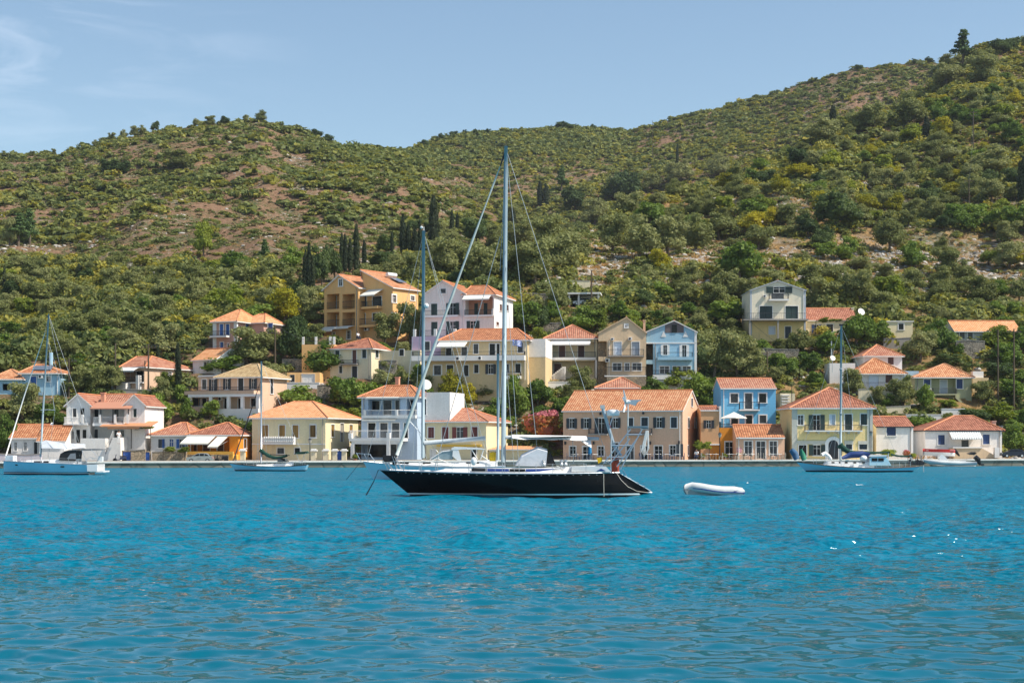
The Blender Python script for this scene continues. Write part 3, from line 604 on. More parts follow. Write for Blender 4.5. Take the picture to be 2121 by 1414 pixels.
h.part(m, 'post', TRIM); h.awning(668, 985, 385, 395, .9, arms=False); h.awning(630, 955, 600, 608, .8, b=b1, arms=False)
h.roof('hip', 275, 850, 1085, mat=T_OR, ov=.45); h.chimney(936, 970, 190, 275, v=h.D * .55, mat=wc('salmon')); 
vv = h.D * .35; b = h.add(h.W, h.xF(1470, vv), vv, vv + 7, -2, h.zF(h.W + 3, 340, vv), mat=WHITE); h.win('V', 1215, 410, 1238, 560, b=b, surf=True, off=.01)
h.done()
# yellow house with red shutters M
h = House('house', 'yellow house with oxblood shutters and low red hip roof behind the yacht masts', 'c4', 1207, 1825, 985, 618, 14, Y=203, xR=2036, wall='lemon', drop=2, land='yellow house with oxblood shutters')
h.win('S', 1258, 682, 1315, 785, c=RED); h.win('S', 1394, 680, 1457, 800, c=RED); h.win('S', 1681, 678, 1741, 785, c=RED); h.win('O', 1494, 680, 1642, 798, c=RED, glass=GLASSC)
m = MB(); m.box(h.xF(1350), h.xF(1780), -.5, -.01, h.zF(0, 866), h.zF(0, 852)); h.part(m, 'shop_canopy', plain('yellow_canopy', (.75, .45, .03)))
for x0, x1, y0, y1 in ((1282, 1330, 900, 972), (1390, 1465, 900, 975), (1680, 1726, 898, 975)): h.win('V', x0, y0, x1, y1)
h.roof('hip', 500, 1555, 1655, mat=T_TE, ov=.4)
b = h.add(h.W, h.W + 5.5, 1, 7, -2, h.zF(h.W, 895)); h.roof('shed', 862, b=b, ov=.4, mat=T_PALE); h.win('V', 1868, 920, 1925, 960, b=b); h.done()
# pink white house N
h = House('house', 'pale pink three storey house with blank attic gable, awning and recessed salmon balcony', 'c5', 185, 865, 800, 228, 16, xR=1048, wall='pink', drop=4, Y=238, land='pale pink house')
um = h.xF(575); h.blocks[0]['r'] = (0, um, 0, h.D, -4, h.zF(um, 218)); b = h.add(um, h.W, .0, h.D, -4, h.H, mat=wc('bright'))
h.roof('gf', 100, 365, b=0, mat=T_OR, ov=.3, ovs=.3); h.roof('hip', 152, 640, 800, b=b, mat=T_OR, ov=.4)
h.win('V', 342, 180, 393, 222, tw=.05); h.win('S', 249, 325, 310, 445, c=DKGREEN); h.win('O', 398, 320, 523, 440, c=DKGREEN); h.win('S', 250, 503, 312, 632, c=DKGREEN); h.win('O', 398, 498, 523, 632, c=DKGREEN); h.win('O', 598, 494, 722, 582, b=b, c=DKGREEN)
h.hole(582, 262, 852, 440, b=b, d=1.8); h.win('O', 673, 322, 800, 440, b=b, off=1.8, c=DKGREEN); m = MB(); q = h.rect(582, 262, 852, 440, b=b); m.box(q[1], q[2], 1.75, 1.79, q[3], q[4]); h.part(m, 'wall_panel', wc('salmon'))
h.awning(580, 840, 240, 290, 1.5, b=b, dx=-.0); h.balcony(185, 530, 398, 445, 455, d=1.0); h.balcony(578, 858, 390, 438, 450, b=b, d=.4)
for x0, x1, y0, y1 in ((918, 940, 328, 400), (986, 1005, 335, 398), (885, 910, 500, 540)): h.win('S', x0, y0, x1, y1, b=b, f='R', c=BROWN)
m = MB(); m.box(h.W - .0 - .3, h.W + .0, -.35, -.02, h.zF(h.W, 440), h.zF(h.W, 375)); h.part(m, 'post', TRIM); h.done()
h = House('terrace', 'lilac terrace block with white posts under the pale pink house', 'c5', 60, 490, 850, 640, 12, D=8, wall='lilac', drop=3, cat='terrace', Y=231, land='lilac terrace')
m = MB()
for x in (85, 288, 478): uu = h.xF(x); m.box(uu - .2, uu + .2, 0, .4, h.H, h.H + 1.1)
h.part(m, 'post', TRIM); h.rail([(0, .2), (h.W, .2)], h.H, .9); h.win('V', 183, 695, 236, 778); h.done()
# long ochre house with flag O
h = House('house', 'long ochre two storey house with continuous white balcony, cream awning and a blue striped flag', 'c5', 345, 1190, 1068, 672, 8, xR=1310, wall='ochre', Y=224, land='long ochre house')
b = h.add(h.xF(180), 0, 0, 6, -3, h.zF(0, 850)); 
for x0, x1, y0, y1 in ((396, 446, 760, 835), (546, 600, 748, 835), (665, 710, 718, 810), (820, 873, 715, 832), (890, 918, 715, 830), (1096, 1145, 705, 800)): h.win('V', x0, y0, x1, y1)
for x0, x1, y0, y1 in ((402, 466, 922, 985), (570, 614, 925, 1030), (670, 712, 920, 1000), (985, 1008, 915, 1000), (1073, 1122, 910, 1000)): h.win('V', x0, y0, x1, y1)
h.win('O', 780, 915, 882, 1010); h.win('V', 278, 928, 348, 1020, b=b, tw=.16)
h.balcony(75, 1172, 800, 838, 880, d=1.3); h.awning(338, 612, 692, 750, 2.0, dx=-.2); h.roof('hip', 572, 545, 1090, mat=T_OR, ov=.45)
h.ac(498, 842, 530, 878, off=-1.35); h.ac(715, 838, 745, 872, off=-1.35)
m = MB(); m.box(h.xF(250), h.xF(480), -1.3, -1.25, h.zF(0, 838), h.zF(0, 770)); 
h.balcony(985, 1130, 990, 1030, 1058, d=1.0)
v = 1.5; b2 = h.add(h.W + .01, h.xF(1366, v), v, 10, h.zF(h.W, 840), h.zF(h.W, 668, v), mat=WHITE); h.add(h.W + .02, h.xF(1364, v), v + .02, 10, -3, h.zF(h.W, 840), mat=wc('ochre'))
h.done()
# cream house with long white awning P
h = House('house', 'cream house with pyramid roof and a long white rolled awning over two brown doors', 'c5', 1372, 1868, 1050, 650, 4, D=8, wall='cream', land='cream house with white awning')
h.hole(1395, 700, 1850, 862, d=1.6); h.hole(1420, 885, 1850, 1040, d=2.4); h.win('D', 1497, 735, 1557, 850, off=1.6, c=BROWN); h.win('D', 1684, 735, 1744, 850, off=1.6, c=BROWN); h.awning(1422, 1805, 675, 722, .8, mat=TRIM, arms=False)
h.balcony(1385, 1858, 800, 850, 875, d=.5); h.roof('hip', 532, mat=T_TE, ov=.45)
m = MB()
for x in (1378, 1860): uu = h.xF(x, -.4); m.box(uu - .14, uu + .14, -.5, -.2, 0, h.zF(uu, 875, -.4))
h.part(m, 'pillar', TRIM); m = MB()
for k in range(8): x = 1410 + 17 * k; uu = h.xF(x, -1.2); m.box(uu, uu + .52, -1.6, -.6, -1, .25 + k * .2)
h.part(m, 'stair', TRIM); h.win('D', 1450, 910, 1520, 1035, off=2.4, c=BROWN); h.done()
# beige gable house Q
h = House('house', 'beige narrow gabled house with peeling plaster and pale double doors on its balcony', 'c6', 580, 990, 700, 200, 3, D=9, wall='beige', land='beige gabled house')
um = h.xF(652); zt = h.zF(um, 275); h.blocks[0]['r'] = (um, h.W, 0, 9, -3, zt); b = h.add(0, h.W, 0, 9, zt, h.H, bottom=True); h.roof('gf', 68, 822, b=b, ov=.18, ovs=.15, mat=T_TE, fascia=wc('beige'))
h.win('W', 808, 132, 832, 160, b=b, tw=.14); h.win('T', 712, 283, 778, 405, c=LBLUE); h.win('T', 868, 283, 932, 405, c=LBLUE)
for x0, x1 in ((703, 778), (808, 846), (872, 950)): h.win('W', x0, 465, x1, 530, trim=TRIM, glass=GLASSC)
h.balcony(660, 972, 350, 402, 412, d=.9, slab=CONC); h.balcony(632, 990, 500, 572, 582, d=.8, slab=TRIM)
h.ac(686, 248, 716, 270, b=b); h.ac(838, 243, 870, 268, b=b); h.ac(640, 427, 680, 457)
m = MB(); m.box(um + .02, h.W - .02, -.82, -.02, h.zF(0, 700), h.zF(0, 584)); h.part(m, 'stone_base', STONE2)
b3 = h.add(-.1, um, 3, 8, -3, h.zF(0, 290, 3), mat=STONE2); m = MB(); m.box(0, um, 0, 2.8, h.zF(0, 448), h.zF(0, 410)); h.part(m, 'landing', wc('beige')); 
h.chimney(965, 985, 95, 165, v=3, mat=wc('beige')); h.done()
# light blue gable house R
h = House('house', 'light blue gabled house with pale trim and attic loggia beside the beige gabled house', 'c6', 992, 1424, 700, 192, 3, D=9, wall='pale_blue', land='light blue gabled house')
um = h.xF(1052); zt = h.zF(um, 295); h.blocks[0]['r'] = (um, h.W, 0, 9, -3, zt); b = h.add(0, h.W, 0, 9, zt, h.H, bottom=True); h.roof('gf', 97, 1232, b=b, ov=.22, ovs=.2, mat=T_TE, fascia=wc('bright'))
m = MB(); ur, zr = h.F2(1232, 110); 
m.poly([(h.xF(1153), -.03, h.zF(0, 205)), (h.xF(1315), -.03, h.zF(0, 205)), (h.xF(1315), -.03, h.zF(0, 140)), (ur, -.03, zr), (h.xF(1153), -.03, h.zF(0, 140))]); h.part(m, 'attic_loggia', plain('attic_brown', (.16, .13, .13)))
m = MB(); m.box(h.xF(1212), h.xF(1255), -.09, -.04, h.zF(0, 203), h.zF(0, 136)); h.part(m, 'door', GLASS)
m = MB(); m.box(0, h.W, -.07, 0, zt - .05, zt + .12); m.box(h.W - .3, h.W + .05, -.07, .1, -2, h.H)
for x in (1142, 1330):
    u_, z_ = h.F2(x, 240); m.poly([(u_ - .4, -.05, z_), (u_ + .4, -.05, z_), (u_, -.05, z_ + .9)])
h.part(m, 'trim_band', TRIM)
h.win('O', 1117, 310, 1192, 395, c=TRIM); h.win('O', 1278, 310, 1360, 415, c=TRIM); h.balcony(1087, 1390, 376, 415, 440, d=1.0, slab=wc('pale_blue'))
for x0, x1 in ((1108, 1190), (1220, 1290), (1305, 1375)): h.win('W', x0, 492, x1, 556, trim=TRIM, glass=GLASSC)
h.balcony(1045, 1405, 530, 568, 608, d=1.1); m = MB(); m.box(h.xF(1050, -1), h.xF(1400, -1), -1.0, -.02, -2, h.zF(0, 612, -1)); h.part(m, 'terrace_wall', wc('bright')); 
b3 = h.add(-.05, um, 3, 8, -3, h.zF(0, 310, 3), mat=STONE2); m = MB(); m.box(0, um, 0, 2.8, h.zF(0, 472), h.zF(0, 438)); h.part(m, 'landing', wc('pale_blue')); h.done()
# small terracotta house S
h = House('house', 'small brick red cottage squeezed between the beige gabled house and the long peach house', 'c6', 566, 922, 740, 668, 4, D=6.5, wall='red', Y=215, land='small brick red cottage'); h.roof('hip', 590, 770, 790, mat=T_TE, ov=.35); h.done()
# long peach house T
h = House('taverna', 'long peach two storey building with dark shutters on the quay behind the black yacht stern', 'c6', 276, 1305, 1297, 862, 17, Y=200, xR=1452, wall='tan', drop=2, land='long peach building')
for x0, x1, y0, y1 in ((305, 396, 941, 1027), (430, 520, 941, 1027), (680, 771, 937, 1022), (1053, 1153, 932, 1022)): h.win('O', x0, y0, x1, y1, c=TEAL)
h.win('O', 548, 938, 664, 1073, c=TEAL); h.win('S', 838, 936, 880, 1010, c=TEAL); h.win('S', 950, 933, 1006, 1030, c=TEAL); h.win('S', 1204, 931, 1256, 1021, c=TEAL)
h.balcony(502, 668, 1030, 1073, 1085, d=.9, slab=CONC); h.balcony(836, 1046, 1028, 1070, 1084, d=.9, slab=CONC)
for x0, x1, y0 in ((332, 385, 1180), (574, 627, 1180), (1194, 1246, 1173)): h.win('W', x0, y0, x1, y0 + 84)
for x0, x1, y0 in ((445, 515, 1182), (690, 752, 1150), (820, 885, 1177), (945, 1000, 1177), (1062, 1130, 1176)): h.win('G', x0, y0, x1, 1294)
for x0, x1, y0, y1 in ((1378, 1391, 768, 838), (1349, 1363, 935, 1022), (1409, 1422, 935, 1022), (1346, 1358, 1175, 1258)): h.win('V', x0, y0, x1, y1, f='R')
h.roof('gs', 702, mat=T_OR, ov=.4, ovs=.15)
m = MB()
for x, y in ((297, 1165), (540, 1165), (968, 905), (1277, 1160), (1027, 1165), (600, 912)): u_, z_ = h.F2(x, y); m.box(u_ - .1, u_ + .1, -.3, -.0, z_, z_ + .4)
h.part(m, 'wall_lantern', IRON); m = MB(); u_, z_ = h.F2(1280, 1215); m.box(u_ - .45, u_ + .45, -.06, -.01, z_ - .8, z_ + .8); h.part(m, 'slate_board', plain('slate', (.12, .12, .12))); h.done()
# small orange annex T2
h = House('house', 'narrow orange annex with one dark square window right of the long peach building', 'c8', 152, 335, 925, 428, 2, Y=203, D=7, wall='salmon', drop=2, land='narrow orange annex')
h.blocks[0]['mat'] = wc('annex'); h.win('O', 178, 530, 285, 612, c=IRON, tw=0); h.roof('gs', 390, mat=T_TE, ov=.15, ovs=.05); m = MB(); m.box(h.W, h.W + .25, -.2, 7, h.zF(0, 545), h.H + .5); h.part(m, 'parapet', TRIM)
m = MB(); m.box(h.xF(240), h.W + .05, -.3, -.0, h.zF(0, 778), h.zF(0, 765)); h.part(m, 'ledge', TRIM); m = MB(); m.box(h.xF(242), h.W, -.06, 0, 0, h.zF(0, 780)); h.part(m, 'wall_panel', wc('dorange')); h.done()
# blue house U
h = House('house', 'bright sky blue two storey house with white window frames and a small iron balcony', 'c8', 354, 901, 690, 205, 0, Y=209, D=8, wall='blue', drop=5, land='bright blue house')
for x0, x1, y0, y1 in ((450, 523, 266, 355), (733, 805, 264, 355)): h.win('V', x0, y0, x1, y1, tw=.16)
h.win('V', 593, 263, 663, 418, tw=.16); h.win('V', 455, 515, 524, 575, tw=.16); h.win('V', 602, 482, 665, 574, tw=.16); h.win('V', 738, 482, 805, 560, tw=.16)
h.balcony(530, 732, 350, 423, 436, d=.9); h.roof('gs', 113, mat=T_TE, ov=.3, ovs=.1); h.done()
h = House('terrace', 'ochre yellow terrace wall with a dark glazed doorway under the bright blue house', 'c8', 338, 503, 925, 605, 0, Y=203, D=5, wall='dorange', drop=2, cat='terrace', land='ochre terrace'); h.win('G', 395, 745, 480, 905, tw=.12); h.rail([(0, .1), (h.W, .1)], h.H, .5); h.done()
# shop V
h = House('shop', 'low salmon shop with three glass doors and orange roof before the blue house', 'c8', 503, 988, 920, 690, 0, Y=200, D=6, wall='salmon', drop=2, land='low salmon shop')
h.blocks[0]['mat'] = wc('tan'); h.win('G', 706, 738, 797, 915, glass=GLASSC); h.win('G', 588, 738, 665, 885, glass=GLASSC); h.win('G', 838, 738, 915, 885, glass=GLASSC); h.roof('gs', 575, mat=T_OR, ov=.35, ovs=.02)
m = MB(); m.box(.3, h.W - .2, -.12, 0, h.zF(0, 718), h.zF(0, 704)); h.part(m, 'cornice', plain('grey_band', (.45, .45, .5))); m = MB(); m.box(h.xF(512), h.xF(560), -.03, 0, h.zF(0, 850), h.zF(0, 805)); h.part(m, 'sign', plain('pink_sign', (.62, .30, .33))); h.done()
# small stair block
h = House('outhouse', 'narrow cream stair block tucked between the blue house and the yellow villa', 'c8', 945, 1092, 420, 262, 0, D=4, wall='cream', land='cream stair block')
m = MB()
for k in range(6): m.box(h.xF(955) + .0, h.xF(1035), -.3 - .0, .0, h.H - .4 - k * .42, h.H - .22 - k * .42)
h.part(m, 'stair', TRIM); h.done()
# yellow villa W
h = House('villa', 'yellow villa with green shutters, arched door and long iron balcony behind the water lit ketch', 'c8', 1060, 1866, 922, 392, 0, Y=200, D=9, wall='yellow', drop=2, land='yellow villa')
h.win('W', 1120, 480, 1177, 578); h.win('O', 1228, 476, 1388, 634, c=DKGREEN); h.win('S', 1440, 477, 1490, 576, c=LBLUE); h.win('S', 1590, 470, 1662, 630, c=DKGREEN); h.win('S', 1747, 467, 1812, 577, c=DKGREEN)
h.win('V', 1130, 778, 1207, 885); h.win('O', 1230, 776, 1393, 882, c=DKGREEN); h.win('S', 1600, 770, 1662, 822, c=TEAL); h.win('S', 1733, 770, 1812, 822, c=TEAL)
h.balcony(1182, 1750, 578, 632, 644, d=1.0)
m = MB(); u0, u1 = h.xF(1424), h.xF(1522); uc, rr = (u0 + u1) / 2, (u1 - u0) / 2; z1 = h.zF(0, 727) - rr
pts = [(u0, -.02, .0), (u1, -.02, .0)] + [(uc + rr * math.cos(t), -.02, z1 + rr * math.sin(t)) for t in np.linspace(0, math.pi, 10)]
m.prism(pts, (0, -.06, 0)); dr = h.part(m, 'door', IRON)
m = MB(); rr2 = rr + .45
for k in range(10):
    t0, t1 = math.pi * k / 10, math.pi * (k + 1) / 10
    m.prism([(uc + rr * math.cos(t0), -.0, z1 + rr * math.sin(t0)), (uc + rr2 * math.cos(t0), -.0, z1 + rr2 * math.sin(t0)), (uc + rr2 * math.cos(t1), 0, z1 + rr2 * math.sin(t1)), (uc + rr * math.cos(t1), 0, z1 + rr * math.sin(t1))], (0, -.13, 0))
m.box(u0 - .4, u0, -.13, 0, 0, z1); m.box(u1, u1 + .4, -.13, 0, 0, z1); m.build('door_surround', TRIM, dr)
m = MB(); TR2 = plain('stone_trim', (.55, .52, .44))
for a, b_ in ((0, .7), (h.W - .7, h.W + .02)): m.box(a, b_, -.07, .05, -1, h.H)
m.box(.7, h.W - .7, -.08, 0, h.zF(0, 415), h.H)
for x0, x1 in ((1110, 1225), (1225, 1400), (1585, 1675), (1722, 1822)): m.box(h.xF(x0), h.xF(x1), -.09, 0, h.zF(0, 768), h.zF(0, 735))
for k in range(6): uu = h.xF(1210 + k * 100); m.box(uu, uu + .2, -.8, -.05, h.zF(0, 665), h.zF(0, 646))
h.part(m, 'stone_trim', TR2); h.roof('hip', 206, 1430, 1442, mat=T_TE, ov=.4); h.done()
# X low white house
h = House('house', 'low white house with one blue window and rust red roof right of the yellow villa', 'c9', 215, 516, 1165, 950, -2, Y=203, D=7, wall='bright', drop=2, land='low white house with blue window')
h.win('S', 300, 963, 375, 1028, c=NAVY); h.roof('gs', 873, mat=T_TE, ov=.25, ovs=.1, fascia=IRON); h.done()
# Y white house at right
h = House('house', 'white single storey house with striped awning and navy shutters at the right quay end', 'c9', 614, 1238, 1195, 978, -3, Y=207, D=8, wall='bright', drop=2, land='white house with striped awning')
h.win('S', 718, 1023, 773, 1101, c=NAVY); h.win('S', 1083, 1019, 1138, 1098, c=NAVY); h.win('V', 908, 1064, 968, 1120, glass=GLASSC)
def stripes(name, c1, c2, sc):
    m, t, b = nodes(name); b.inputs['Roughness'].default_value = .9; c = t.nodes.new('ShaderNodeTexCoord'); w = t.nodes.new('ShaderNodeTexWave'); w.bands_direction = 'X'; w.inputs['Scale'].default_value = sc
    t.links.new(c.outputs['Object'], w.inputs['Vector']); r = t.nodes.new('ShaderNodeMath'); r.operation = 'GREATER_THAN'; r.inputs[1].default_value = .5; t.links.new(w.outputs[1], r.inputs[0])
    x = t.nodes.new('ShaderNodeMix'); x.data_type = 'RGBA'; t.links.new(r.outputs[0], x.inputs[0]); x.inputs[6].default_value = (*c1, 1); x.inputs[7].default_value = (*c2, 1); t.links.new(x.outputs[2], b.inputs['Base Color']); return m
h.awning(805, 1052, 990, 1050, 1.3, mat=stripes('striped_canvas', (.80, .80, .78), (.42, .44, .44), 1.0)); h.roof('hip', 868, 850, 1000, mat=T_TE, ov=.3, fascia=IRON)
m = MB(); u0, u1 = h.xF(845, -2), h.xF(1075, -2); zt = h.zF(u0, 1130, -2); m.prism([(u0, -2, -.3), (u1 + 2.5, -2, -.3), (u1, -2, zt), (u0, -2, zt)], (0, 1.9, 0)); h.part(m, 'terrace', wc('beige'))
m = MB(); m.box(u0 - .1, u1, -2.15, -2.0, zt, zt + .14); uu = h.xF(1190, -2); m.box(uu - .3, uu + .3, -2.4, -1.8, -.2, h.zF(uu, 1125, -2)); h.part(m, 'coping', TRIM); h.chimney(1160, 1190, 908, 950, v=5, mat=wc('rose')); h.done()
# Z1 shed
h = House('shed', 'small flat roofed pale green shed with one dark window high on the right slope', 'c9', 306, 512, 244, 104, 0, D=5, wall='lemon', cat='shed', land='pale green shed'); h.win('V', 397, 118, 438, 167, tw=.14); m = MB(); m.box(-.15, h.W + .15, -.15, 5.1, h.H, h.H + .15); h.part(m, 'roof', TRIM); h.done()
h = House('house', 'long low building with an orange tiled roof near the right edge of the photo', 'c9', 850, 1388, 262, 172, -2, D=6, wall='grey', land='long low building at right'); h.roof('gs', 97, mat=T_PALE, ov=.4, ovs=.1); h.win('V', 885, 185, 935, 240, tw=0); h.win('W', 862, 180, 888, 232); h.win('V', 960, 190, 1000, 245, glass=GLASSC); h.done()
h = House('house', 'square rear house with pyramid roof and one brown shutter rising behind the white porch house', 'c9', 116, 425, 560, 374, -2, D=7, wall='rose', land='square rear house'); h.blocks[0]['mat'] = wc('bright'); h.win('S', 310, 392, 357, 452, c=BROWN); h.roof('hip', 290, mat=T_TE, ov=.35); h.done()
h = House('house', 'white porch house with mottled tile roof in front of the square rear house', 'c9', 62, 434, 690, 508, 0, D=7, wall='bright', land='white porch house'); h.win('S', 290, 525, 346, 600, c=BROWN); h.win('S', 70, 527, 97, 592, c=BROWN); h.win('T', 155, 525, 235, 640, c=LBLUE, tw=.04)
h.balcony(60, 434, 598, 650, 660, d=1.0, slab=CONC); h.roof('hip', 402, 190, 215, mat=T_MIX, ov=.6); h.done()
h = House('outhouse', 'plain white flat roofed annex carrying a satellite mast beside the white porch house', 'c7', 1312, 1562, 1100, 905, 0, D=4, wall='bright', cat='annex', land='white flat roofed annex'); h.done()
h = House('outhouse', 'little pale blue shed wall between the white porch house and the olive green house', 'c9', 445, 562, 610, 503, 0, D=4, wall='pale_blue', cat='shed', land='little blue shed'); h.done()
h = House('house', 'olive green house with mottled pyramid roof, navy shutters and outside stair on the right slope', 'c9', 532, 992, 712, 545, 0, D=8, wall='green', land='olive green house')
h.hole(668, 560, 862, 692, d=1.2); h.win('T', 735, 575, 790, 690, off=1.2, c=LBLUE); h.win('S', 603, 572, 656, 648, c=NAVY); h.win('S', 868, 570, 918, 646, c=NAVY); h.roof('hip', 447, 760, 780, mat=T_MIX, ov=.4); h.balcony(668, 862, 645, 690, 700, d=.9, slab=wc('green'))
m = MB(); u0, u1 = h.xF(860, -.9), h.xF(975, -.9); zt = h.zF(u0, 700, -.9); m.prism([(u0, -.9, zt), (u1, -.9, zt - 2.0), (u1, -.9, zt - 2.4), (u0, -.9, zt - .4)], (0, .8, 0)); h.part(m, 'stair', wc('green')); h.done()
h = House('outhouse', 'tan flat roofed annex with a rooftop cooling unit beside the olive green house', 'c9', 1000, 1130, 640, 558, 0, D=4, wall='ochre', cat='annex', land='tan annex'); m = MB(); u = h.xF(1010); m.box(u, u + 1.6, .5, 1.3, h.H, h.H + 1.0); h.part(m, 'air_conditioner', TRIM); h.done()
# AA upper gable house
h = House('house', 'tall cream gabled house with grey trim and dark attic shutters alone on the right hillside', 'c7', 536, 1078, 692, 192, 0, D=9, wall='cream', land='tall cream gabled house')
h.blocks[0]['mat'] = wc('white'); h.blocks[0]['mat'] = plaster('plaster_pale_cream', (.82, .73, .56))
h.roof('gf', 97, 805, ov=.25, ovs=.12, mat=T_TE, fascia=plain('grey_trim', (.45, .48, .52)))
h.win('O', 693, 160, 945, 222, c=DKGREEN, tw=.0, surf=True); h.win('V', 745, 222, 865, 284, tw=0, surf=True); h.win('S', 628, 348, 752, 470, c=DKGREEN); h.win('S', 880, 348, 1003, 470, c=DKGREEN)
zs_ = h.zF(0, 482); by = h.add(0, h.W, 0, 9, -3, zs_, mat=wc('yellow')); h.blocks[0]['r'] = (0, h.W, 0, 9, zs_, h.H); h.win('D', 877, 548, 934, 662, b=by, c=TEAL); h.win('T', 720, 548, 778, 626, b=by, c=LBLUE); h.balcony(715, 905, 232, 284, 300, d=1.0); h.ac(663, 240, 692, 264)
m = MB(); m.box(h.xF(470, -2), h.W + .05, -2.2, 0, h.zF(0, 488, -2), h.zF(0, 476, -2)); h.part(m, 'balcony', CONC); h.rail([(h.xF(475, -2), -2.1), (h.W, -2.1)], h.zF(0, 476, -2), .95, step=.3)
m = MB(); m.box(-.02, .28, -.06, .1, 0, h.H); m.box(h.W - .28, h.W + .02, -.06, .1, 0, h.H); h.part(m, 'quoin', MATS['grey_trim'])
m = MB()
for x in (533, 808): uu = h.xF(x, -2); m.box(uu - .12, uu + .12, -2.1, -1.8, -1.5, h.zF(uu, 488, -2))
h.part(m, 'pillar', CONC); h.done()
h = House('house', 'low wing with long orange roof and square chimney beside the tall cream house', 'c7', 1085, 1580, 605, 478, 0, D=7, wall='cream', land='low wing with square chimney'); h.roof('gs', 370, mat=T_TE, ov=.3, ovs=.05); h.win('O', 1135, 530, 1235, 612, c=NAVY); h.win('V', 1280, 525, 1345, 600); h.chimney(1526, 1550, 362, 445, v=3, mat=wc('cream')); h.done()
# carport
h = House('carport', 'white carport with flat roof sheltering a silver car on the upper terrace', 'c5', 1592, 1888, 352, 232, 6, D=5, wall='bright', cat='carport', land='white carport')
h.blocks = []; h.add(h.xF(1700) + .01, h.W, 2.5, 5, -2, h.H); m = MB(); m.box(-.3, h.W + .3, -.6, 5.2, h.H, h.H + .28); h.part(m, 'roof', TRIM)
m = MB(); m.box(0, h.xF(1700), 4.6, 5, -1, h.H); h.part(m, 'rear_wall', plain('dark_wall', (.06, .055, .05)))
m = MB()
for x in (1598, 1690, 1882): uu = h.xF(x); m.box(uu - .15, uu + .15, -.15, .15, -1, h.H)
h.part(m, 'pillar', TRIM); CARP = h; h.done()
# ------------------------------------------------------------------ terrain
rng = np.random.default_rng(7); random.seed(7)
def vnoise(x, y, seed=0):
    r = np.random.default_rng(seed).random((256, 256)); xi = np.floor(x).astype(int); yi = np.floor(y).astype(int); fx = x - xi; fy = y - yi
    fx = fx * fx * (3 - 2 * fx); fy = fy * fy * (3 - 2 * fy); a = r[xi % 256, yi % 256]; b = r[(xi + 1) % 256, yi % 256]; c = r[xi % 256, (yi + 1) % 256]; d = r[(xi + 1) % 256, (yi + 1) % 256]
    return (a * (1 - fx) + b * fx) * (1 - fy) + (c * (1 - fx) + d * fx) * fy - .5
def fbm(x, y, sc, seed=0, o=4):
    s = 0; a = 1
    for k in range(o): s = s + a * vnoise(x / sc * 2 ** k + 91.7, y / sc * 2 ** k + 37.3, seed + k); a *= .5
    return s
pxs = np.linspace(-420, 2540, 420)
Ys = np.unique(np.concatenate([np.arange(186, 275, .8), np.arange(275, 400, 2.2), np.arange(400, 700, 4.5), np.arange(700, 1250, 9)]))
def ip(px, pts): return np.interp(px, [p[0] for p in pts], [p[1] for p in pts])
RID = [(-420, 345), (0, 326), (120, 318), (200, 298), (320, 268), (430, 257), (545, 252), (640, 280), (700, 305), (760, 318), (830, 312), (880, 296), (960, 280), (1060, 276), (1180, 268), (1300, 272), (1400, 244), (1500, 218), (1600, 192), (1700, 160), (1770, 140), (1930, 126), (2050, 150), (2540, 160)]
RYR = [(-420, 620), (0, 640), (545, 650), (700, 690), (800, 760), (900, 860), (1300, 900), (1930, 850), (2540, 800)]
R1 = [(900, 640), (1000, 575), (1100, 495), (1200, 440), (1300, 412), (1400, 392), (1500, 365), (1600, 318), (1700, 272), (1850, 222), (1930, 182), (2000, 130), (2060, 105), (2121, 80), (2300, 40), (2540, 20)]
Y1 = [(900, 268), (1000, 285), (1100, 308), (1200, 332), (1300, 355), (1400, 375), (1500, 400), (1600, 430), (1700, 460), (1850, 510), (2000, 560), (2121, 600), (2540, 640)]
YV = [(-420, 225), (0, 228), (300, 238), (600, 252), (700, 262), (1100, 268), (1600, 256), (2540, 250)]
PXg, Yg = np.meshgrid(pxs, Ys, indexing='ij'); Xg = (PXg - CX) * Yg / F
y1 = 186 + 14 * PXg / 2121 + 14; zq = .70 + .15 * np.clip(PXg / 2121, 0, 1)
zv = zq + np.clip(Yg - y1, 0, None) * KV
yv = ip(PXg, YV); zve = zq + (yv - y1) * KV
yr = ip(PXg, RYR); zr = CH + (HY - ip(PXg, RID)) * yr / F
t = np.clip((Yg - yv) / (yr - yv), 0, 3)
w_low = np.clip((PXg - 760) / 240, 0, 1)
zm = zve + (zr - zve) * np.where(t < 1, t ** (1.0 + .55 * w_low), 1 - (t - 1) * .35)
LRI = [(560, 270), (640, 281), (720, 309), (800, 330), (880, 362), (960, 408), (1040, 462), (1120, 520)]; LRY = [(560, 655), (700, 640), (860, 590), (1000, 500), (1120, 420)]
yL = ip(PXg, LRY); zL = CH + (HY - ip(PXg, LRI)) * yL / F; tL = np.clip((Yg - yv) / (yL - yv), 0, 3); zLh = np.where((PXg > 560) & (PXg < 1120), zve + (zL - zve) * np.where(tL < 1, tL, 1 - (tL - 1) * .6), -50); zm = np.maximum(zm, zLh)
yA = ip(PXg, Y1); zA = CH + (HY - ip(PXg, R1)) * yA / F
tA = np.clip((Yg - yv) / (yA - yv), 0, 4)
zh = zve + (zA - zve) * np.where(tA < 1, tA, 1 - np.maximum(0, tA - 1) * .55)
zh = np.where(PXg > 920, zh, -50)
zz = np.where(Yg < yv, zv, np.maximum(zm, zh))
amp = np.clip((Yg - yv - 3) / 60, 0, 1); amp = amp * (1 - .75 * np.clip((Yg - .82 * yr) / (.18 * yr), 0, 1))
zz = zz + amp * (fbm(Xg, Yg, 60, 3) * 7 + fbm(Xg, Yg, 14, 9) * 1.6)
zz = zz + np.clip((Yg - y1) / 12, 0, 1) * fbm(Xg, Yg, 5, 21) * .5
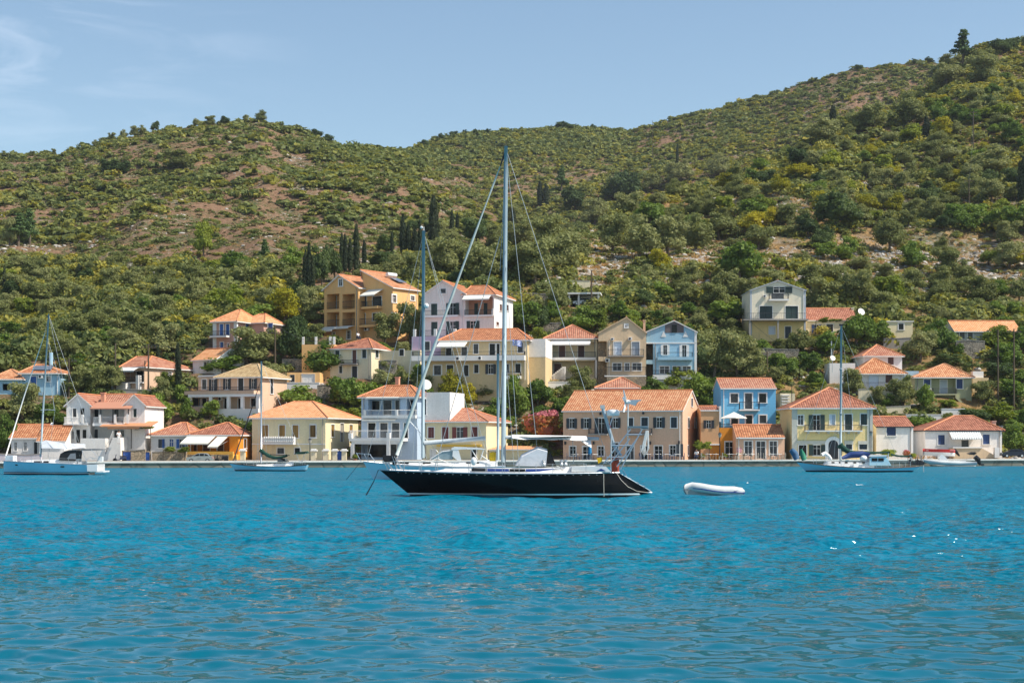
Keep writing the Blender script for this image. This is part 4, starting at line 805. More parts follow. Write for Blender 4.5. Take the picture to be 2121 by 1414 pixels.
zz = zz - amp * 7 * np.abs(fbm(Xg, Yg * .4, 42, 131, 3))
# terracing of the near slope
ter = np.clip((Yg - y1) / 8, 0, 1) * np.clip(1 - (Yg - 420) / 60, 0, 1) * (PXg > 900)
fr = (zz / 3.2) % 1.0; zz = zz + ter * .55 * 3.2 * (np.clip((fr - .55) / .45, 0, 1) - fr) * np.clip(fbm(Xg, Yg, 40, 31) * 3 + .6, 0, 1)
for (fx, fy, th, W, D, zb) in PADS:
    sn, cs = math.sin(th), math.cos(th); dx, dy = Xg - fx, Yg - fy
    u = dx * cs - dy * sn; v = dx * sn + dy * cs
    d = np.maximum(np.maximum(-u, u - W), np.maximum(-v - 1.5, v - D)); wgt = np.clip(1 - (d - .6) / 2.6, 0, 1); wgt = wgt * wgt * (3 - 2 * wgt)
    tgt = zb - .03
    low = np.minimum(zz, tgt + .0); front = (v < 0)
    zz = zz * (1 - wgt) + np.where(front, np.minimum(zz, tgt), np.where((u > -.6) & (u < W + .6) & (v < D), low, np.minimum(zz, tgt + 2))) * wgt
zz = np.maximum(zz, zq - .0)
nx, ny = Xg.shape
Ye = np.maximum(Yg, 186 + 14 * PXg / 2121.0 + 1.2); verts = np.stack([(PXg - CX) * Ye / F, Ye, zz], -1).reshape(-1, 3)
idx = np.arange(nx * ny).reshape(nx, ny); quads = np.stack([idx[:-1, :-1], idx[1:, :-1], idx[1:, 1:], idx[:-1, 1:]], -1).reshape(-1, 4)
def npmesh(name, verts, quads, mats, smooth=False, attrs=None, uv=None):
    me = bpy.data.meshes.new(name); k = quads.shape[1]; me.vertices.add(len(verts)); me.vertices.foreach_set('co', verts.astype(np.float32).ravel())
    me.loops.add(quads.size); me.loops.foreach_set('vertex_index', quads.astype(np.int32).ravel()); me.polygons.add(len(quads))
    me.polygons.foreach_set('loop_start', (np.arange(len(quads)) * k).astype(np.int32))
    if smooth: me.polygons.foreach_set('use_smooth', np.ones(len(quads), bool))
    for m in (mats if isinstance(mats, list) else [mats]): me.materials.append(m)
    if attrs:
        for an, (dom, arr) in attrs.items(): a = me.attributes.new(an, 'FLOAT', dom); a.data.foreach_set('value', arr.astype(np.float32))
    me.update(calc_edges=True); return me
def linkmesh(name, me, parent=None, loc=None):
    o = bpy.data.objects.new(name, me); scene.collection.objects.link(o)
    if parent is not None: o.parent = parent
    if loc is not None: o.location = loc
    return o
def tz(X, Y):
    px = CX + X * F / Y; i = np.clip((px - pxs[0]) / (pxs[1] - pxs[0]), 0, nx - 1.001); j = np.interp(Y, Ys, np.arange(ny)); j = np.clip(j, 0, ny - 1.001)
    i0 = np.floor(i).astype(int); j0 = np.floor(j).astype(int); a = i - i0; b = j - j0
    return (zz[i0, j0] * (1 - a) + zz[i0 + 1, j0] * a) * (1 - b) + (zz[i0, j0 + 1] * (1 - a) + zz[i0 + 1, j0 + 1] * a) * b
YM = np.concatenate([np.arange(192, 300, .5), np.arange(300, 1150, 1.5)])
def hit(px, py, ymin=0):
    """first ground point along the sight line of a photo pixel"""
    X = (px - CX) * YM / F; z = CH + (HY - py) * YM / F; g = tz(X, YM); k = np.nonzero((z <= g) & (YM > ymin))[0]
    if len(k) == 0: return None
    Y = float(YM[k[0]]); return (px - CX) * Y / F, Y, float(g[k[0]])
# ground material: dry grass, bare earth, pale rock, green ground cover
m, t, b = nodes('hill_ground'); b.inputs['Roughness'].default_value = .95; b.inputs['Specular IOR Level'].default_value = .05
c = t.nodes.new('ShaderNodeTexCoord')
def nz_(sc, det=8, rough=.65, dist=0):
    n = t.nodes.new('ShaderNodeTexNoise'); n.inputs['Scale'].default_value = sc; n.inputs['Detail'].default_value = det; n.inputs['Roughness'].default_value = rough; n.inputs['Distortion'].default_value = dist
    t.links.new(c.outputs['Object'], n.inputs['Vector']); return n.outputs[0]
def mixc(f, a, bb):
    x = t.nodes.new('ShaderNodeMix'); x.data_type = 'RGBA'
    t.links.new(f, x.inputs[0])
    for i, q in ((6, a), (7, bb)):
        if isinstance(q, tuple): x.inputs[i].default_value = (*q, 1)
        else: t.links.new(q, x.inputs[i])
    return x.outputs[2]
def rng_(f, a, bb, lo=0, hi=1):
    r = t.nodes.new('ShaderNodeMapRange'); r.inputs[1].default_value = a; r.inputs[2].default_value = bb; r.inputs[3].default_value = lo; r.inputs[4].default_value = hi; t.links.new(f, r.inputs[0]); return r.outputs[0]
def mul_(a, bb):
    n = t.nodes.new('ShaderNodeMath'); n.operation = 'MULTIPLY'; t.links.new(a, n.inputs[0]); t.links.new(bb, n.inputs[1]); return n.outputs[0]
g = mixc(rng_(nz_(.9), .35, .68), (.17, .095, .058), (.31, .20, .125))
at = t.nodes.new('ShaderNodeAttribute'); at.attribute_name = 'dry'
g2 = mixc(rng_(nz_(.5), .35, .65), (.20, .13, .06), (.40, .25, .11)); g = mixc(at.outputs['Fac'], g, g2)
g = mixc(mul_(rng_(nz_(.09, 6), .44, .56), rng_(nz_(1.1, 9, .7), .42, .53)), g, (.075, .092, .032))
rk = mul_(rng_(nz_(.045, 4), .50, .62), rng_(nz_(1.0, 10, .75), .53, .60)); g = mixc(rk, g, (.50, .46, .40))
ar = t.nodes.new('ShaderNodeAttribute'); ar.attribute_name = 'rocky'
g = mixc(mul_(ar.outputs['Fac'], rng_(nz_(.55, 10, .75), .47, .56)), g, (.40, .37, .33))
pv = t.nodes.new('ShaderNodeAttribute'); pv.attribute_name = 'paved'; g = mixc(pv.outputs['Fac'], g, (.33, .30, .26))
t.links.new(g, b.inputs['Base Color'])
bp = t.nodes.new('ShaderNodeBump'); bp.inputs['Strength'].default_value = 1; bp.inputs['Distance'].default_value = .9; t.links.new(nz_(.8, 10, .7), bp.inputs['Height']); t.links.new(bp.outputs[0], b.inputs['Normal'])
GROUND = m
PYg = HY - (zz - CH) * F / Yg
VISG = PYg <= np.concatenate([np.full((nx, 1), 2000.0), np.minimum.accumulate(PYg, axis=1)[:, :-1]], 1) + 5
def vis(X, Y):
    px = CX + X * F / Y; i = np.clip(np.round((px - pxs[0]) / (pxs[1] - pxs[0])), 0, nx - 1).astype(int); j = np.clip(np.round(np.interp(Y, Ys, np.arange(ny))), 0, ny - 1).astype(int); return VISG[i, j]
dry = np.clip(1 - (Yg - 400) / 120, 0, 1) * (PXg > 1050) * np.clip((Yg - 215) / 15, 0, 1)
rocky = np.exp(-((PYg - 555) / 55) ** 2) * np.clip((PXg - 1130) / 80, 0, 1) + .6 * np.exp(-((PXg - 80) / 110) ** 2 - ((PYg - 640) / 60) ** 2) + .5 * np.exp(-((PXg - 1760) / 150) ** 2 - ((PYg - 400) / 40) ** 2) + .5 * np.exp(-((PXg - 1650) / 200) ** 2 - ((PYg - 740) / 30) ** 2)
rocky = np.clip(rocky, 0, 1) * (Yg < 480)
me = npmesh('terrain', verts, quads, GROUND, True, {'dry': ('POINT', dry.ravel()), 'rocky': ('POINT', rocky.ravel()), 'paved': ('POINT', np.clip((y1 + 1.5 - Yg) / 2, 0, 1).ravel())})
tag(linkmesh('terrain', me), kind='structure')
# quay
def qpt(px, dy=0): Y = YQ(px) + dy; return PX(px, Y), Y, ZQ(px)
m = MB(); PQ = list(range(-420, 2541, 60))
for a, bq in zip(PQ[:-1], PQ[1:]):
    A, B = qpt(a), qpt(bq); A2, B2 = qpt(a, 2.2), qpt(bq, 2.2)
    m.poly([(A[0], A[1], -2), (B[0], B[1], -2), (B[0], B[1], B[2] - .13), (A[0], A[1], A[2] - .13)], 0)
    m.poly([(A[0], A[1] - .12, A[2] - .13), (B[0], B[1] - .12, B[2] - .13), (B[0], B[1] - .12, B[2] + .03), (A[0], A[1] - .12, A[2] + .03)], 1)
    m.poly([(A[0], A[1] - .12, A[2] - .13), (A[0], A[1], A[2] - .13), (B[0], B[1], B[2] - .13), (B[0], B[1] - .12, B[2] - .13)], 1)
    m.poly([(A[0], A[1] - .12, A[2] + .03), (B[0], B[1] - .12, B[2] + .03), (B2[0], B2[1], B2[2] + .03), (A2[0], A2[1], A2[2] + .03)], 1)
QF = stone('quay_blocks', (.27, .245, .19), (.20, .19, .15), .5, .35); tag(m.build('quay', [QF, plaster('quay_edge', (.80, .76, .68), amt=.3)]), kind='structure')
# ------------------------------------------------------------------ free standing walls
def wall_px(name, label, x0, x1, yt, yb, mat, Y=None, th=.5, cap=False, yt2=None):
    Y = Y or hit((x0 + x1) / 2, yb)[1]; X0, X1 = PX(x0, Y), PX(x1, Y); zt, zb = PZ(yt, Y), PZ(yb, Y); zt2 = PZ(yt2, Y) if yt2 else zt
    e = empty(name, ((X0 + X1) / 2, Y, zb), 0, label, 'wall'); w = (X1 - X0) / 2; m = MB(); n = max(2, int(w * 1.2)); top = []
    for k in range(n + 1):
        f = k / n; top.append((-w + 2 * w * f, zt + (zt2 - zt) * f - zb + (0 if mat in (TRIM, WHITE) else random.uniform(-.12, .12))))
    m.prism([(-w, 0, -2.5), (w, 0, -2.5)] + [(p[0], 0, p[1]) for p in top[::-1]], (0, th, 0)); m.build('masonry', mat, e)
    q = MB()
    for p, r_ in zip(top[:-1], top[1:]): q.prism([(p[0], -.05, p[1]), (r_[0], -.05, r_[1]), (r_[0], -.05, r_[1] + .1), (p[0], -.05, p[1] + .1)], (0, th + .1, 0))
    q.build('coping', TRIM if mat in (TRIM, WHITE) else CONC, e); return e
for a in (('stone_wall', 'grey rubble retaining wall behind the pale pink house', 1055, 1142, 608, 632, STONE), ('stone_wall', 'stone retaining wall between the fig tree and the cream awning house', 1112, 1174, 668, 690, STONE),
          ('stone_wall', 'dark stone retaining wall between two leafy bushes above the cream house with ochre shutters', 657, 690, 797, 828, STONE), ('garden_wall', 'low white garden wall below the cream house with long white awning', 1097, 1182, 791, 812, TRIM),
          ('stone_wall', 'shaded stone wall above the yellow house with oxblood shutters', 984, 1030, 807, 834, STONE), ('garden_wall', 'tan concrete garden wall behind the low white house with blue window', 1811, 1886, 842, 858, wc('cream')),
          ('garden_wall', 'long low white wall left of the white house with striped awning', 1876, 1952, 859, 877, TRIM), ('garden_wall', 'taller white parapet above the roof of the white striped awning house', 1950, 1999, 847, 866, TRIM),
          ('retaining_wall', 'bare concrete retaining wall under the pale green shed', 1830, 1888, 701, 724, CONC), ('stone_wall', 'rubble terrace wall below the tall cream gabled house', 1563, 1655, 723, 752, STONE),
          ('stone_wall', 'rough stone terrace wall below the long low building at right', 1980, 2040, 706, 742, STONE), ('stone_wall', 'stone retaining wall beside the orange terrace', 584, 626, 745, 770, STONE),
          ('terrace_wall', 'grey terrace wall under the peach bungalow with awning', 254, 322, 806, 822, CONC), ('garden_wall', 'white garden wall above the cream house with ochre shutters', 594, 662, 793, 806, TRIM),
          ('stone_wall', 'old dry stone wall with stair beside the old cream house', 784, 822, 747, 794, STONE), ('retaining_wall', 'tall pale retaining wall above the white carport', 1164, 1222, 582, 600, wc('cream')), ('garden_wall', 'plain wall below the white porch house on the right slope', 1778, 1850, 806, 838, wc('cream'))):
    wall_px(*a)
wall_px('garden_wall', 'low lilac white wall along the quay at the left edge of the photo', -60, 85, 942, 957, plaster('plaster_lilac_wall', (.62, .56, .60)), Y=197)
wall_px('stone_wall', 'warm stone wall beside the blue gate left of the white cottage', 271, 301, 932, 957, STONE2, Y=199); wall_px('stone_wall', 'whitewashed stone wall with a vine in front of the white cottage with blue shutters', 315, 386, 935, 957, STONE2, Y=199)
def gate(x0, x1, yt, yb, label, Y=199.2):
    e = empty('gate', (PX((x0 + x1) / 2, Y), Y, PZ(yb, Y)), 0, label, 'gate'); w = PX(x1, Y) - PX(x0, Y); hh = (yb - yt) * Y / F; m = MB()
    for k in range(6): m.box(-w / 2 + k * w / 6 + .02, -w / 2 + (k + 1) * w / 6, 0, .06, 0, hh)
    m.build('gate_leaf', plain('blue_gate', (.03, .11, .42)), e); m = MB(); m.box(-w / 2 - .15, -w / 2, -.05, .15, 0, hh + .15); m.box(w / 2, w / 2 + .15, -.05, .15, 0, hh + .15); m.box(-w / 2, w / 2, -.05, .15, hh, hh + .15); m.build('gate_frame', STONE2, e)
gate(255, 271, 935, 957, 'wide blue plank gate beside the warm stone wall on the quay'); gate(301, 310, 936, 955, 'narrow blue gate between the stone wall and the white cottage'); gate(696, 709, 933, 953, 'pale grey blue garden gate right of the cream house with ochre shutters', 200)
def pillar(x, yt, yb, label, Y=200, w=.42):
    e = empty('gate_pillar', (PX(x, Y), Y, PZ(yb, Y)), 0, label, 'gate pillar'); hh = (yb - yt) * Y / F; m = MB(); m.box(-w, w, -w, w, 0, hh - .3); m.build('shaft', wc('cream'), e)
    m = MB(); m.box(-w - .15, w + .15, -w - .15, w + .15, hh - .3, hh - .15); m.prism([(-w, -w, hh - .15), (w, -w, hh - .15), (w, w, hh - .15), (-w, w, hh - .15)], (0, 0, .15)); m.build('pillar_cap', TRIM, e); e['group'] = 'pale gate pillars by the cream house with ochre shutters'
for x, l in ((503, 'pale capped gate pillar just behind the bow of the small sloop'), (650, 'pale capped gate pillar left of a pair on the quay path'), (675, 'pale capped gate pillar right of a pair on the quay path'), (694, 'capped gate pillar left of the grey blue gate'), (713, 'capped gate pillar right of the grey blue gate')): pillar(x, 929, 955, l, w=.3)
# ------------------------------------------------------------------ foliage
def foliage(name, ramp, trans=.32, rough=.7):
    m, t, b = nodes(name); t.nodes.remove(b); out_ = t.nodes['Material Output']
    oi = t.nodes.new('ShaderNodeObjectInfo'); ge = t.nodes.new('ShaderNodeNewGeometry'); at = t.nodes.new('ShaderNodeAttribute'); at.attribute_name = 'tint'
    def M(op, a, bv): 
        n = t.nodes.new('ShaderNodeMath'); n.operation = op
        for i, x in enumerate((a, bv)):
            if isinstance(x, (int, float)): n.inputs[i].default_value = x
            else: t.links.new(x, n.inputs[i])
        return n.outputs[0]
    f = M('ADD', M('MULTIPLY', oi.outputs['Random'], .7), M('ADD', at.outputs['Fac'], M('MULTIPLY', ge.outputs['Random Per Island'], .38)))
    r = t.nodes.new('ShaderNodeValToRGB'); e = r.color_ramp.elements; e[0].color = (*ramp[0], 1); e[0].position = 0; e[1].color = (*ramp[-1], 1); e[1].position = 1
    for k, c_ in enumerate(ramp[1:-1]): x = e.new((k + 1) / (len(ramp) - 1)); x.color = (*c_, 1)
    t.links.new(f, r.inputs[0])
    d = t.nodes.new('ShaderNodeBsdfPrincipled'); d.inputs['Roughness'].default_value = rough; d.inputs['Specular IOR Level'].default_value = .22; t.links.new(r.outputs[0], d.inputs['Base Color'])
    tr = t.nodes.new('ShaderNodeBsdfTranslucent'); hs = t.nodes.new('ShaderNodeHueSaturation'); hs.inputs['Value'].default_value = 1.3; hs.inputs['Saturation'].default_value = 1.15; hs.inputs['Hue'].default_value = .49
    t.links.new(r.outputs[0], hs.inputs['Color']); t.links.new(hs.outputs[0], tr.inputs[0])
    mx_ = t.nodes.new('ShaderNodeMixShader'); mx_.inputs[0].default_value = trans; t.links.new(d.outputs[0], mx_.inputs[1]); t.links.new(tr.outputs[0], mx_.inputs[2]); t.links.new(mx_.outputs[0], out_.inputs[0])
    return m
FO = dict(olive=foliage('olive_leaves', [(.125, .145, .045), (.20, .22, .075), (.28, .29, .12)]),
          leaf=foliage('broad_leaves', [(.065, .115, .02), (.12, .185, .032), (.20, .27, .05)]),
          dark=foliage('dark_leaves', [(.038, .068, .022), (.068, .105, .032), (.11, .15, .045)]),
          bright=foliage('bright_leaves', [(.10, .14, .02), (.18, .225, .03), (.29, .33, .05)]),
          yellow=foliage('yellow_leaves', [(.17, .18, .015), (.32, .30, .02), (.46, .40, .03)]),
          cypress=foliage('cypress_leaves', [(.016, .026, .012), (.028, .042, .017), (.042, .056, .022)], .08),
          pine=foliage('pine_leaves', [(.05, .09, .03), (.085, .14, .045), (.14, .20, .055)], .2),
          scrub=foliage('scrub_leaves', [(.055, .088, .026), (.115, .152, .040), (.175, .20, .070), (.245, .25, .055), (.35, .31, .055)]),
          bloom=foliage('flowering_leaves', [(.10, .16, .02), (.30, .16, .05), (.50, .16, .07), (.55, .20, .22)]))
BARK = plain('bark', (.13, .10, .07), rough=.9, var=.3, scale=6)
def ico():
    import bmesh; bm = bmesh.new(); bmesh.ops.create_icosphere(bm, subdivisions=2, radius=1); v = np.array([x.co[:] for x in bm.verts]); f = np.array([[x.index for x in q.verts] for q in bm.faces]); bm.free(); return v, f
ICV, ICF = ico()
def blobs(rg, kind):
    """lobes (centre, radii) in a crown of radius 1, height about 2*hh standing on z=0"""
    L = []
    if kind in ('olive', 'leaf', 'dark', 'bright', 'yellow', 'bloom'):
        n = {'olive': 17, 'leaf': 12, 'dark': 11, 'bright': 13, 'yellow': 16, 'bloom': 12}[kind]
        for k in range(n):
            a = rg.uniform(0, 6.28); r = math.sqrt(rg.uniform(0, 1)) * .68; z = rg.uniform(-.72, .74) * (1 - .3 * r); s = rg.uniform(.24, .44) * (1.1 if z < .2 else .9)
            if kind == 'leaf': s *= 1.12
            L.append((np.array([r * math.cos(a), r * math.sin(a), z]), np.array([s, s, s * rg.uniform(.7, .95)])))
        L.append((np.array([0, 0, -.12]), np.array([.6, .6, .62])))
    elif kind == 'cypress':
        for k in range(9): z = -1 + 2 * (k + .5) / 9; w = (1 - abs((z + .25) / 1.3) ** 2.2) ** .6 if abs(z + .25) < 1.3 else .1; w = max(.18, w); L.append((np.array([rg.uniform(-.1, .1), rg.uniform(-.1, .1), z]), np.array([w * .85, w * .85, .2])))
    elif kind == 'pine':
        for k in range(20): z = rg.uniform(-.8, .9); w = (1 - (z + 1) / 2.1) * .8; a = rg.uniform(0, 6.28); r = w * rg.uniform(.3, 1); s = .14 + .2 * (1 - (z + 1) / 2); L.append((np.array([r * math.cos(a), r * math.sin(a), z]), np.array([s, s, s * .45])))
        L.append((np.array([0, 0, -.3]), np.array([.3, .3, .7])))
    return L
def crown_arrays(kind, seed, nq, size, core=.72, shape=None):
    rg = np.random.default_rng(seed); L = blobs(rg, kind); V = []; Q = []; T = []; off = 0
    if core > 0:
        for c_, s_ in L:
            v = ICV * (1 + rg.uniform(-.16, .16, (len(ICV), 1))) * s_ * core + c_; V.append(v); Q.append(np.concatenate([ICF, ICF[:, :1]], 1)[:, [0, 1, 2, 2]] + off); T.append(np.zeros(len(v)) + .0); off += len(v)
    w = np.array([s[0] * s[2] for _, s in L]); w /= w.sum(); ch = rg.choice(len(L), nq, p=w)
    d = rg.normal(size=(nq, 3)); d[:, 2] = np.where(d[:, 2] < -.6, -d[:, 2], d[:, 2]); d /= np.linalg.norm(d, axis=1)[:, None]
    C_ = np.array([L[k][0] for k in ch]); S_ = np.array([L[k][1] for k in ch]); p = C_ + d * S_ * rg.uniform(.72, 1.18, (nq, 1))
    n = d * .75 + rg.normal(size=(nq, 3)) * .55; n /= np.linalg.norm(n, axis=1)[:, None]; a = np.cross(n, rg.normal(size=(nq, 3))); a /= np.linalg.norm(a, axis=1)[:, None]; bb = np.cross(n, a)
    sz = size * rg.uniform(.55, 1.35, (nq, 1)); el = rg.uniform(.45, .9, (nq, 1))
    if kind == 'cypress': a = a * .3 + np.array([0, 0, 1.0]); a /= np.linalg.norm(a, axis=1)[:, None]; bb = np.cross(n, a)
    q = np.stack([p - a * sz, p + bb * sz * el, p + a * sz, p - bb * sz * el], 1).reshape(-1, 3); V.append(q); Q.append(np.arange(nq * 4).reshape(-1, 4) + off)
    tt = rg.uniform(-.05, .05, len(L))[ch]
    if kind == 'bloom': tt = np.where(p[:, 2] > .35, .55, -.25)
    T.append(np.repeat(tt, 4)); V = np.concatenate(V); return V, np.concatenate(Q), np.concatenate(T)
def tri_fix(me): return me
def build_crown(kind, seed, nq, size, mat, core=.72):
    V, Q, T = crown_arrays(kind, seed, nq, size, core); nc = 0
    me = bpy.data.meshes.new('crown'); faces = [tuple(dict.fromkeys(q)) for q in Q.tolist()]; me.from_pydata(V.tolist(), [], faces); me.materials.append(mat)
    a = me.attributes.new('tint', 'FLOAT', 'POINT'); a.data.foreach_set('value', T.astype(np.float32)); me.update(); return me
CROWNS = {k: [build_crown(k, 100 + i * 7 + len(k), nq, sz, FO[k], core) for i in range(nv)] for k, nq, sz, nv, core in
          (('olive', 3000, .060, 6, .60), ('leaf', 1700, .085, 4, .66), ('dark', 1600, .075, 3, .72), ('bright', 1600, .075, 3, .62), ('yellow', 2200, .058, 2, .52), ('cypress', 1100, .10, 3, .8), ('pine', 1500, .08, 2, .6), ('bloom', 1600, .07, 1, .7))}
def trunk_mesh(seed, forks=4):
    rg = random.Random(seed); m = MB(); p0 = (0, 0, -1.25); p1 = (rg.uniform(-.08, .08), rg.uniform(-.08, .08), -.55); m.tube([p0, p1], [.085, .06], 7)
    for k in range(forks): a = 6.28 * k / forks + rg.uniform(-.4, .4); m.tube([p1, (p1[0] + .2 * math.cos(a), p1[1] + .2 * math.sin(a), -.25), (.45 * math.cos(a), .45 * math.sin(a), .15)], [.05, .035, .015], 5)
    me = bpy.data.meshes.new('trunk'); me.from_pydata(m.v, [], m.f); me.materials.append(BARK); me.update(); return me
TRUNKS = [trunk_mesh(i) for i in range(4)]
STR = MB(); STR.tube([(0, 0, -1.15), (0, 0, .6)], [.10, .04], 7); TSTR = bpy.data.meshes.new('trunk'); TSTR.from_pydata(STR.v, [], STR.f); TSTR.materials.append(BARK); TSTR.update()
KN = dict(olive=('olive_tree', 'grey green olive tree'), leaf=('leafy_tree', 'broad leaved green tree'), dark=('evergreen_tree', 'dark evergreen tree'), bright=('leafy_tree', 'bright light green tree'), yellow=('yellow_tree', 'yellow green feathery tree'),
          cypress=('cypress_tree', 'slender dark cypress'), pine=('pine_tree', 'pine tree with layered boughs'), bloom=('flowering_shrub', 'orange and pink flowering bush'))
TREES = []
def where(px, py):
    best = min(LAND, key=lambda l: (l[0] - px) ** 2 + ((l[1] - py) * 1.0) ** 2); dx, dy = px - best[0], py - best[1]
    dist = math.hypot(dx, dy); rel = ('right of' if dx > 0 else 'left of') if abs(dx) > abs(dy) else ('below' if dy > 0 else 'above')
    pre = '' if dist < 60 else ('just ' if dist < 0 else ('well ' if dist < 170 else 'high ' if rel == 'above' else 'far '))
    return f'{pre}{rel} the {best[2]}'
def tree(kind, px, pyb, w, h, label=None, trunk=True, Y=None, group=None, seed=None, sink=.12):
    """crown w x h photo px, base at photo row pyb"""
    r_ = hit(px, pyb) if Y is None else (PX(px, Y), Y, float(tz(PX(px, Y), np.array(Y))))
    if r_ is None: return None
    X, Y, z = r_; s = Y / F; R_ = w * s / 2; H = h * s; i = len(TREES); rg = random.Random(i * 13 + 5)
    nm, lb = KN[kind]; trunk = trunk and kind not in ('bloom',); low = h < w * .85 and kind not in ('cypress', 'pine')
    if kind == 'olive' and low and h * s < 2.6: nm = 'olive_shrub'
    tf = .0 if (kind in ('cypress',) or low) else .12 if kind == 'pine' else (.07 if i % 4 == 0 else .02)       # clear trunk share
    hz = H * (1 - tf) / 2 / (.95 if kind not in ('cypress', 'pine') else 1.05); zc = H - hz * .92
    e = empty(nm, (X, Y, z - sink), rg.uniform(0, 6.28), None, None)
    c_ = linkmesh('crown', rg.choice(CROWNS[kind]), e, (0, 0, zc + sink)); k_ = 1.0 / (1.0 if kind == 'cypress' else .98); c_.scale = (R_ * k_, R_ * k_, hz)
    if trunk:
        t_ = linkmesh('trunk', TSTR if kind in ('cypress', 'pine') else rg.choice(TRUNKS), e, (0, 0, zc + sink)); q_ = min(R_, hz * 1.2) if kind != 'cypress' else R_ * 1.6; t_.scale = (q_, q_, (zc + .4) / 1.2)
    dup = label is None
    lab = label or f"{'small ' if H < 3 and kind != 'cypress' else 'large ' if H > 6.5 and kind not in ('cypress','pine') else ''}{lb} {where(px, pyb - h / 2)}"
    tag(e, lab, 'bush' if kind == 'bloom' or nm == 'olive_shrub' else 'tree', group or {'olive': 'olive trees on the village slope', 'cypress': 'cypresses above the village', 'leaf': 'broad leaved trees among the houses', 'dark': 'evergreen trees on the slope', 'bright': 'light green trees among the houses', 'yellow': 'yellow green trees', 'pine': 'pines on the slopes'}.get(kind, 'flowering bushes'))
    TREES.append((px, pyb - h / 2, w, h)); return e
TR = '''olive 47 877 72 72|leaf 10 935 42 66|olive 165 815 58 46|olive 200 815 52 50|olive 235 812 48 48|leaf 125 884 26 24|leaf 318 886 42 46|leaf 290 926 46 36
cypress 327 790 12 56|pine 345 790 30 48|cypress 369 815 15 86|olive 335 832 32 46|leaf 382 852 40 50|leaf 331 886 54 52|leaf 387 872 28 40|leaf 434.6 868 42 36|leaf 460 776 80 36|olive 512 760 92 72|dark 612 760 66 90|dark 640 748 50 60
yellow 588 668 72 62|olive 640 655 60 60|olive 798 713 60 56|olive 850 715 50 82|leaf 672 778 66 60|leaf 712 848 60 62|leaf 752 850 58 56|leaf 625 854 80 48|bright 566 852 44 34|yellow 935 840 50 68|yellow 968 846 44 50|leaf 1068 862 54 72|leaf 1113 846 56 52|bloom 1125 926 78 82
leaf 1084 692 66 64|dark 1120 690 44 54|olive 1157 648 46 54|leaf 1205 690 70 48|bright 1238 688 40 44|olive 1203 814 52 52|olive 1185 836 48 40|bright 1395 812 60 46|bright 1430 814 56 50|olive 1478 784 76 90|olive 1528 786 74 84|olive 1570 790 54 58|leaf 1448 842 66 60|leaf 1476 850 44 44
olive 1480 642 56 54|olive 1510 622 62 62|leaf 1495 670 72 42|dark 1530 680 40 50|olive 1659 737 60 50|leaf 1712 738 64 44|leaf 1775 722 66 60|leaf 1812 716 50 50|olive 1700 642 74 58|olive 1778 634 68 64|olive 1828 660 64 50|olive 1765 824 46 54|leaf 1692 806 40 34|olive 1817 842 34 38|leaf 1842 846 28 26
olive 1906 750 60 58|leaf 1947 730 58 60|dark 1956 764 66 28|olive 1870 842 58 62|leaf 1914 852 40 48|bright 1966 848 42 22|olive 2039 838 50 42|bright 2060 730 72 50|leaf 2092 762 60 50|leaf 2116 730 50 46|leaf 2085 690 60 30|dark 2070 790 60 40|leaf 2100 826 60 40
dark 2018 876 64 30|bright 2068 880 72 40|leaf 2112 884 46 34|leaf 2103 938 46 50|leaf 1908 892 54 30|leaf 620 940 1 1
olive 1843 524 64 60|leaf 1753 541 44 44|leaf 1891 553 46 46|olive 1996 590 46 44|dark 1733 480 86 68|leaf 1533 584 90 80|olive 1570 520 60 52|olive 1270 525 74 70|olive 1325 540 80 78|olive 1385 530 76 72|olive 1440 520 70 66|olive 1490 500 60 56|dark 1290 420 70 60|leaf 1345 470 60 46
pine 1995 140 58 70|olive 1965 150 50 30|olive 2030 138 54 34|dark 1945 160 40 24|dark 2070 112 40 26|dark 2095 108 44 30|dark 2116 90 26 24|pine 1163 398 38 50|dark 1190 440 60 50|olive 915 575 80 74|olive 965 568 76 66|olive 1010 585 80 76|olive 1055 575 80 72|olive 1110 590 90 84|olive 1165 572 90 80|olive 1195 545 60 60|olive 1140 520 70 60|olive 1080 520 60 52|dark 985 515 50 64|olive 1060 470 50 40|olive 1230 470 60 54
dark 668 594 46 84|dark 694 584 34 70|dark 790 560 50 40|olive 760 590 56 44|olive 820 585 60 50|olive 860 592 60 60|bright 1614 560 34 30|bright 1895 300 60 40|olive 1600 600 60 40|olive 1680 600 60 46|olive 1720 590 54 46|olive 1780 565 50 30
pine 38 510 70 62|pine 62 508 46 66|bright 422 532 40 66|pine 548 545 34 44|olive 370 352 66 36|dark 225 362 50 28|dark 250 362 46 26|olive 20 510 30 54
olive 1630 470 56 44|yellow 1800 440 50 34|yellow 1660 372 60 30|bright 1720 350 60 36|olive 1410 380 60 46|olive 1350 398 44 34|olive 1490 366 50 40|olive 1880 262 70 60|olive 1960 182 60 50|olive 2040 180 70 60|olive 1810 270 60 50|olive 1700 300 70 46|olive 2060 360 90 50|olive 2090 560 60 50|leaf 2010 482 50 40|leaf 2100 480 60 46|olive 1930 460 60 44'''
for row in TR.replace('\n', '|').split('|'):
    k_, a_, b_, c_, d_ = row.split()
    if float(c_) > 5: tree(k_, float(a_), float(b_), float(c_) * 1.16, float(d_) * 1.12)
for k_, a_, c_, d_, l_ in (('bright', 1838, 42, 26, 'yellow green bush before the low white house with blue window'), ('bloom', 1876, 22, 24, 'small flowering bush at the right corner of the low white house'), ('bright', 1890, 18, 16, 'small round bush between the two white quay houses')): tree(k_, a_, 0, c_, d_, l_, Y=200.5, trunk=False)
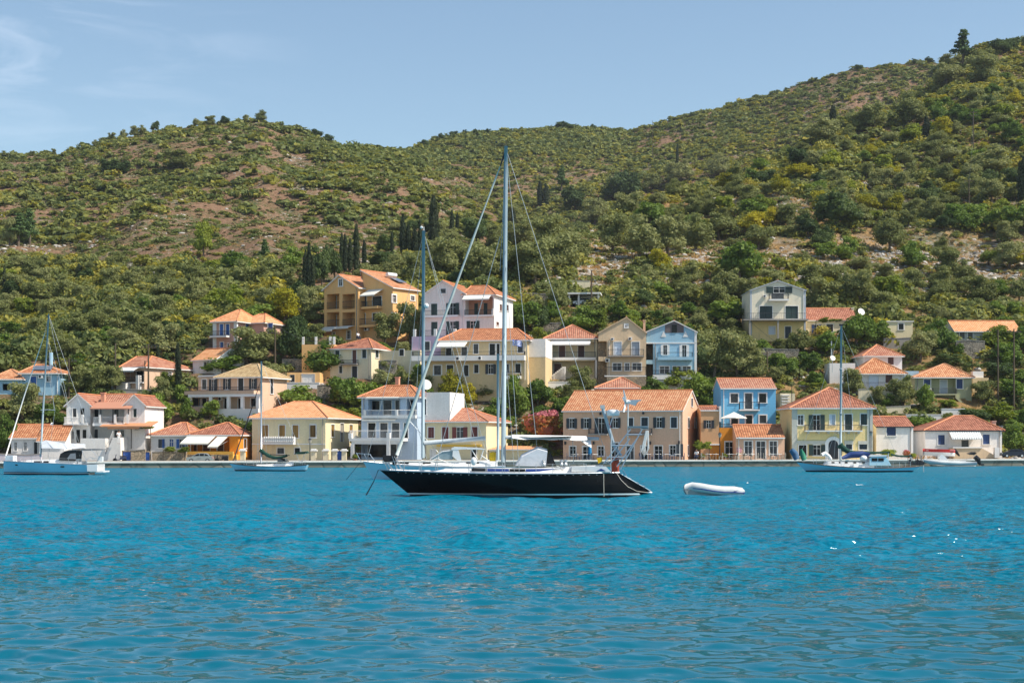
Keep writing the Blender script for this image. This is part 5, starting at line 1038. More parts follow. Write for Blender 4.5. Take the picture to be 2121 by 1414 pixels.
for x, yt, yb, w in ((897.5, 424, 532, 19), (834, 461, 538, 12), (846, 479, 540, 12), (859, 482, 540, 13), (936, 444, 488, 8), (947, 448, 480, 7), (999, 446, 484, 9), (1063, 441, 478, 10), (1118.5, 384.5, 432, 11), (1131, 388, 430, 12), (738, 479, 566, 13), (715, 497, 566, 9), (708, 496, 566, 9), (724.6, 506, 566, 11), (754.6, 506, 558, 9),
                    (640, 519, 610, 11), (632, 532, 608, 11), (648, 541, 608, 9), (621.6, 574, 606, 7), (560, 592, 620, 6), (576, 592, 618, 6), (1403, 302, 346, 5), (2121, 340, 430, 26), (56, 540, 570, 6), (65, 545, 572, 6), (9, 560, 600, 7), (165, 555, 582, 14), (192, 573, 590, 6), (213, 570, 588, 6), (1725, 226, 270, 14), (1918, 250, 300, 14), (812, 490, 540, 8), (870, 470, 540, 9)):
    tree('cypress', x, yb, w * 1.4, (yb - yt) * 1.08)
# random trees on the near right slope, the left foot of the hill and above the village
def inside_house(px, py):
    return any(abs(px - l[0]) < 62 and abs(py - l[1]) < 58 for l in LAND)
placed = [(a, b_ + d_ * .5, c_, d_) for a, b_, c_, d_ in TREES]
def scatter(n, region, kinds, dia, minr=.62, tries=6000):
    cnt = 0
    for _ in range(tries):
        if cnt >= n: break
        px, py = region(); q = hit(px, py)
        if q is None or inside_house(px, py - 20): continue
        s = F / q[1]; k_ = random.choices([a for a, _ in kinds], [b_ for _, b_ in kinds])[0]; w = random.uniform(*dia) * s; h_ = w * random.uniform(.62, .92)
        if k_ == 'pine': h_ = w * 1.5
        if any(math.hypot((px - a), (py - b_) * 1.5) < minr * (w + c_) / 2 for a, b_, c_, d_ in placed): continue
        if tree(k_, px, py, w, h_) is not None: placed.append((px, py, w, h_)); cnt += 1
    return cnt
def reg_right():
    px = random.uniform(1130, 2150); yl = float(ip(px, R1)) + 12; return px, yl + (640 - yl) * random.random() ** .75
def rr_right():
    while True:
        px, py = reg_right()
        if 495 < py < 605 and random.random() < .86: continue
        return px, py
n1 = scatter(190, rr_right, [('olive', 6), ('leaf', 1.6), ('bright', 1.2), ('yellow', 1.0), ('dark', 1)], (3.8, 7.0), .52)
n2 = scatter(80, lambda: (random.uniform(-10, 660), 560 + 190 * random.random() ** .8), [('olive', 7), ('leaf', 1.2), ('dark', .8), ('bright', .6)], (3.5, 6.0), .55)
n3 = scatter(34, lambda: (random.uniform(775, 1180), random.uniform(480, 600)), [('olive', 5), ('dark', 2)], (3.5, 5.5), .55)
n4 = scatter(115, lambda: (random.uniform(0, 2121), random.uniform(640, 905)), [('olive', 3), ('leaf', 3), ('bright', 1)], (2.6, 4.0), .62)
print('trees', len(TREES), n1, n2, n3, n4)
# ------------------------------------------------------------------ scrub (uncountable): one merged mesh
def merged(name, protos, P_, S_, A_, T_, mat, squash=None):
    VV = []; QQ = []; TT = []; off = 0
    ids = rng.integers(0, len(protos), len(P_))
    for k, (V, Q, T0) in enumerate(protos):
        m_ = ids == k; n = m_.sum()
        if n == 0: continue
        p, s, a, tt = P_[m_], S_[m_], A_[m_], T_[m_]; ca, sa = np.cos(a), np.sin(a)
        x = V[None, :, 0] * ca[:, None] - V[None, :, 1] * sa[:, None]; y = V[None, :, 0] * sa[:, None] + V[None, :, 1] * ca[:, None]; z = np.broadcast_to(V[None, :, 2], x.shape)
        W = np.stack([x * s[:, 0:1] + p[:, 0:1], y * s[:, 0:1] + p[:, 1:2], z * s[:, 1:2] + p[:, 2:3]], -1)
        VV.append(W.reshape(-1, 3)); nv = len(V); QQ.append((Q[None] + (np.arange(n) * nv)[:, None, None]).reshape(-1, Q.shape[1]) + off); TT.append((tt[:, None] + T0[None]).ravel()); off += n * nv
    me = npmesh(name, np.concatenate(VV), np.concatenate(QQ), mat, False, {'tint': ('POINT', np.concatenate(TT))} if mat != ROCKM else None)
    return tag(linkmesh(name, me), kind='stuff')
ROCKM = plain('limestone', (.44, .41, .37), rough=.95, var=.35, scale=.8)
def proto(seed, nq, size, kind='dark'):
    rg = np.random.default_rng(seed); nl = 4; V = []; Q = []; T = []
    L = [(np.array([rg.uniform(-.5, .5), rg.uniform(-.5, .5), rg.uniform(0, .45)]), rg.uniform(.42, .62)) for _ in range(nl)]
    ch = rg.integers(0, nl, nq); d = rg.normal(size=(nq, 3)); d[:, 2] = np.abs(d[:, 2]) - .15; d /= np.linalg.norm(d, axis=1)[:, None]
    p = np.array([L[k][0] for k in ch]) + d * np.array([[L[k][1]] for k in ch]) * rg.uniform(.7, 1.1, (nq, 1))
    n = d * .9 + rg.normal(size=(nq, 3)) * .5; n /= np.linalg.norm(n, axis=1)[:, None]; a = np.cross(n, rg.normal(size=(nq, 3))); a /= np.linalg.norm(a, axis=1)[:, None]; bb = np.cross(n, a); sz = size * rg.uniform(.6, 1.4, (nq, 1))
    return np.stack([p - a * sz, p + bb * sz * .7, p + a * sz, p - bb * sz * .7], 1).reshape(-1, 3), np.arange(nq * 4).reshape(-1, 4), np.zeros(nq * 4)
PR_FAR = [proto(i, 60, .26) for i in range(6)]; PR_NEAR = [proto(20 + i, 170, .15) for i in range(5)]
def cloud(n, region_fn, smin, smax, zs, tint):
    P_ = []; S_ = []; T_ = []
    X, Y = region_fn(n); Z = tz(X, Y); s = smin + (smax - smin) * rng.random(len(X)) ** 2.0
    tt = tint(X, Y, len(X)); return np.stack([X, Y, Z - .1 * s], -1), np.stack([s, s * (zs[0] + (zs[1] - zs[0]) * rng.random(len(X)))], -1), tt
def reg_hill(n):     # fan of the far slopes, denser where a noise says so
    px = rng.uniform(-200, 2330, n * 6); Y = np.sqrt(rng.uniform(240 ** 2, 980 ** 2, n * 6)); X = (px - CX) * Y / F
    yv_ = ip(px, YV); cut = Y > np.where(px < 700, yv_ + 4, yv_ + 6); yr_ = ip(px, RYR); cut &= Y < yr_ + 25
    d = fbm(X, Y, 38, 55) + .6 * fbm(X, Y, 12, 66); py = HY - (tz(X, Y) - CH) * F / Y
    dens = .66 + .75 * d + np.where((px > 640) & (px < 900), .12, 0) - np.where((px < 640) & (py < 540), .33, 0) - np.where((px > 590) & (px < 775) & (py > 470) & (py < 615), .35, 0) - np.where((px > 1130) & (py > 492) & (py < 605), .50, 0) - np.where((px > 880) & (py > 330) & (py < 480), .12, 0) + np.where((px > 850) & (px < 1250) & (py < 330), .6, 0) + np.where(py > 560, .35, 0)
    cut &= (rng.random(len(px)) < np.clip(dens, .12, 1)) & vis(X, Y); X, Y = X[cut], Y[cut]; return X[:n], Y[:n]
Pa, Sa, Ta = cloud(19000, reg_hill, .9, 4.0, (.42, .8), lambda X, Y, n: np.clip(rng.normal(-.08, .15, n) + .25 * fbm(X, Y, 50, 77) - .06 * (X < -60), -.3, .5))
far = Pa[:, 1] > 400
merged('scrub', PR_FAR, Pa[far], Sa[far], rng.uniform(0, 6.28, far.sum()), Ta[far], FO['scrub'])
nr = ~far; merged('undergrowth', PR_NEAR, Pa[nr], Sa[nr] * .72, rng.uniform(0, 6.28, nr.sum()), Ta[nr], FO['scrub'])
def reg_vill(n):
    px = rng.uniform(-150, 2300, n * 2); yy = YQ(px) + 15 + rng.random(n * 2) * 55; X = (px - CX) * yy / F; ok = np.ones(len(px), bool)
    for (fx, fy, th, W, D, zb) in PADS:
        sn, cs = math.sin(th), math.cos(th); dx, dy = X - fx, yy - fy; u = dx * cs - dy * sn; v = dx * sn + dy * cs; ok &= ~((u > -1.2) & (u < W + 1.2) & (v > -3.4) & (v < D + 1))
    return X[ok][:n], yy[ok][:n]
Pv, Sv, Tv = cloud(4300, reg_vill, .4, 2.0, (.6, 1.0), lambda X, Y, n: np.clip(rng.normal(.05, .2, n), -.3, .6))
merged('hedge_growth', PR_NEAR, Pv, Sv, rng.uniform(0, 6.28, len(Pv)), Tv, FO['scrub'])
def reg_thick(n):
    px = rng.uniform(-150, 2300, n * 14); Y = np.sqrt(rng.uniform(228 ** 2, 620 ** 2, n * 14)); X = (px - CX) * Y / F; py = HY - (tz(X, Y) - CH) * F / Y; d = fbm(X, Y, 30, 91) + .5 * fbm(X, Y, 9, 92)
    w = np.where(px > 1080, np.where((py > 492) & (py < 605), -.12 + d, .50 + d), np.where((py > 540) & (Y < 480) & ~((px > 590) & (px < 775)), .75 + d, 0)) * (Y > ip(px, YV) - 6) * vis(X, Y)
    k = rng.random(len(px)) < np.clip(w, 0, 1); return X[k][:n], Y[k][:n]
PR_TH = [proto(40 + i, 330, .11) for i in range(6)]
Pt, St, Tt = cloud(3000, reg_thick, 1.0, 4.2, (.62, 1.0), lambda X, Y, n: np.clip(rng.normal(.02, .2, n) + .4 * fbm(X, Y, 25, 79), -.3, .7))
def reg_heath(n):
    px = rng.uniform(-150, 2300, n * 4); Y = np.sqrt(rng.uniform(245 ** 2, 900 ** 2, n * 4)); X = (px - CX) * Y / F; k = (Y > ip(px, YV) + 4) & vis(X, Y); return X[k][:n], Y[k][:n]
def hproto(seed):
    V_, Q_, T_ = proto(seed, 26, .34); return V_, Q_, T_
HEATH = foliage('heath_twigs', [(.13, .085, .045), (.20, .135, .07), (.26, .19, .10), (.17, .16, .06)], .15)
Ph, Sh, Th = cloud(17000, reg_heath, .5, 1.5, (.35, .7), lambda X, Y, n: rng.uniform(-.1, .6, n))
merged('dry_heath', [hproto(70 + i) for i in range(5)], Ph, Sh, rng.uniform(0, 6.28, len(Ph)), Th, HEATH)
def reg_ridge(n):
    px = rng.uniform(560, 1330, n * 60); Y = rng.uniform(560, 930, n * 60); X = (px - CX) * Y / F; py = HY - (tz(X, Y) - CH) * F / Y; top = ip(px, RID); d = fbm(X, Y, 45, 191)
    w = np.where(px > 830, np.clip((58 - (py - top)) / 26, 0, 1), np.clip((60 - (py - top)) / 60, 0, 1) * .6) * np.clip((px - 560) / 60, 0, 1) * np.clip((1330 - px) / 120, 0, 1); w = np.clip(w * (1 + 2.2 * d), 0, 1) * vis(X, Y)
    k = rng.random(len(px)) < w; return X[k][:n], Y[k][:n]
Pq, Sq, Tq = cloud(1900, reg_ridge, 2.0, 4.4, (.6, .95), lambda X, Y, n: np.clip(rng.normal(-.12, .12, n), -.35, .2))
merged('ridge_woodland', PR_FAR, Pq, Sq, rng.uniform(0, 6.28, len(Pq)), Tq, FO['scrub'])
merged('thicket', PR_TH, Pt, St, rng.uniform(0, 6.28, len(Pt)), Tt, FO['scrub'])
# skyline trees on the ridges
for x, w, h_ in ((8, 30, 14), (112, 14, 14), (66, 16, 10), (198, 20, 12), (213, 26, 14), (232, 24, 20), (256, 24, 20), (278, 30, 24), (294, 26, 20), (321, 28, 26), (407, 22, 18), (437, 32, 22), (466, 26, 20), (509, 20, 18), (543, 36, 24), (655, 36, 22), (680, 40, 20), (878, 30, 18), (915, 22, 16), (940, 26, 18), (964, 18, 14), (985, 14, 12), (1010, 20, 12), (1168, 50, 18), (1230, 24, 14), (1780, 22, 14), (1832, 10, 8), (1895, 18, 12), (1925, 30, 12), (1434, 16, 9), (1690, 10, 8)):
    Y_ = float(ip(x, RYR)) - 6; w *= .85; h_ *= .8
    tree('dark' if x > 600 else random.choice(['olive', 'dark']), x, 0, w, h_ + 4, Y=Y_, label=f"{'round' if w > 24 else 'small'} bushy tree on the skyline {'of the left hill' if x < 760 else 'of the middle ridge' if x < 1300 else 'of the far right ridge'}", group='bushy trees on the hill skylines', trunk=False, sink=.9)
# rocks
def reg_rock(n):
    px = rng.uniform(-50, 2200, n * 14); Y = rng.uniform(205, 470, n * 14); X = (px - CX) * Y / F; py = HY - (tz(X, Y) - CH) * F / Y
    w = np.exp(-((py - 555) / 45) ** 2) * (px > 1150) + .8 * np.exp(-((px - 80) / 100) ** 2 - ((py - 640) / 50) ** 2) + .5 * np.exp(-((px - 1760) / 160) ** 2 - ((py - 400) / 40) ** 2) + .4 * np.exp(-((px - 1640) / 120) ** 2 - ((py - 735) / 25) ** 2) + .10 * (px > 1150) + .05
    k = rng.random(len(px)) < w * .5; return X[k][:n], Y[k][:n]
Pr, Sr, Tr = cloud(6500, reg_rock, .12, .62, (.35, .8), lambda X, Y, n: np.zeros(n))
def reg_frock(n):
    px = rng.uniform(-50, 2200, n * 20); Y = rng.uniform(300, 760, n * 20); X = (px - CX) * Y / F; k = (fbm(X, Y, 40, 401) * .6 + .9 * fbm(X, Y, 9, 402) > .42) & vis(X, Y); return X[k][:n], Y[k][:n]
Pf, Sf, Tf = cloud(2600, reg_frock, .2, .8, (.25, .6), lambda X, Y, n: np.zeros(n)); Pr = np.concatenate([Pr, Pf]); Sr = np.concatenate([Sr, Sf]); Tr = np.concatenate([Tr, Tf])
V8 = ICV * 1.0; RP = [(np.round(V8 * (1 + np.random.default_rng(k).uniform(-.3, .3, (len(V8), 1))), 3), ICF, np.zeros(len(V8))) for k in range(5)]
merged('rocks', RP, Pr, Sr, rng.uniform(0, 6.28, len(Pr)), Tr, ROCKM)
# dry grass tufts
GT = foliage('dry_grass_blades', [(.30, .17, .06), (.46, .28, .10), (.58, .40, .18)], .25)
def gproto(seed):
    rg = np.random.default_rng(seed); n = 26; b0 = rg.uniform(-.8, .8, (n, 3)); b0[:, 2] = 0; tip = b0 + np.stack([rg.uniform(-.3, .3, n), rg.uniform(-.3, .3, n), rg.uniform(.5, 1, n)], -1); w = np.stack([rg.uniform(-.12, .12, n), rg.uniform(-.12, .12, n), np.zeros(n)], -1)
    return np.stack([b0 - w, b0 + w, tip + w * .3, tip - w * .3], 1).reshape(-1, 3), np.arange(n * 4).reshape(-1, 4), np.zeros(n * 4)
Pg, Sg, Tg = cloud(6500, reg_rock, .35, .9, (.5, .9), lambda X, Y, n: rng.uniform(-.2, .4, n)); merged('dry_grass', [gproto(k) for k in range(4)], Pg, Sg, rng.uniform(0, 6.28, len(Pg)), Tg, GT)
# ------------------------------------------------------------------ water
py = np.concatenate([np.arange(1470, 969.5, -.85), [968.5, 967.5, 966, 964, 962]]); Yw = CH * F / (py - HY); pw = np.arange(-160, 2290, 3.6)
PW, YW = np.meshgrid(pw, Yw, indexing='ij'); XW = (PW - CX) * YW / F; ZW = np.zeros_like(XW); rw = np.random.default_rng(5)
res = np.maximum(YW * YW / (CH * F) * 1.15, .02)     # ground size of one row
GU = [.75 + .5 * vnoise(XW / 9 + k * 5, YW / 9 + k * 3, 300 + k) for k in range(7)]; FB = [1.1 * fbm(XW, YW, 5.0, 400 + k, 2) for k in range(5)]
for k in range(100):
    lam = .36 * 5.5 ** rw.random(); th_ = R(90) + rw.normal(0, R(34)); kx, ky = math.cos(th_) * 2 * math.pi / lam, math.sin(th_) * 2 * math.pi / lam
    am = .0040 * lam ** 1.0; wgt = np.clip((lam / (res * 2.6) - 1), 0, 1)
    ph = kx * XW + ky * YW + rw.uniform(0, 6.28) + FB[k % 5]; ZW = ZW + am * wgt * GU[k % 7] * np.sin(ph)
for k in range(60):
    lam = 1.3 * 4.2 ** rw.random(); th_ = R(90) + rw.normal(0, R(34)); kx, ky = math.cos(th_) * 2 * math.pi / lam, math.sin(th_) * 2 * math.pi / lam; wgt = np.clip(lam / (res * 1.5) - 1, 0, 1) * np.clip((YW - 36) / 18, 0, 1)
    ZW = ZW + .0075 * lam * wgt * GU[k % 7] * np.sin(kx * XW + ky * YW + rw.uniform(0, 6.28) + FB[k % 5] * 1.5)
ZW = ZW + .15 * np.exp(-((YW - 122.5 - .9 * np.sin(XW / 11)) / 1.5) ** 2) * np.clip(.4 + 2.2 * vnoise(XW / 7, YW / 30, 808), 0, 1)
ZW *= np.clip((YQ(PW) - YW) / 12, .15, 1) * 1.0
nx_, ny_ = XW.shape; idx = np.arange(nx_ * ny_).reshape(nx_, ny_); q = np.stack([idx[:-1, :-1], idx[1:, :-1], idx[1:, 1:], idx[:-1, 1:]], -1).reshape(-1, 4)
V = np.stack([XW, YW, ZW], -1).reshape(-1, 3)
x0, x1 = pw[0], pw[-1]; yn, yf = Yw[0], Yw[-1]
ext = np.array([[(x0 - CX) * yn / F, yn, -.03], [(x1 - CX) * yn / F, yn, -.03], [(x1 - CX) * yf / F, yf, -.03], [(x0 - CX) * yf / F, yf, -.03], [-700, -300, -.03], [700, -300, -.03], [700, 230, -.03], [-700, 230, -.03]]); o_ = len(V)
V = np.concatenate([V, ext]); q = np.concatenate([q, np.array([[4, 5, 1, 0], [5, 6, 2, 1], [6, 7, 3, 2], [7, 4, 0, 3]]) + o_])
m, t, b = nodes('sea_water'); b.inputs['Roughness'].default_value = .04; b.inputs['IOR'].default_value = 1.333; b.inputs['Specular IOR Level'].default_value = .40
c = t.nodes.new('ShaderNodeTexCoord')
sp = t.nodes.new('ShaderNodeSeparateXYZ'); t.links.new(c.outputs['Object'], sp.inputs[0])
mp_ = t.nodes.new('ShaderNodeMapping'); mp_.inputs['Scale'].default_value = (.55, 1, 1); t.links.new(c.outputs['Object'], mp_.inputs[0])
def wn(sc, det, rough, src=None):
    n = t.nodes.new('ShaderNodeTexNoise'); n.inputs['Scale'].default_value = sc; n.inputs['Detail'].default_value = det; n.inputs['Roughness'].default_value = rough; t.links.new((src or mp_).outputs[0], n.inputs['Vector']); return n.outputs[0]
n1_ = wn(4.2, 3, .6); n2_ = wn(1.3, 3, .55)
wob = wn(.06, 3, .5)
ad = t.nodes.new('ShaderNodeMath'); ad.operation = 'MULTIPLY_ADD'; ad.inputs[1].default_value = 18; t.links.new(wob, ad.inputs[0]); t.links.new(sp.outputs[1], ad.inputs[2])
chop = t.nodes.new('ShaderNodeMapRange'); chop.interpolation_type = 'SMOOTHSTEP'; chop.inputs[1].default_value = 41; chop.inputs[2].default_value = 49; t.links.new(ad.outputs[0], chop.inputs[0])
hs_ = t.nodes.new('ShaderNodeMath'); hs_.operation = 'MULTIPLY_ADD'; hs_.inputs[1].default_value = .55; t.links.new(n1_, hs_.inputs[0]); t.links.new(n2_, hs_.inputs[2])
hm = t.nodes.new('ShaderNodeMath'); hm.operation = 'MULTIPLY'; t.links.new(hs_.outputs[0], hm.inputs[0]); t.links.new(chop.outputs[0], hm.inputs[1])
def vm(op, a, bb=None, sc=None):
    n = t.nodes.new('ShaderNodeVectorMath'); n.operation = op
    for i_, q_ in ((0, a), (1, bb)):
        if q_ is None: continue
        if isinstance(q_, tuple): n.inputs[i_].default_value = q_
        else: t.links.new(q_, n.inputs[i_])
    if sc is not None: t.links.new(sc, n.inputs['Scale']) if not isinstance(sc, float) else setattr(n.inputs['Scale'], 'default_value', sc)
    return n.outputs[0]
def wcol(sc, det, rough):
    n = t.nodes.new('ShaderNodeTexNoise'); n.inputs['Scale'].default_value = sc; n.inputs['Detail'].default_value = det; n.inputs['Roughness'].default_value = rough; t.links.new(mp_.outputs[0], n.inputs['Vector']); return vm('SUBTRACT', n.outputs['Color'], (.5, .5, .5))
sl_ = vm('ADD', vm('MULTIPLY', wcol(4.5, 3, .7), (3.4, 5.4, 0)), vm('MULTIPLY', wcol(1.3, 2, .5), (.25, .5, 0)))
sl_ = vm('ADD', vm('SCALE', sl_, None, chop.outputs[0]), vm('MULTIPLY', wcol(6.0, 2, .5), (.10, .16, 0)))
rr__ = t.nodes.new('ShaderNodeMapRange'); rr__.inputs[1].default_value = 45; rr__.inputs[2].default_value = 110; rr__.inputs[3].default_value = .04; rr__.inputs[4].default_value = .36; t.links.new(ad.outputs[0], rr__.inputs[0]); t.links.new(rr__.outputs[0], b.inputs['Roughness'])
gg = t.nodes.new('ShaderNodeNewGeometry'); nn = vm('NORMALIZE', vm('ADD', gg.outputs['Normal'], sl_)); t.links.new(nn, b.inputs['Normal'])
cl = t.nodes.new('ShaderNodeMix'); cl.data_type = 'RGBA'; pn = wn(.035, 4, .6); pr_ = t.nodes.new('ShaderNodeMapRange'); pr_.inputs[1].default_value = .35; pr_.inputs[2].default_value = .65; t.links.new(pn, pr_.inputs[0]); t.links.new(pr_.outputs[0], cl.inputs[0])
cl.inputs[6].default_value = (.0, .138, .228, 1); cl.inputs[7].default_value = (.0, .155, .236, 1); dp = t.nodes.new('ShaderNodeMapRange'); dp.inputs[1].default_value = 40; dp.inputs[2].default_value = 60; t.links.new(ad.outputs[0], dp.inputs[0])
cd = t.nodes.new('ShaderNodeMix'); cd.data_type = 'RGBA'; t.links.new(dp.outputs[0], cd.inputs[0]); cd.inputs[6].default_value = (.0, .105, .16, 1); t.links.new(cl.outputs[2], cd.inputs[7]); t.links.new(cd.outputs[2], b.inputs['Base Color'])
WATER = m
me = npmesh('water', V, q, m, True); tag(linkmesh('water', me), kind='structure')
# ------------------------------------------------------------------ boats
GEL = plain('white_gelcoat', (.80, .80, .79), rough=.25, var=.03, spec=.5); HWLIT = plain('water_lit_hull', (.30, .64, .80), rough=.2, var=.04, spec=.5); HBLACK = plain('black_hull', (.005, .005, .006), rough=.3, var=0, spec=.18)  # the pale blue hull paint holds light reflected from the water
HMID = plain('water_lit_white', (.44, .70, .82), rough=.2, var=.04); BOOT = plain('antifoul', (.02, .012, .012), rough=.5, var=.2); TEAKM = plain('teak', (.36, .26, .17), rough=.8, var=.2, scale=8); STRIPE = plain('stripe_white', (.72, .80, .80), rough=.3, var=0)  # white hull colour with the water's blue bounce light painted in
NAVYP = plain('navy_paint', (.02, .05, .22), rough=.3, var=0); MAST = plain('mast_alloy', (.26, .34, .38), rough=.45, metal=.1, var=.10, scale=2); GREENC = plain('green_canvas', (.008, .05, .035), rough=.8, var=.15, scale=3); BLACKC = plain('black_canvas', (.02, .02, .022), rough=.7, var=.2)
ROPE = plain('rope', (.55, .50, .42), rough=.9, var=.15, scale=9); WIRE = plain('rigging_wire', (.42, .45, .46), rough=.4, metal=.4, var=0); SAIL = plain('furled_sail', (.50, .55, .52), rough=.8, var=.18, scale=1.5); TARP = plain('grey_tarp', (.66, .67, .70), rough=.8, var=.12, scale=2, bump=.5)
GREYS = plain('grey_sailcloth', (.42, .46, .49), rough=.8, var=.15, scale=2)
class Boat:
    def __init__(s, name, label, crop, xm, Y, cat='sailboat'):
        s.c = CR[crop]; s.Y = Y; s.X0 = PX(s.c[0] + xm / s.c[2], Y); s.e = empty(name, (s.X0, Y, 0), 0, label, cat)
    def X(s, x, dy=0): return PX(s.c[0] + x / s.c[2], s.Y + dy) - s.X0
    def Z(s, y, dy=0): return PZ(s.c[1] + y / s.c[2], s.Y + dy)
    def P(s, x, y, dy=0): return (s.X(x, dy), dy, s.Z(y, dy))
    def hull(s, bowd, boww, sternd, sternw, zs, B, mats, levels, tr=.6, kb=.85, km=.30, NS=34, drop=.45, name='hull', deckmat=None, capm=None):
        """bowd.. local x of stem/stern at deck & waterline; zs = sheer (bow, mid, stern)"""
        s.B = B; s.bd, s.sd = bowd, sternd; s.zs = zs; s.tr = tr
        m = MB(); rows = []
        for i in range(NS + 1):
            q = i / NS; sh = s.sheer(q); lv = [z for z in levels if z < sh - .05] + [sh * f for f in (.55, .8) if sh * f > levels[-1] + .05] + [sh]
            nl = len(levels) + 3
            zs_ = list(levels) + [levels[-1] + (sh - levels[-1]) * f for f in (.35, .7, 1.0)]
            row = []
            for z in zs_:
                t_ = z / sh; xb = boww + (bowd - boww) * t_; xs = sternw + (sternd - sternw) * t_; x = xb + (xs - xb) * q
                k_ = kb + (km - kb) * min(1, q * 1.8); w = s.plan(q) * max(0, (z + drop) / (sh + drop)) ** k_
                if i == 0: w = .015
                row.append((x, w, z))
            rows.append(row)
        for i in range(NS):
            for j in range(len(rows[0]) - 1):
                mi = mats[min(j, len(mats) - 1)]
                for sg in (-1, 1):
                    a, b_, c_, d_ = rows[i][j], rows[i + 1][j], rows[i + 1][j + 1], rows[i][j + 1]; m.poly([(p[0], sg * p[1], p[2]) for p in ((a, b_, c_, d_) if sg < 0 else (d_, c_, b_, a))], mi)
        L = rows[-1]
        for j in range(len(L) - 1): a, b_ = L[j], L[j + 1]; m.poly([(a[0], -a[1], a[2]), (a[0], a[1], a[2]), (b_[0], b_[1], b_[2]), (b_[0], -b_[1], b_[2])], capm if capm is not None else mats[min(j, len(mats) - 1)])
        s.rows = rows; return m
    def sheer(s, q):
        a, b_, c_ = s.zs; return a * (1 - q) * (1 - 2 * q) + b_ * 4 * q * (1 - q) + c_ * q * (2 * q - 1) if True else 0
    def plan(s, q): return s.B / 2 * (math.sin(math.pi / 2 * min(1, q / .55)) ** .85 if q < .55 else 1 - (1 - s.tr) * ((q - .55) / .45) ** 2)
    def at(s, x):
        """sheer height and half beam at local x on deck"""
        q = min(1, max(0, (x - s.bd) / (s.sd - s.bd))); return s.sheer(q), s.plan(q)
    def deck(s, mat, rail=None):
        m = MB(); n = 34
        for i in range(n):
            r0, r1 = s.rows[i][-1], s.rows[i + 1][-1]; m.poly([(r0[0], -r0[1] + .02, r0[2] - .04), (r1[0], -r1[1] + .02, r1[2] - .04), (r1[0], 0, r1[2] + .03), (r0[0], 0, r0[2] + .03)]); m.poly([(r0[0], 0, r0[2] + .03), (r1[0], 0, r1[2] + .03), (r1[0], r1[1] - .02, r1[2] - .04), (r0[0], r0[1] - .02, r0[2] - .04)])
        m.build('deck', mat, s.e)
        m = MB()
        for sg in (-1, 1): m.tube([(r[-1][0], sg * r[-1][1], r[-1][2] + .02) for r in s.rows], .04, 5)
        m.build('toe_rail', rail or STEEL, s.e)
    def cabin(s, x0, x1, h0, h1, wf, mat, rake=.5, top=None, name='cabin', zoff=0):
        m = MB(); n = 10; sec = []
        for i in range(n + 1):
            f = i / n; x = x0 + (x1 - x0) * f; z, bm = s.at(x); hh = (h0 + (h1 - h0) * f) * (1 if 0 < i else .15); w = bm * wf if bm * wf > .05 else .05
            w = min(w, s.B / 2 * wf); sec.append([(x, -w, z - .05 + zoff), (x + (rake if i == 0 else 0), -w * .82, z + hh + zoff), (x + (rake if i == 0 else 0), 0, z + hh * 1.12 + zoff), (x + (rake if i == 0 else 0), w * .82, z + hh + zoff), (x, w, z - .05 + zoff)])
        for a, b_ in zip(sec[:-1], sec[1:]):
            for j in range(4): m.poly([a[j], b_[j], b_[j + 1], a[j + 1]])
        m.poly(sec[0][::-1]); m.poly(sec[-1]); o = m.build(name, mat, s.e); s.csec = sec; return o
    def wire(s, a, b_, r=.012, name='stay', mat=None): m = MB(); m.tube([a, b_], r, 4); return m.build(name, mat or WIRE, s.e)
    def tubes(s, name, lines, r, mat, n=6, parent=None):
        m = MB()
        for l in lines: m.tube(l, r, n)
        return m.build(name, mat, parent or s.e)
    def lifelines(s, q0, q1, h=.62, n=9):
        m = MB(); w = MB()
        for sg in (-1, 1):
            pr = None; m, w = MB(), MB()
            for k in range(n + 1):
                q = q0 + (q1 - q0) * k / n; x = s.bd + (s.sd - s.bd) * q; z, bm = s.at(x); p = (x, sg * (bm - .06), z); m.tube([p, (p[0], p[1], z + h)], .018, 5)
                if pr: w.tube([(pr[0], pr[1], pr[2] + h - .02), (p[0], p[1], z + h - .02)], .009, 3); w.tube([(pr[0], pr[1], pr[2] + h * .5), (p[0], p[1], z + h * .5)], .008, 3)
                pr = p
            m.build('stanchion', STEEL, s.e); w.build('lifeline', WIRE, s.e)
    def sag(s, x0, y0, x1, y1, r0, r1, sag, mat, name, dy=0, n=12, fl=1.0):
        m = MB(); A = Vector(s.P(x0, y0, dy)); B_ = Vector(s.P(x1, y1, dy)); pts = []; rs = []
        for k in range(n + 1): f = k / n; p = A.lerp(B_, f); p.z -= sag * math.sin(math.pi * f); pts.append(p); rs.append((r0 + (r1 - r0) * f) * (1 + .12 * math.sin(k * 2.3)))
        m.tube(pts, rs, 8); return m.build(name, mat, s.e, smooth=True)
# --- black yacht
S = Boat('sailing_yacht', 'large black hulled sailing yacht with bare mast, white boom awning and steel stern arch', 'c10', 1465, 98)
wl = 0; x = S.X
bow_d, bow_w = x(225), x(545); S.c = CR['c11']; st_d, st_w = x(775), x(1010); S.c = CR['c10']
hm = S.hull(bow_d, bow_w, st_d, st_w, (S.Z(738), S.Z(767), S.Z(762)), 4.3, [1, 1, 2, 0, 0, 0], [-.35, .0, .14, .235, .4], tr=.42, kb=.9, km=.28)
hm.build('hull', [HBLACK, BOOT, STRIPE], S.e, smooth=False); S.deck(plain('weathered_deck', (.62, .60, .56), rough=.7, var=.1), STEEL)
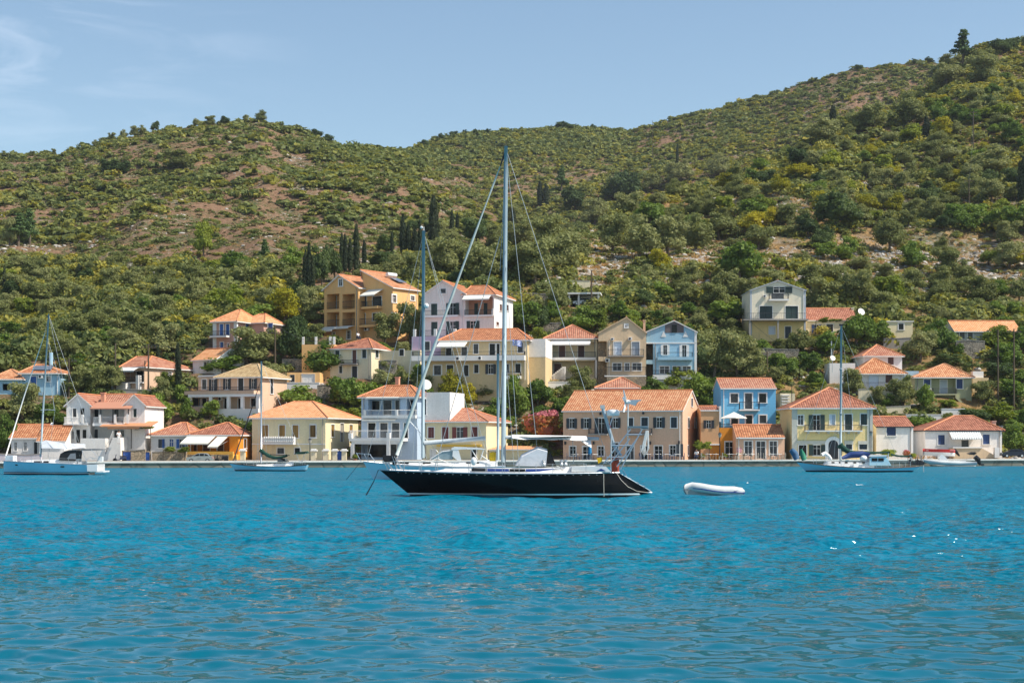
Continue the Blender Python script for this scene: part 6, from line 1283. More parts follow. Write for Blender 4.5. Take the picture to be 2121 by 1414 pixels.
# extended counter following the raked transom
S.c = CR['c11']; P = S.P
m = MB(); a = S.rows[-1]; tip = P(1090, 1040); m = MB()
w0 = a[-1][1]; top = S.at(st_d)[0]
secs = [[(st_d, -w0, top), (st_d, w0, top), (st_d + .2, 0, top - .5)], ]
A1 = (st_d - .02, -w0, top); A2 = (st_d - .02, w0, top); T1 = (tip[0], -.42, tip[2]); T2 = (tip[0], .42, tip[2]); Bm1 = (st_w - .6, -w0 * .7, .02); Bm2 = (st_w - .6, w0 * .7, .02)
m.poly([A1, T1, T2, A2]); m.poly([A1, Bm1, T1]); m.poly([A2, T2, Bm2]); m.poly([Bm1, Bm2, T2, T1]); m.build('counter', HBLACK, S.e)
m = MB(); m.tube([A1, T1, T2, A2], .022, 5)
for f in (.35, .6, .8): m.box(A1[0] + (T1[0] - A1[0]) * f - .06, A1[0] + (T1[0] - A1[0]) * f + .06, -.7, .7, A1[2] + (T1[2] - A1[2]) * f - .02, A1[2] + (T1[2] - A1[2]) * f + .05)
m.build('boarding_ladder', ALU, S.e)
S.c = CR['c10']; S.cabin(x(700), x(2450), .18, .44, .62, GEL, .8, name='coachroof')
m = MB()
for sg in (-1,):
    for (xa, xb, mt) in ((1145, 1295, 1), (1300, 1515, 0), (1520, 1675, 1), (1680, 2350, 0)):
        pa, pb = x(xa), x(xb); za, wa = S.at(pa); zb_, wb = S.at(pb)
        for sgn in (-1, 1): 
            wa_, wb_ = min(wa, 2.15) * .62 * .93 + .03, min(wb, 2.15) * .62 * .93 + .03
            m.poly([(pa, sgn * wa_ * 1.0, za + .13), (pb, sgn * wb_ * 1.0, zb_ + .13), (pb, sgn * (wb_ - .05), zb_ + .30), (pa, sgn * (wa_ - .05), za + .30)], mt)
m.build('cabin_window', [NAVYP, GLASS], S.e)
# mast and boom
mt = Vector(P(1458, 660)); S.c = CR['c0']; top = Vector(S.P(1048, 303)); 
m = MB(); n = 14
for (rx, ry), nm in (((.20, .13), 'mast'),):
    for k in range(n): pass
m.tube([mt, mt.lerp(top, .9), top], [.155, .14, .11], 10); mo = m.build('mast', MAST, S.e, smooth=True)
for f, L in ((.40, 1.0), (.66, .8)):
    c_ = mt.lerp(top, f); q = MB(); q.tube([(c_.x, -L, c_.z + .05), (c_.x, 0, c_.z), (c_.x, L, c_.z + .05)], .035, 5); q.build('spreader', MAST, S.e)
q = MB(); q.tube([top, top + Vector((0, 0, .35))], .02, 4); q.tube([top + Vector((0, 0, .1)), top + Vector((-.6, 0, .22))], .015, 4); q.ball(tuple(top + Vector((-.6, 0, .25))), .07, n=6); q.build('wind_vane', IRON, S.e)
S.c = CR['c10']; q = MB(); q.tube([P(1405, 640, -.35), P(1405, -420, -.35)], [.085, .075], 8); q.build('spinnaker_pole', MAST, S.e, smooth=True)
S.c = CR['c0']; q = MB(); q.tube([S.P(1047, 905), S.P(1241, 908)], .11, 8); q.build('boom', GREYS, S.e, smooth=True)
q = MB(); a, b_, c_, d_ = Vector(S.P(1060, 904)), Vector(S.P(1215, 907)), Vector(S.P(1225, 921, -1.3)), Vector(S.P(1190, 903, -.2))
n = 14
for k in range(n):
    f0, f1 = k / n, (k + 1) / n; p0, p1 = a.lerp(b_, f0), a.lerp(b_, f1); s0, s1 = .35 + .75 * f0, .35 + .75 * f1; g0, g1 = .12 + .10 * abs(math.sin(f0 * 9)), .12 + .10 * abs(math.sin(f1 * 9))
    for sg in (-1, 1): q.poly([(p0.x, 0, p0.z + .13), (p1.x, 0, p1.z + .13), (p1.x, sg * s1, p1.z - g1 + .05), (p0.x, sg * s0, p0.z - g0 + .05)])
q.poly([S.P(1186, 902, 0), S.P(1224, 908, .6), S.P(1225, 927, -1.1)]); q.poly([S.P(1060, 903), S.P(1100, 905, -.6), S.P(1186, 903, -1.2), S.P(1186, 902)])
q.build('boom_awning', plain('white_awning_cloth', (.80, .80, .78), rough=.8, var=.05), S.e)
S.wire(S.P(1186, 901), S.P(1188, 958), .02, 'awning_pole')
# furled genoa and stays
q = MB(); A_, B_ = Vector(S.P(1036, 345)), Vector(S.P(822, 942)); pts = [A_.lerp(B_, k / 16) + Vector((-.14 * math.sin(math.pi * k / 16), 0, -.10 * math.sin(math.pi * k / 16))) for k in range(17)]
q.tube(pts, [.04 + .065 * min(1, k / 12) + .012 * math.sin(k * 2) for k in range(17)], 8); q.build('furled_genoa', SAIL, S.e, smooth=True)
q = MB(); q.tube([S.P(1047, 312), S.P(1036, 345)], .05, 5); q.tube([S.P(822, 942), S.P(815, 962)], .03, 5); q.lathe([(.02, -.2), (.14, -.15), (.14, .1), (.05, .2)], S.P(817, 957), 8); q.build('furler', IRON, S.e)
for a, b_ in (((1036, 490), (902, 965)), ((1049, 312), (1232, 870)), ((1232, 870), (1262, 962)), ((1050, 330), (1112, 925)), ((1047, 330), (1036, 560))): S.wire(S.P(*a), S.P(*b_), .022 if a == (1036, 490) else .016)
for sg in (-1, 1):
    z1_, bm = S.at(mt.x); c1_ = mt.lerp(top, .66); c2_ = mt.lerp(top, .40)
    S.wire(tuple(top), (c1_.x, sg * .8, c1_.z + .05)); S.wire((c1_.x, sg * .8, c1_.z), (c2_.x, sg * 1.0, c2_.z)); S.wire((c2_.x, sg * 1.0, c2_.z), (mt.x + .1, sg * (bm - .1), z1_)); S.wire(tuple(c2_), (mt.x - .5, sg * (bm - .15), z1_)); S.wire(tuple(c2_), (mt.x + .7, sg * (bm - .15), z1_)); S.wire(tuple(c1_), (mt.x + 1.0, sg * (bm - .15), z1_))
S.wire(S.P(1112, 925), S.P(1118, 962), .03, 'tackle', IRON)
# deck gear
S.c = CR['c10']
q = MB(); q.box(x(258), x(382), -.35, .35, S.Z(655), S.Z(592)); q.box(x(262), x(378), -.4, -.36, S.Z(645), S.Z(602)); q.build('life_raft_case', BLACKC, S.e)
q = MB()
for sg in (-1, 1):
    for (xa, ya, xb, yb_) in ((310, 735, 265, 640), (350, 735, 300, 655), (400, 735, 355, 600), (445, 735, 375, 600)): pa = P(xa, ya); pb = P(xb, yb_); q.tube([(pa[0], sg * .35, pa[2]), (pb[0], sg * .45, pb[2])], .022, 5)
    pa, pb = P(230, 650), P(445, 650); q.tube([(pa[0] + .3, sg * .2, pa[2] - .02), (pb[0], sg * .6, pb[2])], .02, 5)
q.build('pulpit', STEEL, S.e)
q = MB(); q.tube([P(212, 735), P(165, 850), P(80, 1003)], [.03, .03, .05], 5); q.build('anchor_chain', IRON, S.e)
S.lifelines(.10, .86, .62, 11)
q = MB(); B0 = [P(1575, 685), P(1640, 600), P(1800, 520), P(1895, 545), P(1880, 690)]; ys = (-.95, .95)
mid = [(p[0], 0, p[2] + (.12 if 0 < i < 4 else 0)) for i, p in enumerate(B0)]
for i in range(4):
    for sg in (-1, 1): q.poly([(B0[i][0], sg * .95, B0[i][2] - (.0 if i in (0,) else .05)), (B0[i + 1][0], sg * .95, B0[i + 1][2] - .05), mid[i + 1], mid[i]])
q.poly([(p[0], -.95, p[2] - .05) for p in B0][::-1]); q.poly([(p[0], .95, p[2] - .05) for p in B0]); q.build('sprayhood', TARP, S.e)
q = MB(); 
T0 = [P(1865, 690), P(1925, 560), P(1985, 690)]; q.prism([(p[0], -.6, p[2]) for p in T0], (0, 1.2, 0)); q.build('companionway_cover', BLACKC, S.e)
for xx in (2035, 2075, 1860): q = MB(); q.lathe([(.13, 0), (.13, .1), (.08, .16), (.13, .34), (.02, .36)], (x(xx), -.9, S.Z(690)), 8); q.build('winch', STEEL, S.e)
q = MB()
for k in range(9): q.tube([(x(1950 + 12 * k), -1.35 - .02 * k, S.Z(745)), (x(1985 + 9 * k), -1.4, S.Z(690 + 4 * k)), (x(2040 + 2 * k), -1.38, S.Z(740))], .022, 4)
q.build('coiled_rope', TRIM, S.e)
q = MB(); q.lathe([(.2, 0), (.24, .25), (.2, .55), (.03, .6)], (x(1353), 0.3, S.Z(650)), 10); q.build('yellow_bag', plain('yellow_bag', (.75, .48, .02)), S.e)
S.c = CR['c11']
q = MB(); q.box(x(300), x(640), -1.3, 1.3, S.Z(850), S.Z(795)); q.prism([(x(640), -1.3, S.Z(850)), (x(690), -1.3, S.Z(850)), (x(640), -1.3, S.Z(795))], (0, 2.6, 0)); q.build('cockpit_coaming', GEL, S.e)
q = MB(); q.prism([(x(545), -1.33, S.Z(838)), (x(640), -1.33, S.Z(838)), (x(590), -1.33, S.Z(815))], (0, .02, 0)); q.build('cabin_window', NAVYP, S.e)
# crane mast, arch, wind generator, radar
S.tubes('davit_mast', [[P(735, 600, -.2), P(615, 205, -.2)], [P(735, 600, -.2), P(800, 690, -.2)]], .10, ALU, 8); q = MB(); a_ = P(620, 205, -.2); q.box(a_[0] - .16, a_[0] + .12, -.3, -.1, a_[2] - .1, a_[2] + .12); q.build('davit_head', STEEL, S.e)
L = []
for sg in (-1.25, 1.25):
    L += [[P(630, 765, sg), P(895, 430, sg)], [P(690, 775, sg), P(890, 520, sg)], [P(795, 830, sg), P(1010, 430, sg)], [P(760, 800, sg), P(960, 520, sg)], [P(870, 408, sg), P(1070, 408, sg)], [P(700, 588, sg), P(905, 588, sg)], [P(660, 705, sg), P(838, 705, sg)], [P(860, 480, sg), P(1010, 480, sg)], [P(705, 460, sg), P(705, 760, sg)]]
for xx, yy in ((870, 408), (1070, 408), (895, 430), (1010, 430), (800, 588), (750, 705)): L.append([P(xx, yy, -1.25), P(xx, yy, 1.25)])
S.tubes('stern_arch', L, .042, STEEL, 6)
q = MB(); q.prism([P(868, 406, -1.3), P(1072, 403, -1.3), P(1072, 403, 1.3), P(868, 406, 1.3)], (0, 0, .06)); q.build('solar_panel', plain('panel_grey', (.20, .25, .28), rough=.3, var=.1), S.e)
wp = S.tubes('generator_pole', [[P(868, 590, -.9), P(873, 180, -.9)]], .05, STEEL)
g = MB(); hb = Vector(P(850, 155, -.9)); g.tube([hb, hb + Vector((.12, 0, 0)), Vector(P(895, 158, -.9))], [.05, .16, .10], 10); wg = g.build('wind_generator', GEL, S.e, smooth=True)
for k in range(5):
    t0 = R(96 + 72 * k); tipv = hb + Vector((-.06 - .10, .35 * math.cos(t0) * 1.6, .62 * math.sin(t0) * 1.2)); g = MB(); w_ = Vector((.05, -.07 * math.sin(t0), .07 * math.cos(t0))); g.prism([hb - w_ * 1.3, hb + w_ * 1.3, tipv + w_ * .5, tipv - w_ * .5], (.02, .0, .0)); g.build('blade', GEL, wg)
g = MB(); g.prism([P(885, 135, -.9), P(1015, 132, -.9), P(965, 158, -.9), P(945, 192, -.9), P(895, 178, -.9)], (0, .05, 0)); g.build('tail_fin', ALU, wg)
q = MB(); r0 = P(723, 260, -.5); q.lathe([(.02, -.22), (.38, -.2), (.40, -.1), (.40, .08), (.3, .17), (.02, .2)], r0, 14); rd = q.build('radar_dome', GEL, S.e, smooth=True); q = MB(); q.tube([(r0[0], r0[1], r0[2] - .2), (r0[0] - .2, r0[1], r0[2] - .8), P(690, 420, -.2)], .03, 5); q.build('radar_bracket', STEEL, rd)
q = MB(); rr_ = P(745, 790, -.5); q.lathe([(.22, -.65), (.24, -.6), (.24, .4), (.2, .55), (.05, .6)], rr_, 12); q.build('fuel_drum', plain('rust_red', (.35, .06, .03)), S.e)
q = MB(); q.prism([P(678, 365, -.25), P(700, 385, -.25), P(697, 410, -.25), P(682, 405, -.25)], (0, .02, 0)); q.build('flag', plain('red_flag', (.6, .02, .04)), S.e)
q = MB()
for k in range(5): q.tube([P(1050 + 4 * k, 440, -1.3), P(1005 + 9 * k, 640 - 8 * k, -1.33), P(1030 + 5 * k, 700 - 6 * k, -1.33), P(1075 + k, 620, -1.3), P(1058 + 4 * k, 440, -1.3)], .022, 4)
q.build('hanging_rope', TRIM, S.e)
q = MB(); q.prism([P(560, 715, -1.1), P(612, 705, -1.1), P(615, 745, -1.1), P(575, 770, -1.1)], (0, .15, 0)); q.build('horseshoe_buoy', plain('lifebuoy_yellow', (.8, .45, .01)), S.e)
S.tubes('pushpit', [[P(620, 770, sg), P(860, 700, sg)] for sg in (-1, 1)] + [[P(820, 830, sg), P(860, 900, sg * .9)] for sg in (-1, 1)] + [[P(700, 850, sg), P(700, 740, sg)] for sg in (-1, 1)], .022, STEEL)
S.tubes('mooring_line', [[P(628, 868, -1.95), P(631, 1098, -2.0)], [P(760, 868, -1.3), P(800, 930, -1.35), P(870, 1000, -1.2), P(960, 1045, -.9), P(1075, 1060, -.5)]], .018, ROPE, 4)
q = MB()
for k in range(26): q_ = .08 + k * .033; xx = S.bd + (S.sd - S.bd) * q_; z, bm = S.at(xx); q.box(xx - .03, xx + .03, -bm - .035, -bm + .0, z - .10, z - .07)
q.build('deck_fitting', STEEL, S.e)
# worn, unreadable name on the quarter
q = MB(); rr = random.Random(4); xx = 508
while xx < 735:
    z, bm = S.at(x(xx)); w_ = rr.uniform(6, 16)
    if rr.random() > .2: q.poly([(x(xx), -bm * .985 - .02, S.Z(946)), (x(xx + w_), -bm * .985 - .02, S.Z(946)), (x(xx + w_), -bm * .99 - .02, S.Z(928)), (x(xx), -bm * .99 - .02, S.Z(928))])
    xx += w_ + 4
q.build('faded_name', plain('faded_paint', (.035, .034, .036), rough=.5, var=0), S.e)
# --- white yacht behind
S = Boat('sailing_yacht', 'white sailing yacht with glass windshield and bimini, half hidden behind the black yacht', 'c10', 650, 136); x = S.X; P = S.P
m = S.hull(x(60), x(165), x(1480), x(1440), (S.Z(655), S.Z(700), S.Z(700)), 4.0, [1, 0, 2, 0, 0, 0], [-.3, .03, .12, .2], tr=.7); m.build('hull', [HMID, plain('grey_boot', (.10, .2, .25)), HMID], S.e); S.deck(GEL)
S.cabin(x(420), x(1400), .15, .55, .6, GEL, .8, name='coachroof')
for xa, xb in ((440, 525), (660, 740), (1090, 1220)): q = MB(); q.box(x(xa), x(xb), -1.28, -1.2, S.Z(672), S.Z(655)); q.build('cabin_window', GLASS, S.e)
q = MB(); A = [P(725, 630), P(850, 555), P(955, 540), P(955, 630)]
for sg in (-1, 1): q.prism([(p[0], sg * 1.0, p[2]) for p in A], (0, .03, 0))
q.poly([(A[0][0], -1, A[0][2]), (A[0][0], 1, A[0][2]), (A[1][0], 1, A[1][2]), (A[1][0], -1, A[1][2])]); q.build('windshield', plain('tinted_glass', (.25, .33, .36), rough=.1, var=.2), S.e)
q = MB(); q.tube([P(725, 630, -1.02), P(850, 553, -1.02), P(960, 538, -1.02)], .04, 5); q.prism([(p[0], -1.1, p[2]) for p in (P(945, 520), P(970, 505), P(1090, 510), P(1090, 530), P(945, 535))], (0, 2.2, 0)); q.prism([P(1090, 512, -1.1), P(1180, 515, -1.1), P(1270, 528, -1.1), P(1270, 533, -1.1), P(1090, 532, -1.1)], (0, 2.2, 0))
q.prism([P(955, 535, -1.08), P(1010, 535, -1.08), P(1040, 640, -1.08), P(1000, 640, -1.08), P(950, 600, -1.08)], (0, .04, 0)); q.build('bimini', GEL, S.e)
S.tubes('bimini_frame', [[P(1140, 530, sg), P(1200, 630, sg)] for sg in (-1, 1)] + [[P(1262, 530, sg), P(1230, 630, sg)] for sg in (-1, 1)] + [[P(1235, 590, sg), P(1350, 670, sg)] for sg in (-1, 1)], .05, TRIM)
S.c = CR['c0']; q = MB(); q.tube([S.P(876, 948), S.P(877.5, 478)], [.165, .14], 10); q.build('mast', MAST, S.e, smooth=True)
q = MB(); q.ball(S.P(883, 633, -.2), .22, n=8); q.build('radar_dome', GEL, S.e); q = MB(); q.tube([S.P(878, 478), S.P(878, 470)], .03, 4); q.ball(S.P(873, 471), .12, n=6); q.build('wind_vane', GEL, S.e)
q = MB(); q.tube([S.P(878, 917), S.P(1005, 907)], .19, 8); q.build('boom', GREYS, S.e, smooth=True)
for a, b_ in (((877, 485), (762, 946)), ((877, 485), (830, 946)), ((879, 485), (1008, 940)), ((879, 485), (990, 940)), ((877, 560), (855, 950)), ((1005, 907), (1010, 948)), ((840, 800), (884, 950)), ((847, 870), (920, 950))): S.wire(S.P(*a), S.P(*b_), .018)
S.c = CR['c10']; S.tubes('pulpit', [[P(40, 655, sg), P(-10, 565, sg)] for sg in (-.3, .3)] + [[P(110, 655, sg), P(65, 575, sg)] for sg in (-.4, .4)] + [[P(180, 655, sg), P(125, 580, sg)] for sg in (-.5, .5)] + [[P(-12, 570, sg), P(135, 582, sg)] for sg in (-.5, .5)], .03, STEEL)
S.tubes('anchor_chain', [[P(30, 660), P(-110, 835)]], .02, IRON, 4); S.tubes('crossed_sheet', [[P(640, 640, -1.2), P(950, 700, -1.2)], [P(640, 690, -1.2), P(820, 610, -1.2)], [P(800, 620, -1.2), P(1000, 705, -1.2)]], .03, TRIM, 4)
q = MB(); q.ball(P(1163, 650, -1.7), .26, n=8, sz=1.4); q.build('fender', GEL, S.e)
# --- left yacht
S = Boat('sailing_yacht', 'white decked yacht with water lit hull, black sprayhood and raked mast moored at far left', 'c13', 440, 155); x = S.X; P = S.P
m = S.hull(x(40), x(42), x(1000), x(1010), (S.Z(503), S.Z(520), S.Z(540)), 3.5, [1, 1, 2, 1, 0, 0], [-.3, .02, .13, .2, .27], tr=.85, kb=.7, km=.25, capm=3); m.build('hull', [HWLIT, plain('navy_boot', (.015, .02, .05)), TRIM, GEL], S.e); S.deck(GEL)  # sides carry painted water reflection, transom stays white gelcoat
q = MB()
for xa in (200, 720): 
    z, bm = S.at(x(xa)); q.box(x(xa), x(xa + 38), -bm * (.99) - .02, -bm * .9, S.Z(548 if xa < 400 else 566), S.Z(535 if xa < 400 else 552))
q.build('hull_window', GLASS, S.e)
S.cabin(x(250), x(870), .15, .5, .62, GEL, .8, name='coachroof'); q = MB()
for xa, xb in ((410, 495), (515, 570)): q.box(x(xa), x(xb), -1.12, -1.0, S.Z(519), S.Z(498))
q.build('cabin_window', GLASS, S.e)
q = MB(); z0_ = S.Z(540); q.box(x(1000), x(1110), -1.45, -1.25, .35, z0_ + .05); q.box(x(1000), x(1110), 1.25, 1.45, .35, z0_ + .05); q.box(x(1020), x(1170), -1.2, 1.2, .25, .38); q.box(x(1000), x(1030), -1.25, 1.25, .35, z0_ - .1); q.build('transom_platform', GEL, S.e)
q = MB(); A = [P(680, 490), P(700, 420), P(745, 395), P(870, 385), P(860, 495)]; q.prism([(p[0], -1.15, p[2]) for p in A], (0, 2.3, 0)); q.build('sprayhood', BLACKC, S.e)
q = MB(); q.prism([P(735, 475, -1.17), P(775, 420, -1.17), P(830, 415, -1.17), P(835, 480, -1.17)], (0, .02, 0)); q.build('sprayhood_window', plain('clear_vinyl', (.25, .26, .28), rough=.2), S.e)
q = MB(); q.prism([P(690, 398, -1.2), P(760, 378, -1.2), P(880, 370, -1.2), P(880, 378, -1.2), P(760, 388, -1.2)], (0, 2.4, 0)); q.prism([P(890, 372, -1.2), P(1000, 365, -1.2), P(1140, 372, -1.2), P(1140, 380, -1.2), P(890, 388, -1.2)], (0, 2.4, 0)); q.build('bimini', plain('grey_canvas', (.20, .20, .20), rough=.8, var=.2), S.e)
S.tubes('bimini_frame', [[P(900, 385, sg), P(960, 520, sg)] for sg in (-1.2, 1.2)] + [[P(1130, 378, sg), P(1060, 520, sg)] for sg in (-1.2, 1.2)] + [[P(1000, 370, sg), P(1110, 500, sg)] for sg in (-1.2, 1.2)], .025, STEEL)
q = MB(); 
for sg in (-.6, .6): q.tube([P(955 + 25 * k_, 490 - (30 if 0 < k_ < 3 else 0), sg) for k_ in range(4)], .03, 5); q.lathe([(.28, -.02), (.3, 0), (.28, .02)], P(1040, 470, sg), 12)
q.build('steering_wheel', GEL, S.e); q = MB(); q.box(x(1090), x(1130), -.3, .3, S.Z(505), S.Z(450)); q.box(x(880), x(925), -.9, .9, S.Z(530), S.Z(505)); q.build('cockpit_seat', GEL, S.e)
q = MB(); q.box(x(80), x(165), -.6, .6, S.Z(500), S.Z(440)); q.build('bow_canvas', TARP, S.e)
S.c = CR['c0']; q = MB(); q.tube([S.P(84, 946), S.P(101, 650)], [.11, .07], 8); q.build('mast', MAST, S.e, smooth=True); q = MB(); q.tube([S.P(84, 849, -.9), S.P(98, 848), S.P(114, 849, .9)], .03, 5); q.build('spreader', STEEL, S.e); q = MB(); q.box(S.X(82), S.X(89), -.3, .1, S.Z(818), S.Z(812)); q.build('radar_dome', ALU, S.e)
q = MB(); A_, B_ = Vector(S.P(93, 690)), Vector(S.P(11, 948)); q.tube([A_, A_.lerp(B_, .5) + Vector((-.1, 0, -.1)), B_], [.035, .06, .065], 7); q.build('furled_genoa', TRIM, S.e, smooth=True)
for a, b_ in (((101, 652), (93, 690)), ((101, 652), (205, 948)), ((101, 652), (165, 945)), ((98, 700), (163, 915)), ((98, 760), (114, 849)), ((100, 700), (112, 849)), ((114, 849), (100, 948))): S.wire(S.P(*a), S.P(*b_), .014)
q = MB(); q.tube([S.P(86, 925), S.P(178, 928)], .08, 8); q.build('boom', TRIM, S.e)
q = MB(); Tp = [(86, 914), (95, 911), (130, 917), (177, 919)]; Bt = [(86, 928), (110, 928), (140, 930), (177, 927)]
for k in range(3):
    for sg in (-1, 1): q.poly([S.P(Tp[k][0], Tp[k][1], 0), S.P(Tp[k + 1][0], Tp[k + 1][1], 0), S.P(Bt[k + 1][0], Bt[k + 1][1], sg * .3), S.P(Bt[k][0], Bt[k][1], sg * .34)])
q.build('mainsail_cover', TARP, S.e, smooth=True); S.lifelines(.06, .9, .55, 8)
# --- small sloop
S = Boat('sailing_yacht', 'small white sloop with slack green boom cover moored in front of the cream house', 'c2', 1400, 171.5); x = S.X; P = S.P
m = S.hull(x(1038), x(1092), x(1757), x(1738), (S.Z(1232), S.Z(1262), S.Z(1248)), 2.8, [1, 1, 0, 0], [-.3, .02, .12], tr=.6); m.build('hull', [HMID, BOOT], S.e); S.deck(GEL, BOOT); S.cabin(x(1260), x(1620), .12, .42, .6, GEL, .9, name='coachroof')
q = MB(); q.box(x(1490), x(1560), -.9, .9, S.Z(1222), S.Z(1190)); q.prism([P(1490, 1190, -.9), P(1540, 1190, -.9), P(1570, 1222, -.9)], (0, 1.8, 0)); q.build('companionway_hatch', plain('smoked_glass', (.08, .09, .1), rough=.2), S.e)
q = MB(); q.tube([P(1330, 1230), P(1332, 300)], [.10, .08], 8); q.build('mast', STEEL, S.e, smooth=True); q = MB(); q.tube([P(1322, 700), P(1345, 700)], .04, 4); q.build('spreader', STEEL, S.e)
q = MB(); q.tube([P(1325, 485), P(1200, 860), P(1073, 1212)], [.025, .065, .07], 6); q.build('furled_genoa', BLACKC, S.e, smooth=True); S.sag(1320, 1110, 1570, 1160, .22, .13, .55, GREENC, 'boom_cover'); q = MB(); q.tube([P(1325, 1150), P(1590, 1160)], .05, 6); q.build('boom', IRON, S.e)
q = MB(); q.prism([P(1630, 1150, -.9), P(1660, 1130, -.9), P(1740, 1124, -.9), P(1755, 1140, -.9), P(1700, 1150, -.9)], (0, 1.8, 0)); q.build('bimini', GREENC, S.e); S.tubes('bimini_frame', [[P(1650, 1145, sg), P(1690, 1235, sg)] for sg in (-.9, .9)] + [[P(1740, 1135, sg), P(1690, 1235, sg)] for sg in (-.9, .9)], .02, STEEL)
for a, b_ in (((1332, 310), (1745, 1225)), ((1332, 420), (1290, 1235)), ((1332, 420), (1385, 1235)), ((1305, 1060), (1305, 1230))): S.wire(P(*a), P(*b_), .014)
S.lifelines(.08, .95, .5, 7)
# --- ketch at right, water's blue reflection painted into its hull colour
S = Boat('sailing_yacht', 'water lit long keeled yacht with pilothouse, green boom cover and covered outboards on its bow', 'c14', 560, 167); x = S.X; P = S.P
m = S.hull(x(122), x(212), x(1188), x(1125), (S.Z(322), S.Z(372), S.Z(362)), 3.6, [1, 1, 0, 0, 0, 0], [-.3, .03, .15, .3], tr=.45); m.build('hull', [HWLIT, BOOT], S.e); S.deck(plain('grey_deck', (.5, .48, .44)), plain('brown_rail', (.10, .05, .03)))
S.cabin(x(345), x(790), .42, .62, .58, GEL, .25, name='trunk_cabin')
for xa, xb in ((415, 440), (480, 492), (530, 555), (605, 630), (680, 706)): q = MB(); q.box(x(xa), x(xb), -1.12, -1.0, S.Z(334), S.Z(320)); q.build('porthole', GLASS, S.e)
q = MB(); A = [P(742, 352), P(750, 285), P(775, 268), P(885, 268), P(935, 352)]; q.prism([(p[0], -1.15, p[2]) for p in A], (0, 2.3, 0)); ph = q.build('pilothouse', HMID, S.e)
q = MB()
for xa, xb in ((763, 812), (820, 868)): q.box(x(xa), x(xb), -1.18, -1.14, S.Z(315), S.Z(288))
q.build('window', GLASS, ph); q = MB(); q.prism([(p[0], -1.25, p[2]) for p in (P(745, 268), P(770, 258), P(900, 262), P(900, 270), P(745, 276))], (0, 2.5, 0)); q.build('roof', GEL, ph)
q = MB(); q.tube([P(350, 262, -.2), P(375, 250, -.2), P(410, 272, -.2), P(430, 300, -.2)], [.22, .25, .18, .15], 8); q.build('cowl_vent', GEL, S.e, smooth=True); q = MB(); q.ball(P(713, 292, -.6), .42, n=10, sz=.8); q.build('deck_canister', GEL, S.e, smooth=True)
q = MB(); A_ = Vector(P(560, 290, .3)); 
q.tube([P(525, 290, -.4), P(600, 262, -.4), P(700, 255, -.4), P(768, 262, -.4)], [.16, .34, .36, .25], 8); q.build('covered_dinghy', plain('blue_tarp', (.02, .05, .17), rough=.6, var=.15, scale=3), S.e, smooth=True)
q = MB(); q.tube([P(78, 215, -.3), P(108, 248, -.3), P(130, 300, -.3)], [.26, .38, .30], 8); q.build('outboard_cover', plain('dull_blue_cover', (.05, .12, .22), rough=.7, var=.2), S.e, smooth=True); q = MB(); q.tube([P(165, 210, -.2), P(178, 255, -.2), P(195, 305, -.2)], [.10, .28, .30], 8); q.build('sail_bag', plain('sea_green_cover', (.03, .22, .13), rough=.7, var=.2), S.e, smooth=True)
S.c = CR['c0']; q = MB(); q.tube([S.P(1741, 953), S.P(1742.5, 673)], [.135, .10], 8); q.build('mast', MAST, S.e, smooth=True); q = MB()
for yy in (765, 857): q.tube([S.P(1741.5, yy, -.7), S.P(1741.5, yy, .7)], .05, 5); q.ball(S.P(1741.5, yy, -.2), .16, n=6)
q.build('spreader', MAST, S.e); q = MB(); q.box(S.X(1738), S.X(1746), -.1, .1, S.Z(675), S.Z(671)); q.build('mast_cap', IRON, S.e)
S.c = CR['c14']; S.sag(502, 172, 640, 240, .36, .17, .25, GREENC, 'boom_cover'); S.sag(640, 240, 945, 238, .17, .10, .04, GREENC, 'boom_cover'); S.sag(955, 258, 1135, 268, .10, .10, .12, GREENC, 'stern_awning')
S.tubes('mizzen_frame', [[P(930, 330), P(932, 240)], [P(1125, 300), P(1120, 255)], [P(1135, 340), P(1130, 275)], [P(1235, 300), P(1240, 415)]], .05, STEEL)
q = MB(); rg = random.Random(9)
for k in range(9): xx = 1105 + k * 15; q.tube([P(xx, 350, rg.uniform(-.8, .8)), P(xx + rg.uniform(-14, 14), rg.uniform(268, 300), rg.uniform(-.8, .8))], .03, 4); q.box(x(xx), x(xx + 10), -.5, -.2, S.Z(350), S.Z(rg.uniform(300, 335)))
q.build('stern_gear', IRON, S.e); S.c = CR['c0']
for a, b_ in (((1742, 675), (1655, 953)), ((1742, 675), (1860, 950)), ((1743, 675), (1775, 953)), ((1742, 765), (1752, 953)), ((1742, 765), (1727, 953)), ((1742, 857), (1710, 953))): S.wire(S.P(*a), S.P(*b_), .014)
S.c = CR['c14']; S.lifelines(.06, .92, .6, 9)
# --- RIB
S = Boat('inflatable_boat', 'pale grey rigid inflatable with white console and black outboard alongside the right quay', 'c14', 1480, 197, 'motorboat'); x = S.X; P = S.P
q = MB(); pts = [P(1245, 306, -.1), P(1290, 318, -.75), P(1400, 330, -1.1), P(1560, 336, -1.15), P(1705, 336, -1.1)]; q.tube(pts, [.14, .25, .27, .27, .22], 8); q.tube([(p[0], -p[1], p[2]) for p in pts], [.14, .25, .27, .27, .22], 8); q.build('tube', plain('grey_hypalon', (.58, .60, .60), rough=.5, var=.05), S.e, smooth=True)
q = MB(); q.prism([P(1250, 315, -.1), P(1300, 335, -.6), P(1450, 352, -.8), P(1700, 352, -.8), P(1700, 352, .8), P(1450, 352, .8), P(1300, 335, .6)], (0, 0, -.15)); q.build('hull', GEL, S.e)
q = MB(); q.prism([P(1385, 320, -.45), P(1378, 275, -.45), P(1400, 256, -.45), P(1430, 275, -.45), P(1462, 318, -.45)], (0, .9, 0)); q.box(x(1510), x(1600), -.6, .6, S.Z(325), S.Z(312)); q.build('console', GEL, S.e)
